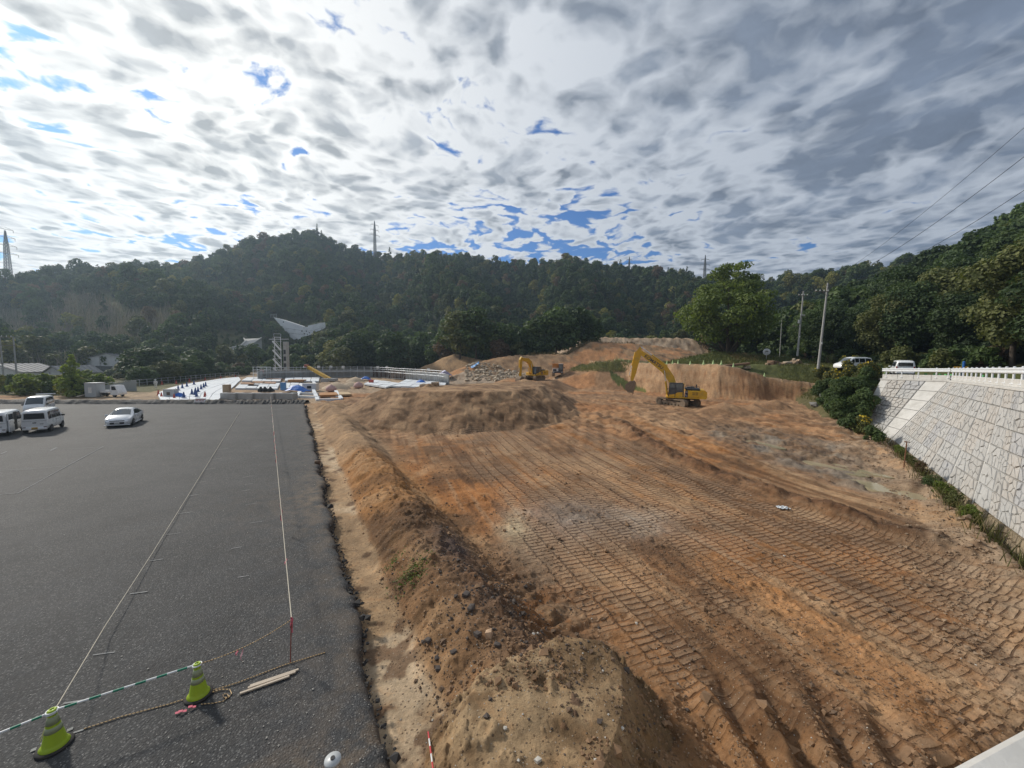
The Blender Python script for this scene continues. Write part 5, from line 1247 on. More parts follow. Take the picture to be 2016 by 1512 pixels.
def wheel(parent, x, y, r, w, side):
    t_ = MB().lathe([(r * .62, -w / 2), (r * .92, -w / 2), (r, -w * .3), (r, w * .3), (r * .92, w / 2), (r * .62, w / 2)], (x, y, r), (0, 1, 0), 20).build('wheel', RUBBER, parent)
    m = MB().lathe([(0, side * w * .36), (r * .18, side * w * .42), (r * .24, side * w * .34), (r * .5, side * w * .36), (r * .6, side * w * .48), (r * .63, side * w * .48), (r * .63, side * w * .2)], (x, y, r), (0, 1, 0), 20, close=False)
    for k in range(5): a = 2 * math.pi * k / 5; m.bar((x + math.cos(a) * r * .15, y + side * w * .42, r + math.sin(a) * r * .15), (x + math.cos(a) * r * .58, y + side * w * .46, r + math.sin(a) * r * .58), .02, r * .2, up=(0, 1, 0))
    m.build('rim', ALLOY, t_)
def arches(S, parent, xs, r, m=BLACK):
    for x in xs:
        mb = MB()
        for side in (-1, 1):
            s = lerp_st(S, x); y = side * (s[5] + .006); P = [(x + math.cos(a) * r, max(s[1] - .02, r * .92 + math.sin(a) * r - .02)) for a in np.linspace(0, math.pi, 13)] + [(x - r, s[1] - .02), (x + r, s[1] - .02)]
            mb.prism(P, y - side * .25, y)
        mb.build('wheel_arch', m, parent)
def vehicle(name, loc, rz, label, group, S, m, wheels, r, wr=.17):
    e = empty(name, loc, rz, label, 'van' if 'van' in name else 'car', group); b = car_body(S, 'body', m, e)
    arches(S, e, wheels, r * 1.16)
    for x in wheels:
        for side in (-1, 1): wheel(e, x, side * (lerp_st(S, x)[5] - wr / 2 + .015), r, wr, side)
    MB().box(((S[0][0] + S[-1][0]) / 2, 0, S[1][1] + .02), (S[-1][0] - S[0][0] - .5, S[3][4] * 1.5, .12)).build('underbody', BLACK, e)
    return e, b
def mirrors(e, x, y, z, m):
    for side in (-1, 1): MB().box((x, side * (y + .10), z), (.10, .20, .15), ch=.03).bar((x, side * (y - .04), z - .05), (x, side * (y + .06), z - .03), .04, .04).build('mirror', m, e)
SV = [(-1.70, .34, .98, 1.66, .66, .71, .60), (-1.64, .30, .99, 1.80, .70, .735, .63), (-1.2, .28, .99, 1.87, .72, .74, .64), (.55, .28, .98, 1.87, .72, .74, .64), (.80, .28, .98, 1.82, .72, .74, .63), (1.08, .28, .97, 1.55, .72, .74, .64), (1.36, .28, .95, 1.10, .72, .735, .68), (1.52, .29, .90, .98, .71, .72, .68), (1.66, .32, .70, .86, .66, .68, .62), (1.70, .36, .55, .72, .60, .62, .56)]
def kei_van(loc, rz, label, group=None, tail_open=False, slide_open=False, yellow=True):
    e, b = vehicle('parked_van', loc, rz, label, group, SV, PAINT_W, (-1.12, 1.12), .28)
    for side in (-1, 1):
        side_patch(SV, side, -1.52, -.98, .10, .86, sk=.06).build('side_window', GLASS, e)
        if not (slide_open and side == -1): side_patch(SV, side, -.90, -.12, .10, .86).build('side_window', GLASS, e)
        side_patch(SV, side, -.02, .86, .10, .84, sk=-.22).build('side_window', GLASS, e)
        side_patch(SV, side, -.085, -.06, -.0, .9, .004).build('door_gap', BLACK, e)
        s = lerp_st(SV, -.3); MB().box((-.16, side * (s[5] + .012), .90), (.13, .03, .045), ch=.008).build('door_handle', BLACK, e); MB().box((.16, side * (s[5] + .012), .90), (.12, .03, .04), ch=.008).build('door_handle', BLACK, e)
    top_patch(SV, .86, 1.33, .90).build('windscreen', GLASS2, e)
    mirrors(e, 1.02, .72, 1.10, BLACK)
    for side in (-1, 1):
        MB().box((1.645, side * .50, .66), (.10, .22, .16), ch=.03).build('headlight', LAMP, e)
        MB().box((-1.71, side * .56, .47), (.05, .17, .10), ch=.01).build('tail_lamp', mat('tail_lamp_smoked', (.10, .03, .03), .25), e)
    MB().box((1.69, 0, .44), (.08, 1.0, .13), ch=.02).build('bumper', BLACK, e)
    MB().box((-1.70, 0, .37), (.10, 1.34, .20), ch=.03).build('rear_bumper', PAINT_W, e)
    px = -1.757 if True else 0
    p = MB().box((px, .0, .40), (.012, .33, .165), ch=.004).build('number_plate', PLATE_Y if yellow else PLATE_W, e)
    k = MB()
    for j in range(4): k.box((px - .008, -.10 + j * .065, .38), (.004, .035, .06))
    k.build('plate_marks', PLATE_K, p)
    if tail_open:
        MB().box((-1.700, 0, 1.17), (.02, 1.14, .92)).build('tail_opening', INT, e)
        g = MB().box((-2.15, 0, 1.93), (.98, 1.24, .09), Matrix.Rotation(R(-4), 3, 'Y'), ch=.04).build('tailgate', PAINT_W, e)
        MB().bar((-1.6, .56, 1.3), (-2.2, .56, 1.88), .02, .02).bar((-1.6, -.56, 1.3), (-2.2, -.56, 1.88), .02, .02).build('gas_strut', BLACK, g)
    else:
        MB().prism([(-1.0, 0), (1, 0)], 0, 0) if False else None
        w = MB(); w._add([(-1.712, -.56, 1.14), (-1.712, .56, 1.14), (-1.712, .53, 1.60), (-1.712, -.53, 1.60), (-1.68, -.56, 1.14), (-1.68, .56, 1.14), (-1.68, .53, 1.60), (-1.68, -.53, 1.60)], [(0, 1, 2, 3), (0, 4, 5, 1), (1, 5, 6, 2), (2, 6, 7, 3), (3, 7, 4, 0)])
        w.build('rear_window', GLASS, e)
        MB().box((-1.722, 0, .84), (.03, .20, .07), ch=.01).build('tailgate_handle', BLACK, e); MB().box((-1.703, 0, .985), (.012, 1.30, .014)).build('tailgate_seam', BLACK, e)
        MB().box((-1.66, 0, 1.69), (.05, .10, .03)).build('brake_lamp', REDLAMP, e)
        MB().box((-1.712, -.38, .73), (.008, .20, .035)).build('badge', PLATE_K, e)
    if slide_open:
        s = lerp_st(SV, -.5)
        o = MB(); o.box((-.50, -(s[5] + .004), .72), (.84, .02, .86)).box((-.50, -(s[5] - .05), 1.42), (.84, .10, .62)); o.build('door_opening', INT, e)
        d = MB(); d.box((-1.30, -(s[5] + .085), .74), (.86, .06, .90), ch=.02).box((-1.30, -(s[5] + .045), 1.45), (.86, .05, .62), ch=.02); dd = d.build('sliding_door', PAINT_W, e)
        MB().box((-1.30, -(s[5] + .075), 1.46), (.66, .02, .42)).build('door_window', GLASS, dd); MB().box((-.95, -(s[5] + .12), .92), (.05, .03, .14)).build('handle', BLACK, dd)
        MB().box((-.25, -.45, .62), (.4, .4, .16), ch=.04).box((-.42, -.45, .95), (.12, .40, .6), ch=.04).build('seat', INT, e)
    return e
def sgn(px, py, z=0.0, dz=.02): q = G(px, py, z); return (q.x, q.y, lz(q.x, q.y))
HV = math.atan2(.83, -.56)
kei_van(sgn(88, 846), HV, 'white box van seen from behind with dark rear window and yellow number plate')
q = sgn(8, 853); kei_van((q[0], q[1], q[2]), HV + .02, 'white van cut by the left frame edge with its sliding door open', slide_open=True)
q = at(70, 815, 0); kei_van((q.x + .2, q.y + .2, 0), math.atan2(-.80, .60), 'white van facing the camera with its rear tailgate raised, behind the other two vans', tail_open=True)
# sedan
SS = [(-2.22, .50, .74, .86, .62, .66, .56), (-2.16, .36, .86, 1.02, .76, .80, .62), (-1.9, .30, .93, 1.14, .82, .855, .62), (-1.3, .20, .95, 1.34, .84, .872, .60), (-.5, .19, .93, 1.475, .845, .872, .58), (.05, .19, .91, 1.485, .845, .872, .58), (.45, .19, .90, 1.40, .845, .872, .60), (1.35, .19, .86, .98, .845, .87, .74), (1.75, .20, .76, .86, .83, .85, .70), (2.05, .22, .66, .72, .78, .80, .64), (2.2, .26, .56, .60, .66, .70, .55), (2.24, .30, .48, .54, .56, .60, .5)]
def sedan():
    q = sgn(247, 834); e, b = vehicle('parked_car', q, math.atan2(-.85, .53), 'silver-white hatchback car parked alone on the asphalt, facing the camera', None, SS, PAINT_S, (-1.35, 1.35), .315, .2)
    e['category'] = 'car'
    top_patch(SS, .38, 1.30, .92).build('windscreen', GLASS2, e); top_patch(SS, -1.95, -1.2, .86).build('rear_window', GLASS, e)
    for side in (-1, 1):
        side_patch(SS, side, -.20, .98, .08, .80, sk=-.72).build('side_window', GLASS, e); side_patch(SS, side, -1.45, -.28, .08, .80, sk=.45).build('side_window', GLASS, e)
        side_patch(SS, side, -.26, -.21, .02, .86, .02).build('door_pillar', BLACK, e)
        for x in (-.18, -1.02): MB().box((x, side * .885, .80), (.17, .03, .035), ch=.01).build('door_handle', ALLOY, e)
        MB().box((-.0, side * .86, .23), (2.2, .07, .10), ch=.02).build('side_skirt', PAINT_S, e)
        m = MB(); m._add([(1.80, side * .82, .70), (2.10, side * .60, .58), (2.04, side * .66, .70), (1.62, side * .845, .80), (1.80, side * .86, .66), (2.16, side * .62, .54)], [(0, 1, 2, 3), (4, 5, 1, 0), (0, 3, 4)]); m.box((1.93, side * .725, .665), (.34, .20, .10), Matrix.Rotation(side * R(-30), 3, 'Z'), ch=.03); m.build('headlight', LAMP, e)
        MB().box((-2.1, side * .72, .84), (.16, .16, .22), ch=.03).build('tail_lamp', REDLAMP, e)
        MB().box((2.15, side * .58, .37), (.12, .18, .07), ch=.02).build('fog_lamp', BLACK, e)
    mirrors(e, .92, .86, .96, PAINT_S)
    MB().box((2.18, 0, .58), (.14, .95, .045), ch=.01).build('upper_grille', BLACK, e); MB().box((2.22, 0, .37), (.10, .92, .15), ch=.03).build('lower_grille', BLACK, e)
    MB().lathe([(0, .012), (.05, .01), (.06, 0)], (2.25, 0, .60), (1, 0, 0), 14).build('emblem', ALLOY, e)
    MB().box((2.10, 0, .215), (.36, 1.66, .06), ch=.02).build('front_lip', PAINT_S, e)
    p = MB().box((2.285, 0, .40), (.012, .33, .165), ch=.004).build('number_plate', PLATE_W, e); k = MB()
    for j in range(4): k.box((2.294, -.10 + j * .065, .385), (.004, .035, .06))
    k.build('plate_marks', PLATE_K, p)
sedan()
# minivans on the road
SM = [(-2.2, .40, 1.0, 1.62, .70, .76, .64), (-2.12, .30, 1.05, 1.78, .78, .83, .68), (-1.5, .25, 1.05, 1.86, .82, .845, .70), (.3, .25, 1.02, 1.86, .82, .845, .70), (.75, .25, 1.0, 1.72, .82, .845, .70), (1.5, .25, .95, 1.12, .82, .84, .76), (2.0, .27, .86, .98, .80, .82, .72), (2.25, .32, .66, .78, .70, .72, .62), (2.3, .38, .5, .62, .6, .62, .55)]
def minivan(loc, rz, label):
    e, b = vehicle('road_van', loc, rz, label, None, SM, PAINT_W, (-1.4, 1.4), .33, .2)
    for side in (-1, 1):
        for x0, x1 in ((-2.0, -1.15), (-1.05, -.25), (-.15, .42)): side_patch(SM, side, x0, x1, .10, .84).build('side_window', GLASS, e)
        side_patch(SM, side, .5, 1.2, .08, .80, sk=-.42).build('side_window', GLASS, e)
        MB().box((2.18, side * .6, .74), (.16, .26, .16), ch=.04).build('headlight', LAMP, e); MB().box((-2.17, side * .70, 1.0), (.08, .14, .34), ch=.03).build('tail_lamp', REDLAMP, e)
    top_patch(SM, .78, 1.44, .9).build('windscreen', GLASS2, e)
    w = MB(); w._add([(-2.215, -.60, 1.16), (-2.215, .60, 1.16), (-2.215, .58, 1.56), (-2.215, -.58, 1.56), (-2.15, -.60, 1.16), (-2.15, .60, 1.16), (-2.15, .58, 1.56), (-2.15, -.58, 1.56)], [(0, 1, 2, 3), (0, 4, 5, 1), (1, 5, 6, 2), (2, 6, 7, 3), (3, 7, 4, 0)]); w.build('rear_window', GLASS, e)
    MB().box((-2.21, 0, .75), (.02, .34, .17)).build('number_plate', PLATE_W, e); MB().box((-2.20, 0, .46), (.12, 1.5, .2), ch=.04).build('rear_bumper', PAINT_W, e); mirrors(e, 1.05, .84, 1.12, PAINT_W)
q = at(1678, 722, 0, Y=55); minivan((q.x, q.y, 5.15), R(184), 'white van seen from its left side on the road behind the goldenrod bushes')
q = at(1776, 722, 0, Y=45.5); minivan((q.x, q.y, 4.75), R(52), 'white van seen from behind on the road just beyond the guardrail end')
# small flatbed truck beyond the lot
def flatbed():
    q = at(218, 783, 0.0, Y=56.5); e = empty('flatbed_truck', (q.x, q.y, 0.05), R(4), 'small white flatbed truck seen from the side at the far edge of the lot', 'truck')
    MB().prism([(.62, .32), (1.66, .32), (1.70, .62), (1.60, .98), (1.30, 1.72), (.66, 1.74), (.62, 1.7)], -.70, .70).build('cab', PAINT_W, e)
    for s in (-1, 1): MB().prism([(.80, 1.05), (1.46, 1.05), (1.24, 1.58), (.80, 1.58)], s * .69, s * .715).build('side_window', GLASS, e)
    MB().box((.605, 0, 1.38), (.02, 1.0, .36)).build('rear_window', GLASS, e)
    b = MB().box((-.60, 0, .70), (2.36, 1.40, .06)); b.build('bed', PAINT_W, e)
    for s in (-1, 1): MB().box((-.60, s * .70, .84), (2.36, .035, .28)).build('side_board', PAINT_W, e)
    MB().box((-1.77, 0, .84), (.035, 1.40, .28)).build('tail_board', PAINT_W, e); MB().box((.57, 0, 1.1), (.04, 1.36, .8)).build('headboard', mat('grey_steel', (.42, .43, .44), .5, .3, var=.15), e)
    for x in (-1.05, 1.12):
        for s in (-1, 1): wheel(e, x, s * .60, .27, .15, s)
    MB().box((0, 0, .42), (3.0, .9, .14)).build('chassis', BLACK, e)
flatbed()

# ------------------------------------------------------------------ plant
YEL = mat('digger_yellow', (.70, .40, .016), .45, var=.10, scale=1.2, dirt=(.30, .21, .12), dirtamt=.35, coat=.15)
YEL2 = mat('amber_yellow', (.56, .34, .03), .5, var=.12, scale=1.2, dirt=(.30, .21, .12), dirtamt=.4)
STEEL = mat('worn_steel', (.20, .18, .16), .55, .5, var=.3, scale=3, dirt=(.22, .15, .09), dirtamt=.7)
MUDDY = mat('muddy_steel', (.22, .165, .115), .9, var=.3, scale=3, dirt=(.33, .25, .17), dirtamt=.6)
CHROME = mat('chrome_rod', (.75, .75, .74), .15, .9, var=.03)
DGREY = mat('dark_grey_paint', (.055, .055, .06), .5, var=.2, scale=2)
ORANGE = mat('orange_paint', (.48, .17, .03), .5, var=.15, scale=2, dirt=(.3, .2, .12), dirtamt=.4)
WHITE = mat('off_white', (.70, .69, .66), .6, var=.1, scale=2, dirt=(.45, .38, .30), dirtamt=.3)
NAVY = mat('dark_blue_print', (.025, .022, .06), .5)
def off_poly(line, widths):
    """outline of a bent beam given its centre line and half widths, in (x,z)"""
    L = []; Rr = []
    for i, p in enumerate(line):
        a = Vector(line[max(i - 1, 0)]); b = Vector(line[min(i + 1, len(line) - 1)]); d = (b - a).normalized(); n = Vector((-d.y, d.x)); w = widths[i]
        L.append((p[0] + n.x * w, p[1] + n.y * w)); Rr.append((p[0] - n.x * w, p[1] - n.y * w))
    return L + Rr[::-1]
def track(e, y, L, h, w, mat_=MUDDY):
    r = h / 2; P = [(-L / 2 + r + math.cos(a) * r, r + math.sin(a) * r) for a in np.linspace(math.pi / 2, 3 * math.pi / 2, 9)] + [(L / 2 - r + math.cos(a) * r, r + math.sin(a) * r) for a in np.linspace(-math.pi / 2, math.pi / 2, 9)]
    I = [(p[0] * .93, r + (p[1] - r) * .72) for p in P]; mb = MB(); n = len(P)
    for yy in (y - w / 2, y + w / 2):
        V = [Vector((p[0], yy, p[1])) for p in P] + [Vector((p[0], yy, p[1])) for p in I]; mb._add(V, [(i, (i + 1) % n, (i + 1) % n + n, i + n) for i in range(n)])
    V = [Vector((p[0], y - w / 2, p[1])) for p in P] + [Vector((p[0], y + w / 2, p[1])) for p in P]; mb._add(V, [(i, i + n, (i + 1) % n + n, (i + 1) % n) for i in range(n)])
    V = [Vector((p[0], y - w / 2, p[1])) for p in I] + [Vector((p[0], y + w / 2, p[1])) for p in I]; mb._add(V, [(i, (i + 1) % n, (i + 1) % n + n, i + n) for i in range(n)])
    per = 2 * (L - 2 * r) + 2 * math.pi * r; N = int(per / .20)
    for k in range(N):
        s = k / N * per; a = L - 2 * r
        if s < a: p, t_ = (-a / 2 + s, 2 * r), 0
        elif s < a + math.pi * r: th = math.pi / 2 - (s - a) / r; p, t_ = (a / 2 + math.cos(th) * r, r + math.sin(th) * r), th - math.pi / 2
        elif s < 2 * a + math.pi * r: p, t_ = (a / 2 - (s - a - math.pi * r), 0), math.pi
        else: th = -math.pi / 2 - (s - 2 * a - math.pi * r) / r; p, t_ = (-a / 2 + math.cos(th) * r, r + math.sin(th) * r), th - math.pi / 2
        mb.box((p[0], y, p[1]), (.13, w, .05), Matrix.Rotation(-t_, 3, 'Y'))
    t = mb.build('track', mat_, e)
    f = MB().box((0, y, r), (L - h * .9, w * .5, h * .42), ch=.04)
    for k in range(7): x = (-.5 + k / 6) * (L - 1.5 * h); f.cyl((x, y - w * .36, r * .42), (x, y + w * .36, r * .42), r * .34, n=10)
    for sx in (-1, 1): f.cyl((sx * (L / 2 - r), y - w * .4, r), (sx * (L / 2 - r), y + w * .4, r), r * .72, n=14)
    f.build('track_frame', MUDDY, t)
def excavator(loc, yaw, tyaw, label, boom, arm, bucket_a, text=None, sc=1.0, night=True):
    """faces +x; the cab is on its left (+y). boom: centre line in (x,z)"""
    e = empty('excavator', loc, yaw, label, 'excavator'); e.scale = (sc, sc, sc)
    u = empty('undercarriage', (0, 0, 0), tyaw - yaw); u.parent = e; 
    for y in (-1.25, 1.25): track(u, y, 4.6, 1.0, .62)
    MB().box((0, 0, .72), (2.2, 2.2, .36), ch=.06).cyl((0, 0, .8), (0, 0, 1.10), .72, n=18).build('car_body', MUDDY, u)
    # house
    h = MB(); h.box((-.75, 0, 1.20), (4.5, 2.9, .16), ch=.03); h.build('turntable_deck', YEL, e)
    h = MB(); h.box((-1.70, .95, 1.72), (1.7, .96, .88), ch=.07).box((-1.70, -.95, 1.72), (1.7, .96, .88), ch=.07); h.build('side_cover', YEL, e)
    MB().prism([(-3.25, 1.12), (-2.52, 1.10), (-2.50, 2.22), (-3.05, 2.24), (-3.32, 2.0), (-3.36, 1.4)], -1.42, 1.42).build('counterweight', YEL, e)
    MB().box((-1.66, 0, 2.30), (1.75, 2.3, .26), ch=.08).box((-1.5, -.4, 2.48), (.9, .9, .16), ch=.05).build('engine_hood', DGREY, e)
    r_ = MB()
    for a, b in (((-.85, 1.36, 2.15), (-.85, 1.36, 2.85)), ((-1.5, 1.36, 2.15), (-1.5, 1.36, 2.75)), ((-.85, 1.36, 2.85), (-1.5, 1.36, 2.75)), ((-1.5, 1.36, 2.75), (-2.4, 1.36, 2.72)), ((-2.4, 1.36, 2.1), (-2.4, 1.36, 2.72))): r_.cyl(a, b, .022, n=6)
    r_.build('handrail', BLACK, e)
    MB().cyl((-2.2, -.6, 2.3), (-2.2, -.6, 2.85), .07, n=8).build('exhaust_pipe', BLACK, e)
    lv = MB()
    for i in range(2):
        for j in range(2): lv.box((-1.92 - i * .36 + .15, 1.436, 1.88 - j * .22), (.30, .02, .13))
    lv.build('vent', mat('vent_brown', (.28, .16, .02), .7), e)
    d = MB().box((-.93, 1.44, 1.72), (.34, .03, .86)); dd = d.build('decal_panel', NAVY, e)
    dm = MB()
    for k in range(3): dm.box((-.93, 1.459, 2.02 - k * .06), (.30, .008, .018))
    dm.box((-.88, 1.459, 1.62), (.12, .008, .035)).box((-.84, 1.459, 1.56), (.035, .008, .10)).box((-.90, 1.459, 1.50), (.15, .008, .035)).box((-.96, 1.459, 1.44), (.20, .008, .03))
    dm.build('decal_mark', WHITE, dd)
    # cab
    c = MB(); cx0, cx1, cy0, cy1 = -.55, 1.20, .42, 1.40
    for (x, z0, x1, z1) in ((cx0, 1.3, cx0, 3.02), (cx1, 1.3, cx1 - .12, 2.98), (.42, 1.3, .42, 3.02)):
        for y in (cy0, cy1): c.bar((x, y, z0), (x1, y, z1), .09, .10)
    c.box((.30, .91, 3.03), (1.70, 1.04, .10), ch=.04); c.bar((cx1 - .02, cy0, 1.5), (cx1 - .02, cy1, 1.5), .08, .35)
    c.build('cab_frame', DGREY if night else YEL, e)
    MB().prism([(cx0 - .10, 1.28), (cx0 + .06, 1.28), (cx0 + .06, 3.06), (cx0 - .10, 3.06)], cy0, cy1 + .03).build('cab_rear_post', YEL, e)
    MB().prism([(cx0 + .08, 1.30), (cx1 + .02, 1.30), (cx1, 1.50), (.36, 1.68), (.16, 1.86), (cx0 + .08, 1.92)], cy1 - .02, cy1 + .035).build('cab_door', YEL, e)
    for x0, x1 in ((cx0 + .06, .38), (.46, cx1 - .08)): MB().box(((x0 + x1) / 2, cy1 - .035, 2.28), (x1 - x0, .03, 1.44)).build('side_glass', GLASS2, e)
    MB().box((.30, cy0 + .03, 2.28), (1.5, .03, 1.4)).build('inner_glass', GLASS2, e)
    MB().prism([(cx1 - .04, 1.5), (cx1 - .01, 1.5), (cx1 - .12, 2.96), (cx1 - .15, 2.96)], cy0 + .06, cy1 - .06).build('front_glass', GLASS2, e)
    MB().box((.05, .9, 1.75), (.5, .5, .5), ch=.08).box((-.18, .9, 2.2), (.14, .5, .7), ch=.05).build('seat', BLACK, e)
    MB().bar((1.2, 1.40, 2.35), (1.34, 1.66, 2.4), .03, .03).box((1.36, 1.68, 2.28), (.06, .18, .32), ch=.02).build('mirror', BLACK, e)
    MB().box((.35, -.95, 1.55), (2.0, .9, .52), ch=.08).build('right_cover', YEL, e)
    # boom, arm, bucket (centre plane y=-.02)
    line, wid = boom; poly = off_poly(line, wid); bm_ = MB().prism(poly, -.27, .27).build('boom', YEL, e)
    tip = Vector((line[-1][0], line[-1][1]))
    aline, awid = arm; ap = MB().prism(off_poly(aline, awid), -.20, .20).build('arm', YEL, e)
    def ram(name, p, q, r0, parent):
        p, q = Vector((p[0], 0, p[1])), Vector((q[0], 0, q[1])); m_ = p.lerp(q, .58)
        c_ = MB().cyl(p, m_, r0, n=10).build(name, YEL, parent); MB().cyl(m_, q, r0 * .55, n=10).build('rod', CHROME, c_)
    k = len(line) // 2; mid = Vector(line[k])
    for yy in (-.42, .42):
        p, q = Vector((1.35, yy, 1.45)), Vector((mid.x + .05, yy, mid.y - .1)); m_ = p.lerp(q, .55); c_ = MB().cyl(p, m_, .12, n=10).build('boom_ram', YEL, e); MB().cyl(m_, q, .07, n=10).build('rod', CHROME, c_)
    nrm = Vector((-(line[-1][1] - line[k][1]), line[-1][0] - line[k][0])).normalized() * (1 if line[-1][0] > line[k][0] else -1)
    up = Vector((nrm.x, nrm.y)); up = up if up.y > 0 else -up
    ram('arm_ram', tuple(mid + up * .52), tuple(Vector(aline[0]) + up * .05), .12, bm_)
    fr = Vector(aline[1]) ; en = Vector(aline[-1]); ax = (en - Vector(aline[0])).normalized(); out = Vector((-ax.y, ax.x)); out = out if out.x > 0 else -out
    ram('bucket_ram', tuple(Vector(aline[0]).lerp(en, .16) + out * .48), tuple(Vector(aline[0]).lerp(en, .86) + out * .50), .10, ap)
    MB().bar((en.x - ax.x * .1, -.12, en.y - ax.y * .1), (Vector(aline[0]).lerp(en, .86) + out * .50).to_3d().xzy if False else (Vector(aline[0]).lerp(en, .86).x + out.x * .50, -.12, Vector(aline[0]).lerp(en, .86).y + out.y * .50), .06, .14, up=(0, 1, 0)).build('link', YEL, ap)
    # bucket
    A = [Vector((-.1, .30)), Vector((.10, -.25)), Vector((-.10, -.95)), Vector((-.60, -1.30)), Vector((-1.15, -1.10)), Vector((-1.55, -.55)), Vector((-.95, .05)), Vector((-.45, .35))]
    ca, sa = math.cos(bucket_a), math.sin(bucket_a); B = [(en.x + p.x * ca - p.y * sa, en.y + p.x * sa + p.y * ca) for p in A]
    b_ = MB().prism(B, -.62, .62)
    for kk in range(5):
        p, q = Vector(B[5]), Vector(B[5]) + (Vector(B[5]) - Vector(B[6])).normalized() * .22; y = -.5 + kk * .25; b_.bar((p.x, y, p.y), (q.x, y, q.y), .10, .07)
    b_.build('bucket', MUDDY, e)
    if text:
        p, q = Vector(line[-1]).lerp(mid, .22), Vector(line[-1]).lerp(mid, .80); L = (q - p).length
        cu = bpy.data.curves.new('lettering', 'FONT'); cu.body = text; cu.size = .60; cu.extrude = .004; cu.space_character = 1.02; cu.offset = .012
        for side in (1,):
            oc_ = bpy.data.objects.new('lettering_curve', cu); COL.objects.link(oc_); bpy.context.view_layer.update(); me_ = bpy.data.meshes.new_from_object(oc_.evaluated_get(bpy.context.evaluated_depsgraph_get())); bpy.data.objects.remove(oc_); me_.materials.clear(); o = link('lettering', me_, DGREY, bm_)
            d = (q - p).normalized(); d3 = Vector((d.x, 0, d.y)); n3 = Vector((0, side, 0)); u3 = n3.cross(d3); 
            o.matrix_local = Matrix.Translation(Vector((p.x, .285 * side, p.y)) - u3 * .20) @ Matrix((d3, u3, n3)).transposed().to_4x4()
    elif True:
        p = Vector(line[-1]).lerp(mid, .45); MB().bar((p.x + .6, .275, p.y), (p.x - .6, .275, p.y), .012, .2).build('lettering', DGREY, bm_) if False else None
    return e
# main digger: seen from its left side, facing left in the picture
P0 = hit(1338, 803); D0 = 53.5; q = at(1334, 800, 0, Y=D0); zg = zat(q.x, q.y)
# the house faces square to the left as seen from the camera
va = math.atan2(q.y, q.x); yaw = va + math.pi / 2 + R(2)
boomA = ([(.75, 1.5), (.62, 2.6), (.95, 3.6), (1.75, 4.75), (3.3, 5.9), (5.05, 7.15)], [.36, .40, .46, .50, .40, .26])
armA = ([(4.95, 7.75), (5.12, 7.05), (5.52, 5.4), (5.72, 4.2), (5.95, 3.1)], [.10, .38, .36, .30, .17])
excavator((q.x, q.y, zg + .02), yaw, va + math.pi / 2 + R(-38) + math.pi * 0, 'big yellow excavator in the pit with raised boom and loaded bucket, lettering on the boom', boomA, armA, R(62), text='KOMATSU', sc=1.05)
q = at(1052, 752, 0, Y=80); zg = zat(q.x, q.y); va = math.atan2(q.y, q.x)
boomB = ([(.6, 1.5), (1.0, 2.8), (1.7, 3.9), (2.6, 4.5), (4.6, 4.75)], [.34, .42, .46, .44, .26])
armB = ([(4.65, 5.25), (4.9, 4.6), (5.0, 3.0), (5.0, 1.9), (4.95, 1.0)], [.10, .36, .33, .26, .17])
excavator((q.x, q.y, zg), va + math.pi + R(-38), va + math.pi + R(-30), 'smaller yellow excavator behind the earth mound, dark cab facing the camera', boomB, armB, R(70), None, .92)
# crawler dump truck
def dumper():
    q = at(1098, 745, 0, Y=92); z = zat(q.x, q.y); va = math.atan2(q.y, q.x)
    e = empty('crawler_dumper', (q.x, q.y, z), va + math.pi, 'orange and white crawler dumper facing the camera on the haul track', 'dump truck')
    for y in (-1.02, 1.02): track(e, y, 4.4, .85, .62)
    MB().box((0, 0, .95), (4.6, 1.9, .3), ch=.05).build('chassis', DGREY, e); MB().box((2.25, 0, .98), (.22, 2.5, .34), ch=.04).build('front_bumper', DGREY, e)
    MB().box((1.5, -.55, 1.55), (1.3, 1.35, .8), ch=.08).build('engine_cover', WHITE, e); MB().box((2.165, -.72, 1.50), (.03, .8, .42)).build('grille', BLACK, e); MB().box((2.16, -.6, 1.88), (.04, 1.1, .12)).build('orange_band', ORANGE, e)
    c = MB().box((1.55, .68, 2.02), (1.2, 1.0, 1.7), ch=.06).build('cab', DGREY, e); MB().box((1.55, .68, 2.92), (1.28, 1.08, .1), ch=.03).build('cab_roof', WHITE, e)
    MB().box((2.16, .68, 2.18), (.03, .82, 1.1)).build('front_glass', GLASS2, e); MB().box((1.55, 1.19, 2.25), (.9, .03, .9)).build('side_glass', GLASS2, e)
    MB().prism([(-2.6, 1.2), (.7, 1.2), (.95, 2.95), (.85, 2.95), (.62, 2.6), (-2.5, 2.2)], -1.3, 1.3).build('dump_bed', ORANGE, e)
    for s in (-1, 1): MB().box((2.37, s * .95, 1.0), (.03, .22, .14)).build('headlight', LAMP, e)
    MB().bar((2.0, 1.25, 2.2), (2.15, 1.42, 2.25), .03, .03).box((2.15, 1.45, 2.1), (.05, .18, .3)).build('mirror', BLACK, e)
dumper()
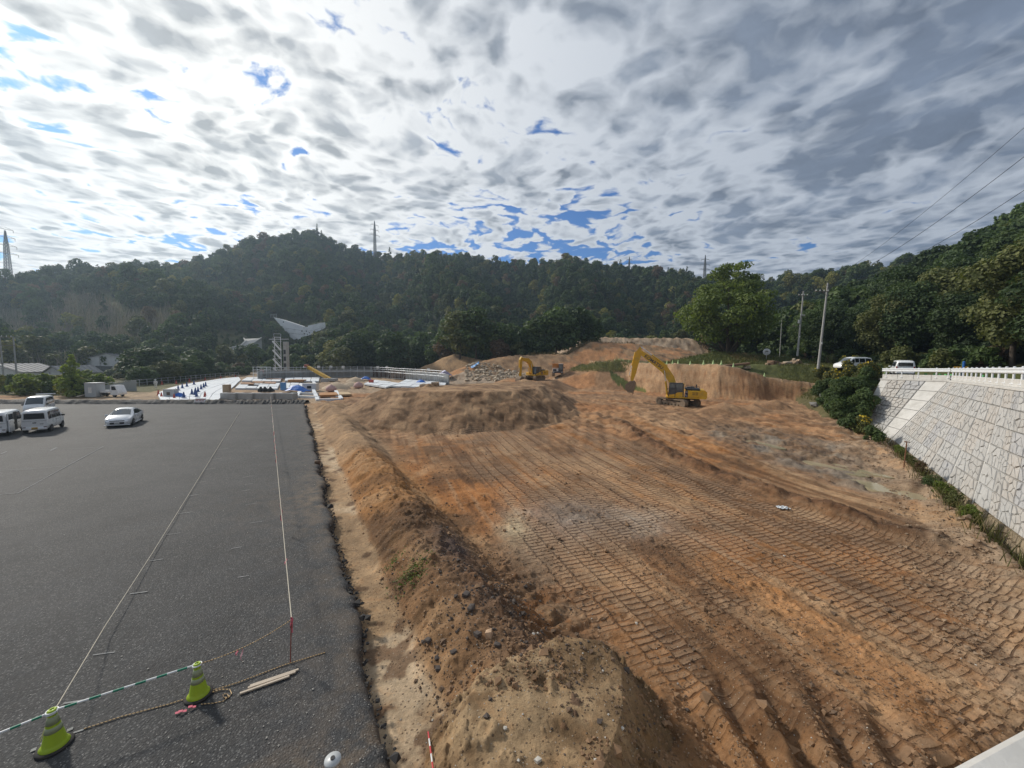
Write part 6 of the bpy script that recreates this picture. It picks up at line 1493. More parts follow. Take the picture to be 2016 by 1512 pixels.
# ------------------------------------------------------------------ foreground of the lot
CONE_Y = mat('lime_cone_plastic', (.40, .55, .03), .5, var=.08, scale=3, dirt=(.25, .3, .08), dirtamt=.2)
BAND = mat('silver_reflector', (.36, .40, .25), .5, .0, var=.1)
ROPE = bpy.data.materials.new('tiger_rope'); ROPE.use_nodes = True
_t = NT(ROPE.node_tree); _w = _t.add('ShaderNodeTexWave', wave_type='BANDS', bands_direction='DIAGONAL'); _w.inputs['Scale'].default_value = 9.0; _t.put(_w.inputs['Vector'], _t.add('ShaderNodeNewGeometry').outputs['Position'])
_t.put(_t.n['Principled BSDF'].inputs['Base Color'], _t.mix(_t.step(_w.outputs['Fac'] if 'Fac' in _w.outputs else _w.outputs[1], .3, .5), (.12, .07, .03, 1), (.62, .42, .20, 1)))
STRING = mat('pale_string', (.62, .56, .45), .8, var=.2, scale=6)
PINK = mat('pink_tape', (.72, .16, .22), .5, var=.15, scale=8); PINK_P = mat('pale_pink_tape', (.75, .42, .45), .5, var=.15, scale=8)
GREEN_P = mat('green_band', (.02, .24, .15), .45, var=.08); WHITE_P = mat('white_plastic', (.74, .76, .76), .4, var=.05, scale=3)
REDP = mat('rusty_red_bar', (.26, .07, .05), .7, var=.2, scale=8); WOOD = mat('bare_timber', (.55, .46, .36), .8, var=.2, scale=4, bump=.2)
def cone_near(px, py, label, rz=0.0):
    q = G(px, py); e = empty('traffic_cone', (q.x, q.y, q.z + .004), rz, label, 'traffic cone', 'lime traffic cones at the near edge of the lot'); e.scale = (.9, .9, .92)
    MB().lathe([(.245, 0), (.25, .015), (.24, .04), (.10, .045), (.10, .0)], n=24).build('base', RUBBER, e)
    b = MB().lathe([(.195, .035), (.20, .05), (.165, .09), (.155, .12), (.05, .66), (.05, .665)], n=24, close=False).build('cone', CONE_Y, e)
    f = lambda h: .155 - (h - .12) * .105 / .54
    for h0, h1 in ((.32, .42), (.46, .60)): MB().lathe([(f(h0) - .004, h0), (f(h0) + .004, h0 + .002), (f(h1) + .004, h1 - .002), (f(h1) - .004, h1)], n=24, close=False).build('reflective_band', BAND, e)
    MB().lathe([(.052, .655), (.062, .668), (.062, .70), (.05, .715), (.03, .715), (.028, .66)], n=20, close=False).build('top_ring', CONE_Y, e)
    return q
c1 = cone_near(108, 1470, 'nearest lime green traffic cone with dark base, at the left'); c2 = cone_near(391, 1369, 'lime green traffic cone beside the curled rope, second from the left edge', .6)
def cone_bar(a, b, label):
    e = empty('barrier_bar', a, 0, label, 'barrier pole', 'striped poles between the cones'); d = b - a; L = d.length; n = 13
    for k in range(n):
        p, q = d * (k / n), d * ((k + 1) / n); MB().cyl(p, q, .0195, n=10).build('green_band' if k % 2 else 'white_band', GREEN_P if k % 2 else WHITE_P, e)
    for p in (Vector((0, 0, 0)), d):
        V = []; m = MB(); m.tube([p + Vector((math.cos(a_) * .07, math.sin(a_) * .07, 0)) for a_ in np.linspace(0, 6.2, 17)], .012, 6); m.build('end_ring', WHITE_P, e)
top = Vector((0, 0, .63))
cone_bar(c1 + top, c2 + top, 'white and green striped pole resting between the two near cones')
c0 = G(-190, 1600); cone_bar(Vector((c0.x, c0.y, .6)), c1 + top + Vector((0, 0, -.02)), 'white and green striped pole running from the nearest cone out of the frame')
def rope(pts, r, m, name, label, cat, sag=0.0, seg=10):
    P = [];
    for i in range(len(pts) - 1):
        a, b = Vector(pts[i]), Vector(pts[i + 1])
        for k in range(seg): f = k / seg; P.append(a.lerp(b, f) - Vector((0, 0, sag * 4 * f * (1 - f))))
    P.append(Vector(pts[-1])); return tag(MB().tube(P, r, 5).build(name, m), label, cat)
stake_b = G(571, 1304); stake_t = stake_b + Vector((.03, .05, .95))
e = empty('marker_stake', stake_b, 0, 'thin rusty red stake standing in the asphalt with pink ribbon at its top', 'stake'); MB().cyl((0, 0, -.1), (.03, .05, .97), .011, n=8).build('rod', REDP, e)
def ribbon(p, L, w, m, parent=None, ang=0.0, name='ribbon', sw=.03):
    mb = MB(); c, s_ = math.cos(ang), math.sin(ang); n = 5
    for k in range(n):
        z0, z1 = -L * k / n, -L * (k + 1) / n; o0, o1 = sw * math.sin(k * 1.3), sw * math.sin((k + 1) * 1.3)
        a = Vector((o0 * s_, o0 * c, z0)); b = Vector((o1 * s_, o1 * c, z1)); t_ = Vector((c, -s_, 0)) * w / 2
        mb._add([a - t_, a + t_, b + t_, b - t_], [(0, 1, 2, 3)])
    return mb.build(name, m, parent, p)
for k in range(3): ribbon(Vector((.03, .05, .97)), .22 + .06 * k, .04, PINK, e, .5 + k, 'ribbon')
rope([c2 + Vector((.03, 0, .64)), stake_t - Vector((0, 0, .03))], .009, ROPE, 'boundary_rope', 'twisted yellow and black rope from the second cone up to the red stake', 'rope', .10)
mid = (c2 + Vector((0, 0, .64))).lerp(stake_t, .44) - Vector((0, 0, .11))
r_ = empty('ribbon_pair', mid, 0, 'two pink ribbons hanging from the rope between the second cone and the stake', 'ribbon'); ribbon((0, 0, 0), .28, .035, PINK_P, r_, .3); ribbon((-.07, -.03, -.01), .12, .03, PINK, r_, .2)
gp = lambda px, py: G(px, py) + Vector((0, 0, .018))
rope([gp(165, 1437), gp(240, 1412), gp(330, 1388), gp(400, 1366), gp(470, 1344), gp(560, 1310), gp(640, 1286)], .009, ROPE, 'ground_rope', 'twisted rope lying straight on the asphalt behind the cones', 'rope', 0, 4)
curl = [(408, 1362), (420, 1363), (436, 1358), (452, 1358), (456, 1366), (450, 1374), (441, 1374), (439, 1368), (446, 1366), (450, 1371), (440, 1381), (420, 1385), (396, 1387)]
cu = rope([gp(*p) for p in curl], .009, ROPE, 'curled_rope', 'loose curl of twisted rope beside the second cone, ending in pink tape', 'rope', 0, 3)
q = gp(386, 1392); tg = MB(); 
for k in range(5): a = q + Vector((-.05 * k, -.035 * k + .02 * math.sin(k * 2), .01 + .02 * (k % 2))); tg.bar(a, a + Vector((-.05, -.035, .012)), .05, .004)
o = tg.build('tape_tail', PINK, cu)
# the string across the lot
sp = [c1 + Vector((.03, .02, .645)), G(300, 1095) + Vector((0, 0, .10)), G(400, 930) + Vector((0, 0, .06)), G(472, 812) + Vector((0, 0, .04))]
rope([c1 + Vector((.03, .02, .645)), G(208, 1250) + Vector((0, 0, .22))] + sp[1:], .009, STRING, 'layout_string', 'pale string running from the nearest cone far across the asphalt', 'string', 0, 3)
rope([c1 + Vector((-.03, -.02, .58)), G(78, 1466) + Vector((0, 0, .02))], .006, STRING, 'tie_string', 'short pale string from the nearest cone down to a chalk mark', 'string', 0, 2)
far = G(533, 790) + Vector((0, 0, .65)); P = [stake_t + (far - stake_t) * k / 12 - Vector((0, 0, .10 * math.sin(math.pi * k / 12))) for k in range(13)]
s_e = empty('ribbon_line', (0, 0, 0), 0, 'long pale string with pink ribbons along the right side of the lot', 'string'); MB().tube(P, .010, 5).build('string', STRING, s_e)
g = random.Random(3)
for f, L in ((.055, .18), (.13, .34), (.155, .30), (.30, .32), (.335, .22), (.37, .30), (.41, .28), (.46, .25), (.52, .22), (.58, .2), (.65, .2), (.72, .2), (.80, .2), (.90, .2)):
    i = min(int(f * 12), 11); p = P[i].lerp(P[i + 1], f * 12 - i); ribbon(p, L * 1.3, .05 + .05 * f, PINK if f < .5 else PINK_P, s_e, g.uniform(0, 3), 'ribbon')
MB().cyl(far - Vector((0, 0, .7)), far + Vector((0, 0, .06)), .02, n=6).build('end_post', WOOD, s_e)
wl = ('longest timber batten lying on the asphalt, nearest the camera of three', 'middle of the three timber battens on the asphalt', 'farthest of the three timber battens, by the foot of the red stake')
for i, (a, b) in enumerate((((472, 1367), (570, 1333)), ((488, 1356), (582, 1325)), ((492, 1352), (588, 1320)))):
    tag(MB().bar(G(*a) + Vector((0, 0, .026)), G(*b) + Vector((0, 0, .026)), .045, .03, ch=.003).build('timber_batten', WOOD), wl[i], 'batten', 'timber battens on the lot')
# tripod head and staff in the near right corner of the lot
q = G(655, 1512); e = empty('survey_tripod', (q.x, q.y, .0), .2, 'top of a grey survey tripod poking up at the bottom edge', 'tripod')
hz = .62; q2 = at(655, 1497, .95); e.location = (q2.x, q2.y, -.05)
MB().lathe([(0, .0), (.105, 0), (.11, .02), (.105, .045), (0, .055)], (0, 0, .98), n=20).build('head', mat('tripod_grey', (.48, .50, .51), .45, .1, var=.08), e); MB().cyl((0, 0, 1.03), (0, 0, 1.045), .03, n=12).build('screw_hole', BLACK, e)
for k in range(3): a = 2.1 * k - 1.9; MB().bar((math.cos(a) * .06, math.sin(a) * .06, 1.0), (math.cos(a) * .42, math.sin(a) * .42, .02), .035, .05, ch=.008).build('leg', mat('tripod_leg', (.42, .38, .33), .6, .1, var=.1), e)
a = hit(858, 1560); b = at(843, 1441, 0, Y=6.55); b = Vector((b.x, b.y, b.z)); e = empty('ranging_pole', a, 0, 'red and white banded ranging pole leaning against the near spoil heap', 'pole'); n = 7
for k in range(n): p, q = (b - a) * (k / n), (b - a) * ((k + 1) / n); MB().cyl(p, q, .014, n=8).build('red_band' if k % 2 == n % 2 - 1 or k == n - 1 else 'white_band', PINK if False else (mat('red_band', (.55, .05, .06), .5) if (n - 1 - k) % 2 == 0 else WHITE_P), e)
# stones and litter worth naming
ST_O = mat('orange_stone', (.50, .34, .22), .9, var=.2, scale=6, bump=.3); ST_D = mat('dark_clod', (.085, .070, .062), .95, var=.3, scale=8, bump=.6); ST_P = mat('pale_stone', (.50, .47, .42), .9, var=.2, scale=8, bump=.3); ST_B = mat('brown_clod', (.15, .10, .065), .95, var=.3, scale=8, bump=.6)
def stone(px, py, d, m, label, cat='stone', name='stone', group=None, seed=0):
    p = hit(px, py); g = random.Random(px * 3 + py + seed); o = MB().rock((0, 0, d[2] * .25), d, g).build(name, m); o.location = p; o.rotation_euler = (g.uniform(-.2, .2), g.uniform(-.2, .2), g.uniform(0, 3)); return tag(o, label, cat, group)
stone(963, 1256, (.22, .20, .20), ST_O, 'squarish orange stone on the dark clods by the near heap')
for px, py, d, lb in ((843, 1262, .24, 'dark lump low on the berm, left of the squarish orange stone'), (893, 1286, .22, 'grey-violet lump directly below the squarish orange stone'), (940, 1254, .28, 'grey rounded lump touching the orange stone on its left'), (862, 1322, .2, 'dark lump lowest on the berm beside the sandy ditch'), (928, 1200, .3, 'big dark clod at the crest of the clawed spoil'), (918, 1176, .3, 'black clod on the berm crest above the other lumps'), (979, 1276, .2, 'dark lump between the orange stone and the near heap'), (860, 1300, .18, 'small dark lump between two others at the ditch')):
    stone(px, py, (d * .75, d * .6, d * .4), ST_D, lb, 'clod', 'dirt_clod')
for px, py, d, lb in ((995, 1436, .10, 'white scrap on the near heap, lower left'), (1187, 1323, .07, 'small white pebble on the flat top of the near heap'), (1225, 1440, .09, 'white pebble on the dark right side of the near heap'), (1165, 1222, .06, 'tiny white pebble at the far rim of the near heap'), (1059, 1500, .16, 'pale stone at the bottom edge on the near heap'), (1253, 1230, .12, 'pale stone at the right rim of the near heap'), (1050, 1252, .14, 'tan stone on the far left rim of the near heap'), (625, 912, .5, 'brown boulder sitting in the sandy ditch by the lot edge')):
    stone(px, py, (d * .7, d * .6, d * .45), ST_P if d < .4 else ST_B, lb)
def bag():
    p = hit(1541, 1002); g = np.random.default_rng(4); mb = MB(); n = 9
    V = [(i * .075 - .3, j * .05 - .2, .03 + .07 * g.random()) for i in range(n) for j in range(n)]; mb._add(V, [(i * n + j, (i + 1) * n + j, (i + 1) * n + j + 1, i * n + j + 1) for i in range(n - 1) for j in range(n - 1) if (i + j) % 7 or i % 3])
    o = mb.build('plastic_bag', WHITE_P); o.location = p; tag(o, 'crumpled white plastic sheet lying on the tracked soil', 'plastic bag')
bag()
p = hit(1779, 922); e = empty('rusty_rod', p, 0, 'rusty T-topped rod standing at the corner of the wall foot', 'rod'); MB().cyl((0, 0, -.2), (.12, .05, 1.75), .035, n=7).build('shaft', mat('rust', (.20, .09, .05), .9, var=.3), e); MB().bar((-.08, 0, 1.78), (.36, .08, 1.72), .06, .06).build('cross_bar', MATS['rust'], e)
# crumbs: loose small stones over the pit and along the broken asphalt edge
def crumbs(name, pts, size, m, label, seed, flat=.7):
    g = np.random.default_rng(seed); n = len(pts); base = np.array([(1, 0, 0), (-1, 0, 0), (0, 1, 0), (0, -1, 0), (0, 0, 1), (0, 0, -1)], float)
    F0 = np.array([(0, 2, 4), (2, 1, 4), (1, 3, 4), (3, 0, 4), (2, 0, 5), (1, 2, 5), (3, 1, 5), (0, 3, 5)])
    s = size * np.exp(g.normal(size=n) * .55); A = g.normal(size=(n, 3, 3)); Qm, _ = np.linalg.qr(A); V = (base[None] * g.uniform(.6, 1.1, (n, 6, 1))) @ Qm; V[:, :, 2] *= flat; V = V * s[:, None, None] + np.asarray(pts)[:, None, :] + np.array([0, 0, 1]) * (s * .25)[:, None, None]
    o = link(name, mesh_np(name, V.reshape(-1, 3), (F0[None] + (np.arange(n) * 6)[:, None, None]).reshape(-1, 3)), m); o['kind'] = 'stuff'; o['label'] = label
gq = np.random.default_rng(55)
def polar_pts(n, r0, r1, a0, a1, fn):
    r = np.exp(gq.uniform(math.log(r0), math.log(r1), n * 3)); a = gq.uniform(R(a0), R(a1), n * 3); x, y = np.sin(a) * r, np.cos(a) * r; k = fn(x, y); x, y = x[k][:n], y[k][:n]; return np.stack([x, y, terrain(x, y, False)], 1)
T_ = lambda x, y: LN[0] * x + LN[1] * y - LT0
rocky = lambda x, y: (T_(x, y) > 1.0) & (fbm(x / 1.8, y / 1.8, 161, 3) > -.03)
crumbs('soil_crumbs', polar_pts(9000, 4.5, 34, -32, 56, rocky), .026, mat('soil_crumb', (.24, .145, .08), .95, var=.3, scale=2), 'loose brown soil crumbs over the pit floor', 1)
crumbs('dark_crumbs', polar_pts(5200, 4.5, 30, -32, 56, lambda x, y: (T_(x, y) > .9) & (fbm(x / 1.4, y / 1.4, 163, 3) > .04)), .021, ST_B, 'dark damp clods over the pit floor', 2)
crumbs('pale_pebbles', polar_pts(1500, 4.5, 34, -30, 56, lambda x, y: T_(x, y) > .3), .010, ST_P, 'pale pebbles scattered on the soil', 3)
crumbs('rubble', polar_pts(3400, 13, 46, 36, 52.6, lambda x, y: (line_dist(x, y, [(34.4, 37.6, 0), (29.5, 30, 0), (25.1, 22.7, 0), (22.3, 18.4, 0), (19.4, 14.5, 0), (15, 9.4, 0)])[0] < 3.4 * gq.uniform(0, 1, len(x)))), .042, mat('tan_rubble', (.27, .19, .125), .95, var=.35, scale=1.5), 'tan rubble along the trench edge in front of the wall', 4)
crumbs('berm_clods', np.array([tuple(st(s, t, 0)) for s, t in zip(gq.uniform(5, 17, 2600), gq.normal(3.1, .9, 2600))]) if False else (lambda q: np.stack([q[:, 0], q[:, 1], terrain(q[:, 0], q[:, 1], False)], 1))(np.array([tuple(st(s, t))[:2] for s, t in zip(gq.normal(9, 2.2, 1100), np.clip(gq.normal(3.4, 1.0, 1100), 1.0, 6))])), .024, mat('dark_crumb', (.085, .068, .058), .95, var=.3, scale=8), 'dark clods along the berm', 5)
ed = []
for s in np.linspace(4.6, 57, 1500): ed.append(tuple(st(s, edge_wob(s) + gq.uniform(-.05, .16), -.30 + .2 * gq.random())))
crumbs('asphalt_crumbs', np.array(ed), .036, mat('asphalt_crumb', (.035, .033, .032), .9, var=.4, scale=5), 'broken asphalt crumbs along the edge of the lot', 6)
lp = np.array([tuple(st(s, t, 0.012)) for s, t in zip(5.2 + gq.exponential(6, 3000), -gq.exponential(5.0, 3000))]); lp[:, 2] = [lz(a, b) + .004 for a, b in lp[:, :2]]
crumbs('loose_grit', lp, .0065, ST_P, 'loose pale grit on the asphalt', 7)

# ------------------------------------------------------------------ terrace on the right
CONE_G = mat('pale_green_cone', (.50, .66, .30), .5, var=.1)
cone_mesh = MB().box((0, 0, .02), (.42, .42, .04)).lathe([(.17, .04), (.16, .07), (.045, .70)], n=10); cone_mesh = cone_mesh.mesh('terrace_cone'); cone_mesh.materials.append(CONE_G)
def small_cone(px, py, me, label, group, Y=None, sc=1.0, z=None):
    if Y: p = at(px, py, 0, Y=Y); p.z = zat(p.x, p.y) if z is None else z
    else: p = hit(px, py)
    o = link('traffic_cone', me, None, None, p); o.scale = (sc, sc, sc); return tag(o, label, 'traffic cone', group)
def edge_pt(px):
    """top edge of the cut under a picture column"""
    best = None; k = (px - 1008) / 757
    for i in range(5):
        a, b = CUT[i], CUT[i + 1]; den = (b[0] - a[0]) - k * (b[1] - a[1])
        if abs(den) < 1e-6: continue
        f = (k * a[1] - a[0]) / den
        if 0 <= f <= 1: best = (a[0] + (b[0] - a[0]) * f, a[1] + (b[1] - a[1]) * f)
    return best
for px in (1237, 1278, 1282, 1312, 1323, 1334, 1358, 1384, 1403, 1419, 1505, 1443):
    q = edge_pt(px)
    if q is None: continue
    q = Vector((q[0], q[1], 0)) * 1.012; o = link('traffic_cone', cone_mesh, None, None, (q.x, q.y, zat(q.x, q.y))); o.scale = (1.0, 1.0, 1.05); tag(o, 'pale green traffic cone standing in the row along the top of the cut face', 'traffic cone', 'cones along the top of the cut face')
for i in range(16):
    px = 1176 + i * 3.4 + tr.uniform(-.8, .8); q = at(px, 715, 0, Y=90 + tr.uniform(-1, 2.5)); o = link('traffic_cone', cone_mesh, None, None, (q.x, q.y, zat(q.x, q.y))); tag(o, 'pale green traffic cone in the tight cluster on the grassy knoll', 'traffic cone', 'cones clustered on the knoll')
for px, Y in ((1561, 74), (1577, 76), (1643, 57), (1744, 44.5)): q = at(px, 715, 0, Y=Y); o = link('traffic_cone', cone_mesh, None, None, (q.x, q.y, max(zat(q.x, q.y), 4.7 if Y < 60 else -9))); tag(o, {1561: 'pale green cone on the verge left of the farther utility pole', 1577: 'pale green cone just right of the farther utility pole', 1643: 'pale green cone in front of the white van seen from its side', 1744: 'pale green cone between the two white vans'}[px], 'traffic cone', 'cones beside the road')
BAR_G = mat('green_barrier', (.12, .50, .16), .5, var=.1)
q = at(1640, 727, 0, Y=53); e = empty('green_barrier', (q.x, q.y, zat(q.x, q.y)), R(140), 'green and white slatted barrier on the verge left of the bushes', 'barrier')
for k in range(7): MB().box((-.9 + k * .3, 0, .45), (.07, .05, .9)).build('upright', BAR_G if k % 2 else WHITE_P, e)
for z in (.85, .15): MB().box((0, .04, z), (2.1, .04, .07)).build('rail', WHITE_P, e)
for k, (px, dx) in enumerate(((1822, 0), (1840, 0), (1850, 0), (1862, 0), (1873, 0), (1935, 0), (1955, 0))):
    q = at(px, 740, 0, Y=44 - k * .7); q.z = 4.55; bb = MB().prism([(-.13, 0), (.13, 0), (.06, .6), (-.06, .6)], -.1, .1).build('road_marker', BAR_G); bb.location = q; tag(bb, 'squat green road marker seen under the guardrail beam', 'marker', 'green markers behind the guardrail')
q = at(1884, 716, 0, Y=36.5); o = MB().box((0, 0, .55), (.9, .04, .42)).bar((-.3, 0, 0), (-.3, 0, .5), .04, .04).bar((.3, 0, 0), (.3, 0, .5), .04, .04).build('orange_sign', mat('amber_board', (.52, .28, .02), .5, var=.1)); o.location = (q.x + .4, q.y, 5.3); o.rotation_euler = (0, 0, R(-40)); tag(o, 'small amber board standing behind the guardrail at the bend', 'sign')
q = at(1897, 722, 0, Y=35.0); o = MB().cyl((0, 0, 0), (0, 0, 1.75), .09, n=10).lathe([(.09, 0), (.05, .05), (0, .06)], (0, 0, 1.75), n=10).build('blue_post', mat('blue_plastic', (.02, .13, .42), .4)); o.location = (q.x, q.y, 4.75); tag(o, 'bright blue post behind the guardrail at the bend', 'post')
# stone slabs and boulders on the terrace
SLAB = mat('tan_rock', (.36, .26, .17), .95, var=.3, scale=1.5, bump=.5, bscale=8, dirt=(.20, .12, .07), dirtamt=.5); SLAB_P = mat('pale_rock', (.47, .39, .29), .95, var=.25, scale=1.5, bump=.5, bscale=8, dirt=(.30, .2, .12), dirtamt=.4); SLAB_D = mat('brown_rock', (.20, .12, .075), .95, var=.3, scale=1.5, bump=.5)
def trock(px, py, Y, d, m, label, rz=0.0, tilt=0.0, zo=0.0):
    q = at(px, py, 0, Y=Y); g = random.Random(px); o = MB().rock((0, 0, 0), d, g).build('boulder', m); o.location = (q.x, q.y, max(q.z + zo, zat(q.x, q.y) + d[2] * .3)); o.rotation_euler = (g.uniform(-.1, .1), tilt, rz); tag(o, label, 'boulder', 'rocks piled on the terrace edge'); return o
o = MB().bar((-2.1, 0, -.1), (2.1, 0, .42), 1.4, .42, ch=.1).build('stone_slab', SLAB_D); q = at(1449, 720, 0, Y=69); q.z = max(q.z, zat(q.x, q.y) + .45); o.location = q; o.rotation_euler = (0, 0, R(-25)); tag(o, 'long dark brown slab lying tilted on the terrace edge', 'slab')
trock(1470, 723, 68.5, (1.2, 1.0, .8), SLAB_P, 'pale block propping the dark slab at its right end')
for px, py, d, m, lb, ti in ((1522, 720, (1.9, 1.4, 1.0), SLAB_D, 'dark brown boulder at the left end of the rock pile', 0), (1550, 717, (1.3, 1.0, .5), SLAB_P, 'flat pale rock on top at the middle of the pile', 0), (1541, 726, (2.0, 1.4, .7), SLAB, 'tan rock at the front middle of the pile', .1), (1564, 722, (1.7, 1.3, 1.2), SLAB, 'rounded tan boulder under the leaning slab', 0), (1537, 722, (1.5, 1.2, .6), SLAB_P, 'pale flat rock behind the front of the pile', 0), (1575, 719, (2.9, .9, .5), SLAB, 'long slab leaning down to the right on the pile', .5), (1590, 728, (2.0, 1.2, .55), SLAB_P, 'pale flat slab at the right end of the pile', .1), (1563, 711, (.6, .5, .5), SLAB_P, 'small pale stone perched highest on the pile', 0), (1552, 729, (1.7, 1.0, .5), SLAB, 'reddish flat rock at the bottom of the pile', 0), (1512, 725, (.8, .6, .4), SLAB, 'small tan rock left of the dark boulder', 0)):
    trock(px, py - 2, 71, tuple(v * 1.2 for v in d), m, lb, tr.uniform(0, 1), ti, .05)
for px, py, Y, d, lb in ((1627, 782, 56, (1.6, 1.2, 1.0), 'dark grey boulder at the right end of the cut face'), (1612, 797, 54, (2.2, 1.2, .7), 'grey slanting slab half buried under the dark boulder'), (1640, 770, 56, (1.0, .8, .7), 'grey stone among roots beside the bushes')):
    o = trock(px, py, Y, d, mat('grey_rock', (.20, .195, .185), .9, var=.3, scale=2, bump=.5), lb); p = hit(px, py); o.location = p
# mirror, poles, wires
def mirror():
    q = at(1509, 700, 0, Y=79); z = zat(q.x, q.y); e = empty('road_mirror', (q.x, q.y, z), R(-35), 'round white traffic mirror with grey centre on the grass bank', 'traffic mirror'); h = 1.1
    MB().cyl((0, 0, 0), (0, 0, h), .05, n=8).build('post', ALLOY, e); MB().lathe([(0, .02), (.30, .0), (.60, -.05), (.66, -.05), (.66, .03), (0, .05)], (0, 0, h + .4), (0, -1, 0), 24).build('rim', WHITE_P, e); MB().lathe([(.26, .09), (.3, .06), (0, .08)], (0, 0, h + .4), (0, -1, 0), 18, close=False).lathe([(0, .055), (.55, .05)], (0, 0, h + .4), (0, -1, 0), 20).build('mirror_face', ALLOY, e)
mirror()
POLE = mat('concrete_pole', (.36, .36, .35), .85, var=.12, scale=.6, dirt=(.22, .21, .2), dirtamt=.3)
INS = mat('insulator', (.62, .62, .60), .35)
def upole(px, py, Y, top, label, arms, kit=True, lean=.0):
    q = at(px, py, 0, Y=Y); t_ = at(top[0], top[1], 0, Y=Y); e = empty('utility_pole', (q.x, q.y, q.z - .3), 0, label, 'utility pole'); d = Vector((t_.x - q.x, 0, t_.z - q.z + .3)); MB().cyl((0, 0, 0), d, .19, .11, n=12).build('pole', POLE, e)
    heads = []
    for f, w, off in arms:
        c = d * f; a = c + Vector((-w + off, -.15, 0)); b = c + Vector((off + .3, -.15, 0)); ar = MB().bar(a, b, .09, .09).bar(c + Vector((0, -.1, -.7)), c + Vector((-w * .5 + off, -.15, 0)), .05, .05).build('cross_arm', STEEL, e)
        for k in range(4): p = a.lerp(b, (k + .2) / 3.6); MB().lathe([(.05, 0), (.09, .05), (.05, .10), (.08, .15), (.03, .22)], p + Vector((0, 0, .05)), n=8).build('insulator', INS, ar); heads.append(q + p + Vector((0, 0, .0)))
    if kit: c = d * .53; MB().cyl(c + Vector((-.35, -.1, -.3)), c + Vector((-.35, -.1, .35)), .24, n=10).build('transformer', mat('transformer_grey', (.45, .47, .47), .5), e); MB().bar(c + Vector((-.1, 0, -.9)), c + Vector((-1.6, -.1, -.9)), .07, .07).box(c + Vector((-1.3, -.1, -.8)), (.25, .2, .3)).build('switch_arm', STEEL, e)
    MB().box(d * .30 + Vector((0, -.16, 0)), (.16, .05, .3)).build('number_tag', WHITE_P, e)
    return heads
h1 = upole(1611, 722, 60, (1630, 557), 'taller grey utility pole nearer the camera, right of the other one', ((.90, 1.9, 0),), False)
h2 = upole(1570, 698, 74, (1582, 573), 'farther utility pole with transformer, left of the taller one', ((.93, 1.6, .6), (.62, .5, .3)), True)
q = at(1536, 686, 0, Y=92); o = MB().cyl((0, 0, 0), (0, 0, 10.5), .12, .08, n=8).build('utility_pole', POLE); o.location = (q.x, q.y, zat(q.x, q.y)); tag(o, 'thin dark pole half hidden by the trees left of the other poles', 'utility pole')
WIRE = mat('black_wire', (.02, .02, .022), .6)
def wire(a, b, sag, r, label, g_='wires to the utility poles', n=22): 
    a, b = Vector(a), Vector(b); return tag(MB().tube([a.lerp(b, k / n) - Vector((0, 0, sag * 4 * (k / n) * (1 - k / n))) for k in range(n + 1)], r, 4).build('power_wire', WIRE), label, 'wire', g_)
for i, (py, yy, lb) in enumerate(((222, 30, 'highest power wire, thin, leaving at the right edge'), (282, 30, 'middle power wire leaving at the right edge'), (352, 30, 'lowest power wire crossing the sky above the right wood'))):
    e_ = at(2050, py, 0, Y=24 + i * 1.5); wire(h1[i if i < len(h1) else -1] + Vector((0, 0, .25)), e_, .9 + .3 * i, .018 if i else .012, lb)
for k in range(3): wire(h1[k] + Vector((0, 0, .2)), h2[k] + Vector((0, 0, .2)), .25, .012, 'short wire between the two utility poles', 'wires between the utility poles', 8)

# ------------------------------------------------------------------ pylons on the skyline
PYL = mat('pylon_steel', (.20, .21, .22), .6, .3, var=.1)
def pylon(px, py, top, r, label, arms=3, sw=1.0):
    d = at(px, py, 0, Y=100); d = Vector((d.x, d.y, 0)).normalized(); k = r; b = Vector((d.x * k, d.y * k, 0)); b.z = zat(b.x, b.y) ; tz = at(px, top, 0, Y=b.y).z; h = tz - b.z
    e = empty('transmission_tower', b, math.atan2(d.y, d.x) - math.pi / 2 + .5, label, 'pylon'); lat = MB(); w0, w1 = h * .085 * sw, h * .018
    f = lambda z: w0 + (w1 - w0) * min(1, z / (h * .75)) if z < h * .75 else w1 * (1.05 - .9 * (z - h * .75) / (h * .25))
    zs = [0]
    while zs[-1] < h * .97: zs.append(min(h, zs[-1] + max(f(zs[-1]) * 1.5, h * .045)))
    for i in range(len(zs) - 1):
        a, c = zs[i], zs[i + 1]; A = [Vector((sx * f(a), sy * f(a), a)) for sx, sy in ((-1, -1), (1, -1), (1, 1), (-1, 1))]; B = [Vector((sx * f(c), sy * f(c), c)) for sx, sy in ((-1, -1), (1, -1), (1, 1), (-1, 1))]
        for j in range(4): lat.bar(A[j], B[j], .26, .26); lat.bar(A[j], B[(j + 1) % 4], .14, .14); lat.bar(A[(j + 1) % 4], B[j], .14, .14); lat.bar(B[j], B[(j + 1) % 4], .14, .14)
    lat.build('lattice_mast', PYL, e)
    for k in range(arms):
        z = h * (.66 + .115 * k); L = h * (.12 - .012 * k); am = MB()
        for s in (-1, 1):
            am.bar((0, -.3, z), (s * L, 0, z + .2), .16, .16); am.bar((0, .3, z), (s * L, 0, z + .2), .16, .16); am.bar((0, 0, z + h * .03), (s * L, 0, z + .25), .14, .14); am.cyl((s * L, 0, z + .2), (s * L, 0, z - h * .03), .12, n=5)
        am.build('cross_arm', PYL, e)
pylon(16, 532, 452, 392, 'nearest steel lattice pylon at the left edge of the skyline', 4, .45)
pylon(738, 483, 434, 374, 'lattice pylon on the ridge right of the hilltop', 3, .34)
pylon(1238, 545, 505, 374, 'small pale pylon behind the ridge, left of the big tree', 3, .4)
pylon(1387, 545, 502, 374, 'small pylon on the skyline just beside the big tree', 3, .4)
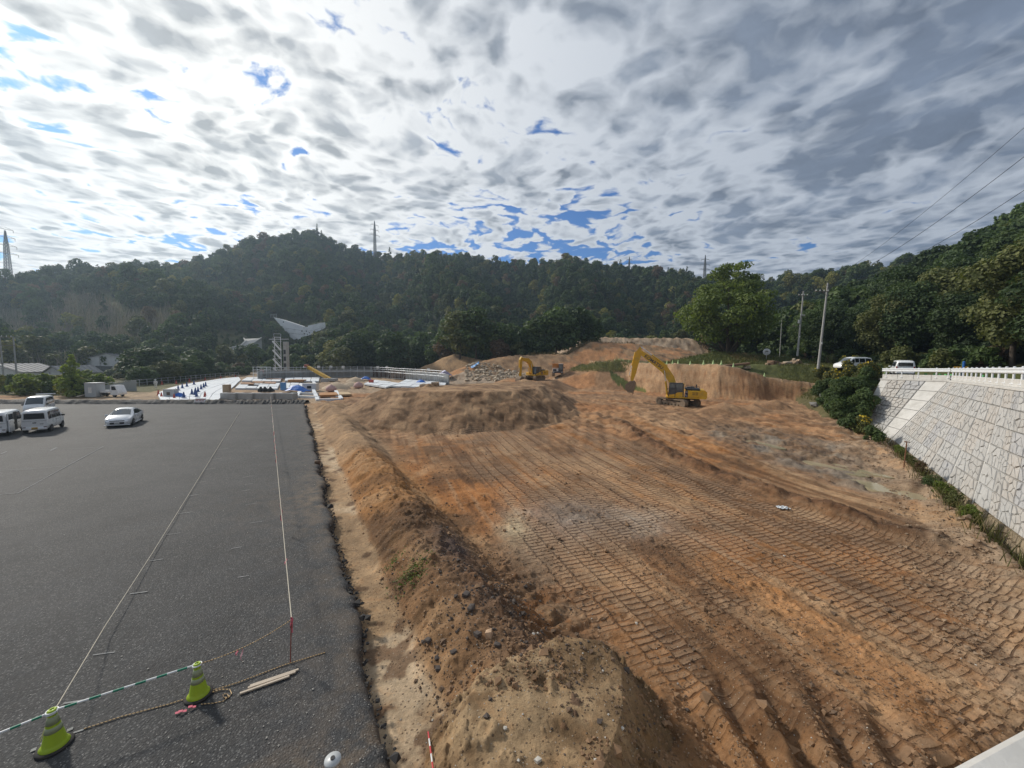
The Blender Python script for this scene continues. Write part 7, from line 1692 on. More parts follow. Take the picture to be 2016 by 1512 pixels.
# ------------------------------------------------------------------ building site beyond the lot
PALE = mat('white_insulation_board', (.70, .73, .76), .75, var=.06, scale=.5, dirt=(.5, .52, .53), dirtamt=.25); GREYC = mat('site_concrete', (.40, .40, .39), .9, var=.15, scale=.7, dirt=(.26, .24, .21), dirtamt=.4)
FORM = mat('formwork_ply', (.30, .16, .085), .8, var=.2, scale=1.0); FORM_D = mat('dark_formwork', (.12, .085, .07), .85, var=.25, scale=1.0); GALV = mat('galvanised_pipe', (.50, .52, .54), .45, .5, var=.1)
BLUE = mat('blue_sheet', (.03, .16, .55), .5, var=.12, scale=2); BLUE_L = mat('pale_blue_sheet', (.12, .32, .62), .5, var=.12, scale=2); RED = mat('red_plastic', (.46, .08, .05), .5, var=.1); DEEPBLUE = mat('navy_plastic', (.03, .07, .22), .5, var=.1); LILAC = mat('lilac_canvas', (.40, .38, .56), .7)
SAND = mat('sand_fill', (.46, .36, .25), .95, var=.2, scale=1.0, bump=.4, bscale=6)
def gz(px, py, z=0.02): q = at(px, py, z); return Vector((q.x, q.y, z))
def plate(name, px_poly, z0, h, m, label, cat, group=None):
    P = [gz(x, y, z0) for x, y in px_poly]; return tag(MB().slab([(p.x, p.y) for p in P], z0 - .05, z0 + h).build(name, m), label, cat, group)
# white pads: laid board by board
def pad(corners, nx, ny, z, label, m=PALE, h=.22, name='insulation_pad', piece='board', gap=.06, skip=()):
    A, B, C_, D = [gz(x, y, z) for x, y in corners]; e = empty(name, (0, 0, 0), 0, label, 'foundation pad'); g = random.Random(nx * 7 + ny)
    for i in range(nx):
        for j in range(ny):
            if (i, j) in skip: continue
            def P(u, v): return (A.lerp(B, u)).lerp(D.lerp(C_, u), v)
            q = [P((i + .5 + (a - .5) * (1 - gap)) / nx, (j + .5 + (b - .5) * (1 - gap)) / ny) for a, b in ((0, 0), (1, 0), (1, 1), (0, 1))]
            MB().slab([(p.x, p.y) for p in q], z - .08, z + h + g.uniform(-.03, .05)).build(piece, m, e)
    return e
def curved_pad():
    e = empty('insulation_pad', (0, 0, 0), 0, 'big curved white insulation pad with navy cones standing on it', 'foundation pad')
    L = [(316, 789), (311, 781), (312, 774), (330, 766), (356, 759), (392, 753), (430, 747), (470, 743)]; Rr = [(430, 789), (436, 783), (440, 778), (447, 772), (455, 766), (462, 760), (468, 754), (474, 749)]
    n = len(L); g = random.Random(2)
    for i in range(n - 1):
        for j in range(6):
            def P(a, f): p, q = gz(*L[a], .1), gz(*Rr[a], .1); return p.lerp(q, f)
            q = [P(i, j / 6 + .004), P(i, (j + 1) / 6 - .004), P(i + 1, (j + 1) / 6 - .004), P(i + 1, j / 6 + .004)]
            MB().slab([(p.x, p.y) for p in q], .0, .22 + g.uniform(-.02, .04)).build('board', PALE, e)
curved_pad()
pad(((462, 766), (546, 767), (552, 756), (474, 755)), 4, 3, .12, 'white pad with a brown board on it, left of the blue tarp', skip=((1, 1),))
pad(((552, 766), (604, 768), (606, 756), (556, 755)), 3, 3, .12, 'white pad behind the blue tarp')
pad(((475, 751), (552, 752), (556, 745), (486, 744)), 4, 2, .2, 'white pad in front of the scaffold stair landing')
pad(((560, 751), (628, 752), (630, 744), (562, 744)), 4, 2, .2, 'white pad beside the crane jib')
pad(((716, 757), (760, 764), (790, 756), (738, 749)), 3, 3, .2, 'white blocks around the red bin')
pad(((770, 762), (842, 764), (860, 752), (800, 748)), 4, 3, .15, 'white pad left of the second blue tarp')
pad(((842, 757), (876, 760), (884, 749), (850, 747)), 3, 2, .15, 'white pad under the lilac tent')
# white strip footings like an open frame
def frame_strip(name, segs, label, m=PALE, w=.5, h=.35, z=.0):
    e = empty(name, (0, 0, 0), 0, label, 'footing')
    for a, b in segs: MB().bar(gz(*a, z) + Vector((0, 0, h / 2)), gz(*b, z) + Vector((0, 0, h / 2)), w, h).build('strip', m, e)
frame_strip('strip_footing', (((584, 783), (628, 785)), ((590, 777), (626, 778)), ((584, 784), (590, 774)), ((626, 791), (616, 768)), ((628, 790), (672, 789)), ((672, 788), (661, 772)), ((632, 783), (668, 783)), ((624, 764), (616, 752))), 'white strip footings at the right corner of the lot')
plate('timber_form', [(628, 781), (666, 780), (662, 775), (630, 776)], .25, .25, mat('orange_timber', (.42, .20, .07), .8, var=.15), 'orange-brown timber form inside the white footings', 'formwork')
plate('timber_form', [(668, 779), (692, 778), (686, 774), (667, 774)], .25, .2, mat('pale_timber', (.52, .38, .22), .8, var=.15), 'pale timber form right of the orange-brown one', 'formwork')
def big_block(x0, x1, y, label):
    a, b = gz(x0, y, 0), gz(x1, y + .6, 0); e = empty('concrete_block', a, 0, label, 'concrete block', 'row of concrete blocks along the lot'); d = b - a
    MB().bar(Vector((0, 0, .5)), d + Vector((0, 0, .5)), 1.2, .92, ch=.05).build('block', GREYC, e); MB().bar(d * .3 + Vector((0, 0, .97)), d * .7 + Vector((0, 0, .97)), .5, .06).build('lifting_recess', FORM_D, e)
for x0, x1, y, lb in ((440, 469, 786, 'leftmost grey concrete block in the row beyond the lot'), (473, 502, 786, 'second grey concrete block from the left in the row beyond the lot'), (506, 543, 786, 'concrete block with dark machine parts on it in the row beyond the lot'), (547, 582, 786, 'rightmost concrete block in the row, below the blue tarp')): big_block(x0, x1, y, lb)
def tarp(px, py, L, W, h, m, label, name='tarp'):
    c = gz(px, py, .1); g = np.random.default_rng(px); n = 11; V = []
    for i in range(n):
        for j in range(n):
            u, v = i / (n - 1) * 2 - 1, j / (n - 1) * 2 - 1; z = h * max(0, (1 - abs(u) ** 1.8)) * (1 - .75 * abs(v) ** 2) + g.random() * .10; V.append((c.x + u * L / 2 + g.random() * .15, c.y + v * W / 2 + g.random() * .15, .12 + z))
    mb = MB(); mb._add(V, [(i * n + j, (i + 1) * n + j, (i + 1) * n + j + 1, i * n + j + 1) for i in range(n - 1) for j in range(n - 1)]); return tag(mb.build(name, m), label, 'tarp', 'blue sheets on the site')
tarp(583, 771, 3.6, 2.6, 1.1, BLUE, 'bright blue tarp heap behind the concrete block row'); tarp(351, 782, 1.5, 1.2, .6, BLUE, 'small blue tarp bundle on the curved white pad'); tarp(719, 748, 2.6, 2, .9, BLUE, 'blue tarp by the red bin in the middle of the site'); tarp(828, 755, 2.6, 2, .8, BLUE, 'blue tarp on the white pad before the earth bank'); tarp(895, 748, 3.2, 1.6, .4, BLUE_L, 'flat pale blue sheet right of the lilac tent')
q = hit(934, 727); tarp_m = MB(); g = np.random.default_rng(8); V = [(i * .35 - 1 + g.random() * .2, j * .3 - .6 + i * .08, 1.3 * i / 6 + .25 * g.random()) for i in range(7) for j in range(5)]; tarp_m._add(V, [(i * 5 + j, i * 5 + j + 1, (i + 1) * 5 + j + 1, (i + 1) * 5 + j) for i in range(6) for j in range(4)]); o = tarp_m.build('blue_sheet', BLUE_L); o.location = q; o.rotation_euler = (.4, 0, .2); tag(o, 'blue sheet hanging over the cut bank left of the small excavator', 'tarp')
def tent():
    c = gz(876, 752, 0); e = empty('canopy_tent', c, .3, 'small lilac canopy tent at the far right end of the site', 'tent'); MB().slab([(-1.6, -1.4), (1.6, -1.4), (1.6, 1.4), (-1.6, 1.4)], 1.75, 1.85).prism([(-1.6, 1.85), (1.6, 1.85), (0, 3.0)], -1.3, 1.3).build('canopy', LILAC, e)
    for x in (-1.5, 1.5):
        for y in (-1.3, 1.3): MB().cyl((x, y, 0), (x, y, 1.8), .04, n=6).build('leg', GALV, e)
tent()
def crate(name, px, py, d, m, label, cat, rz=.2, parts=None): 
    c = gz(px, py, 0.1); e = empty(name, (c.x, c.y, .1), rz, label, cat); MB().box((0, 0, d[2] / 2), d, ch=.04).build('body', m, e); MB().box((0, 0, d[2] + .03), (d[0] * 1.04, d[1] * 1.04, .06)).build('lid', m, e)
    if parts: MB().box((0, -d[1] / 2 - .01, d[2] * .5), (d[0] * .3, .03, d[2] * .4)).build('panel', parts, e)
crate('site_cabinet', 337, 782, (1.5, 1.0, 1.15), mat('cabinet_grey', (.44, .45, .45), .6, var=.1), 'grey cabinet on the curved white pad by the blue bundle', 'cabinet', .1, FORM_D)
crate('blue_toolbox', 558, 768, (.8, .7, 1.3), BLUE_L, 'upright blue cabinet left of the blue tarp heap', 'cabinet'); crate('portable_toilet', 188, 781, (1.5, 1.5, 2.0), mat('grey_booth', (.42, .44, .45), .6, var=.1), 'grey booth with white top left of the flatbed truck', 'booth', .1, WHITE)
crate('timber_crate', 447, 774, (.95, .8, 1.35), mat('tan_crate', (.34, .25, .16), .8, var=.2), 'tall tan crate behind the concrete block row', 'crate'); crate('red_bin', 731, 756, (1.0, .8, .9), RED, 'red bin among white blocks in the middle of the site', 'bin')
crate('white_generator', 612, 768, (2.4, 1.4, 1.2), WHITE, 'white machine with dark openings right of the blue tarp', 'machine', .1, BLACK)
crate('tool_bin', 640, 752, (1.6, 1.2, .8), GREYC, 'grey bin under the crane jib', 'bin'); crate('timber_stack', 540, 749, (3.2, 1.6, .4), FORM, 'brown formwork stack on the white pad', 'formwork', .05); crate('timber_stack', 585, 752, (3.4, 1.8, .5), mat('orange_ply', (.46, .24, .10), .8, var=.15), 'orange plywood stack right of the brown one', 'formwork', .05)
for x, y in ((487, 755), (508, 753), (530, 754)): plate('form_panel', [(x - 14, y + 1.5), (x + 12, y + 2), (x + 14, y - 1.5), (x - 10, y - 2)], .35, .12, FORM, {487: 'brown formwork panel at the left of the row behind the white pad', 508: 'brown formwork panel in the middle of the row behind the white pad', 530: 'brown formwork panel at the right of the row behind the white pad'}[x], 'formwork')
for i, (px, py, d, lb) in enumerate(((514, 770, .8, 'left dark machine part on the third concrete block'), (522, 770, .8, 'middle dark machine part on the third concrete block'), (533, 772, .7, 'right dark machine part on the third concrete block'))):
    c = gz(px, 785, 0); o = MB().lathe([(.1, 0), (.4, .05), (.42, .45), (.2, .6), (.12, .8)], (0, 0, 0), n=10).box((.3, 0, .2), (.4, .5, .3)).build('machine_part', BLACK); o.location = (c.x, c.y, .98); tag(o, lb, 'machine part')
# sand heaps, red-white mesh bags
for px, py, r, m, nm, lb in ((662, 764, 2.6, SAND, 'sand_heap', 'grey sand heap right of the crane jib'), (690, 760, 2.0, SAND, 'sand_heap', 'smaller sand heap left of the white blocks'), (700, 750, 2.2, SAND, 'sand_heap', 'pale sand heap behind the mesh bags')):
    c = gz(px, py, 0); g = np.random.default_rng(px); n = 18; V = [(0, 0, r * .5)] + [(math.cos(k / n * 6.283) * r * f * (1 + .2 * g.random()), math.sin(k / n * 6.283) * r * f * (1 + .2 * g.random()), r * .5 * (1 - f) + .1 * g.random() * (f < .9) - (.15 if f == 1 else 0)) for f in (.4, .75, 1) for k in range(n)]
    F = [(0, 1 + k, 1 + (k + 1) % n) for k in range(n)] + [(1 + a * n + k, 1 + (a + 1) * n + k, 1 + (a + 1) * n + (k + 1) % n, 1 + a * n + (k + 1) % n) for a in range(2) for k in range(n)]
    mb = MB(); mb._add(V, F, 0, True); o = mb.build(nm, m); o.location = c; tag(o, lb, 'sand heap')
MESHB = mat('pink_mesh_bag', (.55, .36, .33), .85, var=.3, scale=3)
for px, py, lb in ((652, 771, 'pink mesh bag of rubble left, above the footings'), (706, 764, 'pink mesh bag of rubble right, at the foot of the earth mound')):
    c = gz(px, py, 0); o = MB().lathe([(.3, 0), (.85, .12), (.95, .5), (.7, .95), (.25, 1.15), (.1, 1.3)], n=14).build('rubble_bag', MESHB); o.location = c; tag(o, lb, 'bag')
for i, (px, py, Y) in enumerate(((825, 764, 49.5), (833, 766, 48.5), (842, 763, 50), (850, 765, 49), (857, 766, 48.5), (838, 759, 50.5), (848, 758, 51))):
    q = at(px, py, 0, Y=Y); z = zat(q.x, q.y); g = random.Random(px); o = MB().rock((0, 0, .2), (1.0, .8, .7), g).build('boulder', SLAB_P if i % 2 else SLAB); o.location = (q.x, q.y, max(z, q.z - .3)); tag(o, 'tan boulder in the small heap on top of the earth mound', 'boulder', 'boulders on the earth mound')
# cones
def mini_cone(m, m2):
    me = MB().box((0, 0, .02), (.40, .40, .05), mi=1).lathe([(.17, .04), (.16, .08), (.05, .72)], n=9).mesh('site_cone'); me.materials.append(m); me.materials.append(m2); return me
cb, cr = mini_cone(DEEPBLUE, DEEPBLUE), mini_cone(RED, RED)
for px, py in ((346, 775), (351, 768), (359, 764), (368, 761), (382, 757), (378, 776), (385, 773), (390, 771), (396, 766), (401, 763), (405, 760), (387, 781), (362, 783), (384, 777)):
    c = gz(px, py, .30); o = link('traffic_cone', cb, None, None, c); o.scale = (1.15,) * 3; tag(o, 'navy blue cone standing on the curved white pad', 'traffic cone', 'navy cones on the curved pad')
for px, py in ((319, 757), (347, 756), (373, 752), (404, 749), (435, 746), (464, 744), (318, 783), (343, 786), (403, 784), (312, 778), (404, 781)):
    c = gz(px, py, .05); o = link('traffic_cone', cr, None, None, c); o.scale = (1.1,) * 3; tag(o, 'red cone around the rim of the curved white pad', 'traffic cone', 'red cones around the curved pad')
def barrier_sign():
    q = G(394, 795); e = empty('lying_sign', (q.x, q.y, .12), .1, 'red and white board leaning on the far asphalt bank', 'sign'); MB().box((0, 0, .32), (1.3, .05, .62), Matrix.Rotation(-.7, 3, 'X')).build('board', WHITE, e)
    m = MB()
    for a, b in (((-.58, .46), (.58, .46)), ((-.58, .16), (.58, .16)), ((-.5, .31), (-.2, .36)), ((-.1, .29), (.2, .34)), ((.3, .31), (.5, .29))): m.bar((a[0], -.06 + (a[1] - .31) * .6, a[1]), (b[0], -.06 + (b[1] - .31) * .6, b[1]), .02, .07)
    m.build('sign_marks', RED, e)
barrier_sign()
# fence along the far left boundary
def pipe_fence(pts, label, h=1.25, step=2.0, name='pipe_fence'):
    e = empty(name, (0, 0, 0), 0, label, 'fence'); P = [gz(x, y, .0) for x, y in pts]; L = [0]
    for i in range(len(P) - 1): L.append(L[-1] + (P[i + 1] - P[i]).length)
    def pt(s):
        for i in range(len(P) - 1):
            if s <= L[i + 1] + 1e-6: return P[i].lerp(P[i + 1], (s - L[i]) / (L[i + 1] - L[i]))
        return P[-1]
    n = int(L[-1] / step)
    for k in range(n + 1): p = pt(L[-1] * k / n); MB().cyl(p - Vector((0, 0, .3)), p + Vector((0, 0, h)), .045, n=6).build('post', GALV, e)
    for z in (h * .95, h * .5): MB().tube([pt(L[-1] * k / n) + Vector((0, 0, z)) for k in range(n + 1)], .032, 5).build('rail', GALV, e)
pipe_fence([(130, 779), (165, 775), (200, 770), (250, 762), (300, 757), (352, 752), (410, 746), (470, 741)], 'galvanised pipe fence along the left edge of the building site')
def planks():
    for i, (a, b, lb) in enumerate((((152, 781), (178, 774), 'pale plank in the pile beside the grey booth, lower one'), ((156, 779), (184, 772), 'pale plank in the pile beside the grey booth, upper one'))): tag(MB().bar(gz(*a, .3), gz(*b, .5), .3, .06).build('plank', WOOD), lb, 'plank')
    q = gz(224, 770, 0); e = empty('mesh_screen', q, .1, 'grey mesh screen leaning behind the flatbed truck', 'screen')
    for k in range(6): MB().prism([(-3.6 + k * 1.2, 0), (-2.45 + k * 1.2, 0), (-2.45 + k * 1.2, .6 + k * .22 + .2), (-3.6 + k * 1.2, .6 + k * .22)], 0, .08).build('panel', mat('screen_grey', (.36, .38, .38), .6, var=.1), e)
planks()
q = gz(307, 766, 0); e = empty('person', (q.x, q.y, 0), .4, 'far person in white work clothes standing by the fence', 'person')
e2 = MB(); 
def worker():
    me = bpy.data.meshes.new('body'); V = [(0, 0, .95), (0, 0, 1.2), (0, 0, 1.42), (0, 0, 1.52), (0, .01, 1.66), (.10, 0, .90), (.12, .02, .48), (.12, .0, .06), (-.10, 0, .90), (-.12, .02, .48), (-.12, 0, .06), (.2, 0, 1.40), (.26, .04, 1.12), (.22, -.16, .98), (-.2, 0, 1.40), (-.26, .04, 1.12), (-.24, -.14, .96)]
    E = [(0, 1), (1, 2), (2, 3), (3, 4), (0, 5), (5, 6), (6, 7), (0, 8), (8, 9), (9, 10), (2, 11), (11, 12), (12, 13), (2, 14), (14, 15), (15, 16)]
    me.from_pydata(V, E, []); o = link('body', me, WHITE, e); sk = o.modifiers.new('skin', 'SKIN'); rad = [.15, .15, .17, .07, .115, .10, .075, .055, .10, .075, .055, .07, .05, .04, .07, .05, .04]
    for v, r_ in zip(me.skin_vertices[0].data, rad): v.radius = (r_, r_ * .9)
    me.skin_vertices[0].data[0].use_root = True; o.modifiers.new('sub', 'SUBSURF').levels = 1
    MB().lathe([(.13, 0), (.135, .05), (.09, .13), (0, .15)], (0, .01, 1.68), n=12).build('helmet', WHITE_P, e); MB().box((0, -.02, .48), (.34, .2, .0)).build('belt', BLACK, e) if False else None
worker()
# scaffolded formwork wall around the far side
SC = [(508, 749), (560, 746), (620, 744.5), (690, 743), (735, 743), (770, 745), (800, 748), (832, 751), (862, 754), (884, 757)]
def scaffold_wall():
    w = empty('formwork_wall', (0, 0, 0), 0, 'long curving grey and dark formwork wall at the back of the site', 'formwork wall'); P = [gz(x, y, 0) for x, y in SC]
    for i in range(len(P) - 1):
        n = max(1, int((P[i + 1] - P[i]).length / 2.2))
        for k in range(n):
            a, b = P[i].lerp(P[i + 1], k / n), P[i].lerp(P[i + 1], (k + 1) / n); d = (b - a).normalized() * .03; up = Vector((0, 0, 1.15))
            MB().bar(a + d + up, b - d + up, .25, 2.3).build('form_panel', FORM_D if 4 <= i <= 5 else GREYC, w)
    e = empty('scaffold', (0, 0, 0), 0, 'galvanised scaffold walkway with rails in front of the curving formwork wall', 'scaffold'); off = []
    for i, p in enumerate(P): d = (P[min(i + 1, len(P) - 1)] - P[max(i - 1, 0)]).normalized(); n_ = Vector((d.y, -d.x, 0)); off.append(p + n_ * 1.3)
    for O, hh in ((off, 3.3), ([p.lerp(q, .35) for p, q in zip(off, P)], 3.3)):
        for i in range(len(O) - 1):
            n = max(1, int((O[i + 1] - O[i]).length / 1.8))
            for k in range(n): p = O[i].lerp(O[i + 1], k / n); MB().cyl(p, p + Vector((0, 0, hh)), .045, n=5).build('standard', GALV, e)
        for z in (1.9, 2.55, 3.1): MB().tube([p + Vector((0, 0, z)) for p in O], .04, 5).build('ledger', GALV, e)
    for i in range(len(off) - 1):
        a, b = off[i].lerp(P[i], .18), off[i + 1].lerp(P[i + 1], .18); MB().bar(a + Vector((0, 0, 1.85)), b + Vector((0, 0, 1.85)), .9, .06).build('deck', GALV, e); MB().bar(a + Vector((0, 0, .06)), b + Vector((0, 0, .3)), .9, .05).build('lower_deck', GALV, e)
        MB().bar(off[i] + Vector((0, 0, .1)), off[i].lerp(off[i + 1], .25) + Vector((0, 0, 1.8)), .05, .05).build('brace', GALV, e)
    for k, (px, lb) in enumerate(((676, 'white lamp box on the scaffold above the jib'), (744, 'white lamp box at the peak of the scaffold'), (762, 'white box right of the scaffold peak'), (844, 'white notice on the scaffold near the earth bank'), (628, 'small white box at the left scaffold rail'), (652, 'white bundle on the left scaffold deck'))):
        c = gz(px, 744 if px < 780 else 752, 0); o = MB().box((0, 0, 3.1), (.7, .4, .7), ch=.05).build('scaffold_box', WHITE); o.location = c; tag(o, lb, 'box')
scaffold_wall()
def landing():
    c = gz(516, 748, 0); e = empty('access_stair', c, .1, 'white framed scaffold stair at the left end of the formwork wall', 'scaffold stair')
    for x in (-1.6, 1.6):
        for y in (-.9, .9): MB().cyl((x, y, 0), (x, y, 3.4), .05, n=6).build('standard', WHITE_P, e)
    for z in (.9, 1.8, 2.6, 3.3): MB().bar((-1.6, -.9, z), (1.6, -.9, z), .07, .07).bar((-1.6, .9, z), (1.6, .9, z), .07, .07).build('rail', WHITE_P, e)
    MB().box((.5, -.95, 2.3), (.9, .04, .8)).build('notice', MESHB, e); MB().box((0, 0, 1.75), (3.2, 1.8, .06)).build('deck', GALV, e)
landing()
# yellow crane jib lying slanted
def jib():
    a, b = gz(651, 747, .4), gz(606, 745, 0); b.z = at(607, 722, 0, Y=b.y).z; e = empty('crane_jib', a, 0, 'slanted yellow crane jib rising to the left with a red tip', 'crane'); d = b - a; n = 9
    m = MB(); s = .32
    C_ = [Vector((0, -s, -s)), Vector((0, s, -s)), Vector((0, s, s)), Vector((0, -s, s))]
    for k in range(n):
        p, q = d * (k / n), d * ((k + 1) / n)
        for j in range(4): m.bar(p + C_[j], q + C_[j], .16, .16); m.bar(p + C_[j], q + C_[(j + 1) % 4], .10, .10)
    m.build('lattice_boom', YEL2, e); MB().bar(d * .02, d * .95, .40, .40).build('inner_section', YEL2, e); MB().box(d + Vector((-.2, 0, .2)), (1.2, .8, .9), ch=.1).build('tip', mat('red_oxide', (.32, .08, .05), .6), e); MB().box(d + Vector((-.9, 0, -.1)), (.5, .4, .5), ch=.05).build('pulley', WHITE_P, e)
    MB().box((.4, 0, -.05), (2.2, 1.8, .7), ch=.08).build('carriage', GREYC, e)
jib()
# ------------------------------------------------------------------ steel stair tower, dam, chute, shed
def stair_tower():
    c = at(548, 724, 0, Y=118); c.z = zat(c.x, c.y); e = empty('stair_tower', c, math.atan2(c.y, c.x) - math.pi / 2, 'white steel zigzag stair tower climbing the green bank', 'stair tower'); H_ = at(553, 664, 0, Y=118).z - c.z
    for x in (-.8, .8):
        for y in (-.8, .8): MB().cyl((x, y, -1), (x, y, H_), .09, n=6).build('column', WHITE_P, e)
    n = 4; fh = (H_ - 1.2) / n
    for k in range(n):
        z0 = k * fh; f = MB(); f.bar((-1.3, -.85, z0 + fh), (.7, -.85, z0), .12, .5); f.bar((-1.3, -.2, z0 + fh), (.7, -.2, z0), .12, .5)
        for j in range(9): u = (j + .5) / 9; f.box((.7 - 2.0 * u, -.52, z0 + fh * u), (.3, .62, .05))
        f.bar((-1.3, -.88, z0 + fh + 1.0), (.7, -.88, z0 + 1.0), .07, .09); f.build('flight', WHITE_P, e)
        MB().box((0, .4, z0 + fh), (2.2, .9, .1)).build('landing', GALV, e)
    MB().box((0, 0, H_), (1.9, 2.0, .12)).bar((-2.2, -.8, H_ - .7), (3.0, -.8, H_ - .5), .10, .16).build('top_platform', WHITE_P, e)
    for a, b in (((-.9, -.9, H_), (-.9, -.9, H_ + 1)), ((.9, -.9, H_), (.9, -.9, H_ + 1)), ((-.9, -.9, H_ + 1), (.9, -.9, H_ + 1))): MB().bar(a, b, .08, .08).build('top_rail', WHITE_P, e)
    w = empty('concrete_pier', (c.x + 1.5, c.y + 1.8, c.z), 0, 'narrow concrete pier with dark openings behind the stair tower', 'pier'); MB().box((0, 0, H_ * .40), (.95, 1.6, H_ * .9 + 1), ch=.05).build('pier', CONC2, w)
    for k in range(4): MB().box((0, -.81, 1.2 + k * 2.1), (.62, .06, 1.35)).build('opening', BLACK, w)
stair_tower()
DAMW = mat('dam_concrete', (.90, .905, .91), .9, var=.08, scale=.3, dirt=(.45, .46, .46), dirtamt=.3)
def dam():
    base = hit(588, 668); Y = base.y - 1.0
    def P(px, py): q = at(px, py, 0, Y=Y); return (q.x, q.z)
    e = empty('dam', (0, 0, 0), 0, 'pale stepped concrete dam with a notch in the middle, set in the wooded hillside', 'dam')
    MB().prism([P(539, 625), P(556, 629), P(596, 642), P(597, 669), P(574, 668), P(558, 648)], Y, Y + 2.5).build('left_wing', DAMW, e); MB().prism([P(606, 641), P(641, 634), P(640, 650), P(622, 664), P(606, 669)], Y, Y + 2.5).build('right_wing', DAMW, e)
    MB().prism([P(596.3, 644), P(605.7, 643.5), P(605.7, 671), P(596.3, 671)], Y + .3, Y + 2.3).build('spillway', DAMW, e)
    h = MB()
    for px, py in ((594.5, 652), (599, 657), (603, 652), (558, 634), (609, 655)): q = P(px, py); h.cyl((q[0], Y - .03, q[1]), (q[0], Y + .4, q[1]), .30, n=10)
    h.build('weep_hole', BLACK, e); s = MB()
    for a, b in (((562, 646), (596, 651)), ((566, 655), (597, 659)), ((607, 652), (638, 645)), ((607, 660), (628, 656))): p, q = P(*a), P(*b); s.bar((p[0], Y - .02, p[1]), (q[0], Y - .02, q[1]), .06, .10)
    s.build('lift_joint', JOINT_M, e); f = MB()
    for k in range(5): q = P(530 + k * 3, 624); f.cyl((q[0], Y + 1, q[1] - .5), (q[0], Y + 1, q[1] + 1.6), .06, n=5)
    f.bar((P(530, 624)[0], Y + 1, P(530, 624)[1] + 1.5), (P(543, 624)[0], Y + 1, P(543, 624)[1] + 1.5), .06, .06); f.build('railing', GALV, e)
dam()
def dam_bushes():
    Y = hit(588, 668).y - 1.0; g = random.Random(31); edge = [(536, 634), (548, 646), (558, 656), (568, 666), (578, 671), (590, 672), (602, 673), (612, 671), (622, 667), (632, 660), (642, 652)]
    for i in range(30):
        f = g.uniform(0, len(edge) - 1.001); j = int(f); a, b = edge[j], edge[j + 1]; px = a[0] + (b[0] - a[0]) * (f - j); py = a[1] + (b[1] - a[1]) * (f - j); y = Y - g.uniform(1.5, 6.0)
        top = at(px, py, 0, Y=Y); q = at(px, py, 0, Y=y); z = zat(q.x, q.y); h = top.z - z + g.uniform(.2, 1.2)
        if h < .6: h = 1.2
        k = g.choice(('mid', 'olive', 'dark', 'mid')); mm = MIDT[k][i % 2]; s_ = h / 12.5
        e = place_tree('broadleaf_tree', mm, (q.x, q.y, z - .2), max(s_, .26), g.uniform(0, 6), KN[k] + ' scrub tree growing along the foot of the pale concrete dam', 'scrub along the foot of the dam', sz=s_)
dam_bushes()
def chute():
    e = empty('concrete_chute', (0, 0, 0), 0, 'pale concrete drainage chute winding down the wooded bank', 'chute'); L = [(439, 692), (455, 686), (474, 681), (484, 672), (480, 667)]; Rr = [(447, 693), (462, 689), (482, 685), (500, 676), (515, 666)]
    A = [hit(*p) for p in L]; B = [hit(*p) for p in Rr]
    y0 = sum(p.y for p in A + B) / 10; A = [at(*p, 0, Y=y0 - 16 + i * 4) for i, p in enumerate(L)]; B = [at(*p, 0, Y=y0 - 16 + i * 4) for i, p in enumerate(Rr)]
    for i in range(4): MB()._add([A[i], B[i], B[i + 1], A[i + 1]] + [p - Vector((0, 0, 5)) for p in (A[i], B[i], B[i + 1], A[i + 1])], [(0, 1, 2, 3), (0, 4, 5, 1), (1, 5, 6, 2), (2, 6, 7, 3), (3, 7, 4, 0)]).build('chute_bed', CONC2, e)
    MB().tube([p + Vector((0, 0, .3)) for p in A], .3, 6).build('kerb', CONC, e); MB().tube([p + Vector((0, 0, .3)) for p in B], .3, 6).build('kerb', CONC, e)
chute()
CLAD = mat('grey_cladding', (.52, .53, .54), .75, var=.12, scale=.5, dirt=(.24, .25, .25), dirtamt=.3); ROOF_G = mat('grey_roofing', (.20, .20, .21), .7, var=.15, scale=.5, dirt=(.32, .30, .28), dirtamt=.3)
def shed(px0, px1, Y, hz0, eave, ridge_h, depth, label, wall_m, roof_m, rz=0.0):
    a, b = at(px0, 735, 0, Y=Y), at(px1, 735, 0, Y=Y); z = hz0; w = (b - a).length; e = empty('storage_shed', (a.x, a.y, z), math.atan2(b.y - a.y, b.x - a.x) + rz, label, 'building')
    MB().prism([(0, 0), (w, 0), (w, eave), (w / 2, ridge_h), (0, eave)], 0, depth).build('wall', wall_m, e)
    for s in (0, 1):
        x0, x1 = (-.35, w / 2) if s == 0 else (w / 2, w + .35); z0, z1 = (eave - .1, ridge_h + .08) if s == 0 else (ridge_h + .08, eave - .1); r = MB(); r.prism([(x0, z0), (x1, z1), (x1, z1 + .14), (x0, z0 + .14)], -.35, depth + .35)
        for k in range(8):
            y = k * depth / 7; r.prism([(x0, z0 + .14), (x1, z1 + .14), (x1, z1 + .22), (x0, z0 + .22)], y - .06, y + .06)
        r.build('roof', roof_m, e)
    MB().box((w * .44, -.03, eave * .30), (w * .36, .08, eave * .62)).build('door_opening', mat('shed_dark', (.09, .095, .10), .9), e); MB().box((w * .36, -.04, eave * .8), (.12, .06, eave * .7)).build('downpipe', ROOF_G, e)
    for z_ in (.35, .82): MB().box((w * .09, -.03, eave * z_), (.6, .06, .3)).build('vent', ROOF_G, e)
shed(165, 258, 117, -.8, 5.4, 7.0, 16, 'weathered grey gabled shed among dark trees beyond the lot', CLAD, ROOF_G)
shed(84, 120, 88, -1.0, 2.6, 4.2, 9, 'low grey roofed building half hidden by bushes left of the shed', CLAD, mat('dull_roofing', (.25, .25, .25), .8, var=.1), .1)
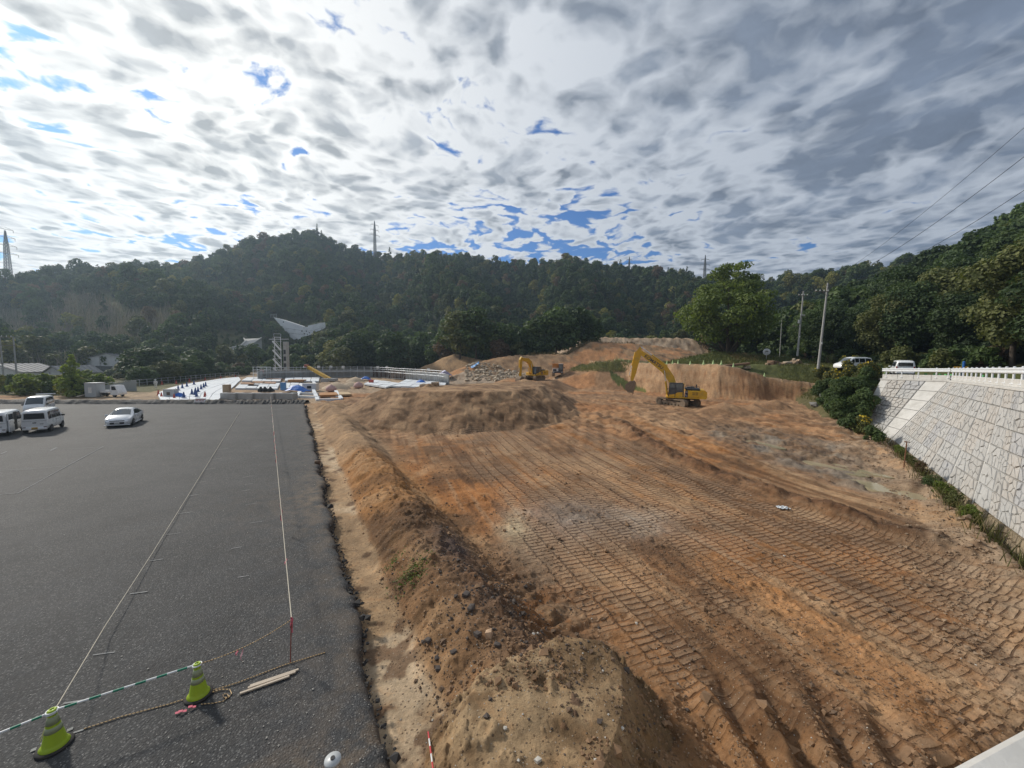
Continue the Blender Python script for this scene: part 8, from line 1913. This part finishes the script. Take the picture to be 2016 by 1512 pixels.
shed(-60, 36, 92, -1.0, 2.6, 4.4, 9, 'low house with long grey roof at the left edge of the frame', WHITE, ROOF_G, .05)
# paired poles on the left
def hpoles():
    e = empty('substation_poles', at(20, 738, 0, Y=86), .2, 'pair of grey poles joined by cross beams at the left edge', 'utility pole'); b = Vector(e.location); z = zat(b.x, b.y); e.location.z = z; H_ = at(12, 662, 0, Y=86).z - z; w = 2.4
    for s in (-1, 1): MB().cyl((s * w / 2, 0, 0), (s * w / 2 - .1, 0, H_), .16, .12, n=8).build('pole', POLE, e)
    for f, ext in ((.98, .4), (.80, .3), (.40, .1)): MB().bar((-w / 2 - ext - (1.6 if f > .7 else 0), -.1, H_ * f), (w / 2 + ext, -.1, H_ * f), .10, .12).build('cross_beam', STEEL, e)
    for k in range(5): MB().lathe([(.05, 0), (.10, .08), (.05, .16), (.09, .24), (.03, .36)], (-w / 2 - 1.4 + k * .85, -.1, H_ * .985), n=7).build('insulator', INS, e)
    MB().cyl((-w / 2 - .5, -.2, H_ * .40), (-w / 2 - .5, -.2, H_ * .54), .28, n=10).build('transformer', INS, e); MB().box((-w / 2 - .4, -.2, H_ * .28), (.5, .3, .4), ch=.04).build('switch_box', INS, e)
hpoles()
q = at(99, 757, 0, Y=68); o = MB().cyl((0, 0, 0), (0, 0, 2.1), .06, n=7).box((0, 0, 2.2), (.42, .42, .16), ch=.03).build('garden_lamp', BLACK); o.location = (q.x, q.y, q.z - .5); tag(o, 'small black lamp post with pale cap among the shrubs', 'lamp post')
# wild white flowers and stones by the bank left of the small digger
def bank_rubble():
    P = polar_pts(900, 84, 108, -7, 4.5, lambda x, y: line_dist(x, y, [(-12, 100, 0), (-4, 96, 0), (3, 92, 0)])[0] < 6); crumbs('bank_rubble', P, .28, SLAB_P, 'pale rubble strewn over the bank behind the small excavator', 12)
bank_rubble()
# ------------------------------------------------------------------ air
def haze():
    m = bpy.data.materials.new('haze_air'); m.use_nodes = True; t = NT(m.node_tree)
    for nd in list(t.n):
        if nd.type == 'BSDF_PRINCIPLED': t.n.remove(nd)
    v = t.add('ShaderNodeVolumePrincipled'); v.inputs['Color'].default_value = (.62, .81, 1.0, 1); v.inputs['Density'].default_value = .00036; v.inputs['Anisotropy'].default_value = .5
    t.l.new(v.outputs[0], t.n['Material Output'].inputs['Volume'])
    o = MB().box((0, 0, 93), (1300, 1300, 200)).build('haze', m); o['kind'] = 'stuff'; o['label'] = 'thin daylight haze over the valley'
if HAZE: haze()
print('tris', sum(len(o.data.loop_triangles) or sum(len(p.vertices) - 2 for p in o.data.polygons) for o in scene.objects if o.type == 'MESH' and len(o.data.polygons) < 5000), len(scene.objects))
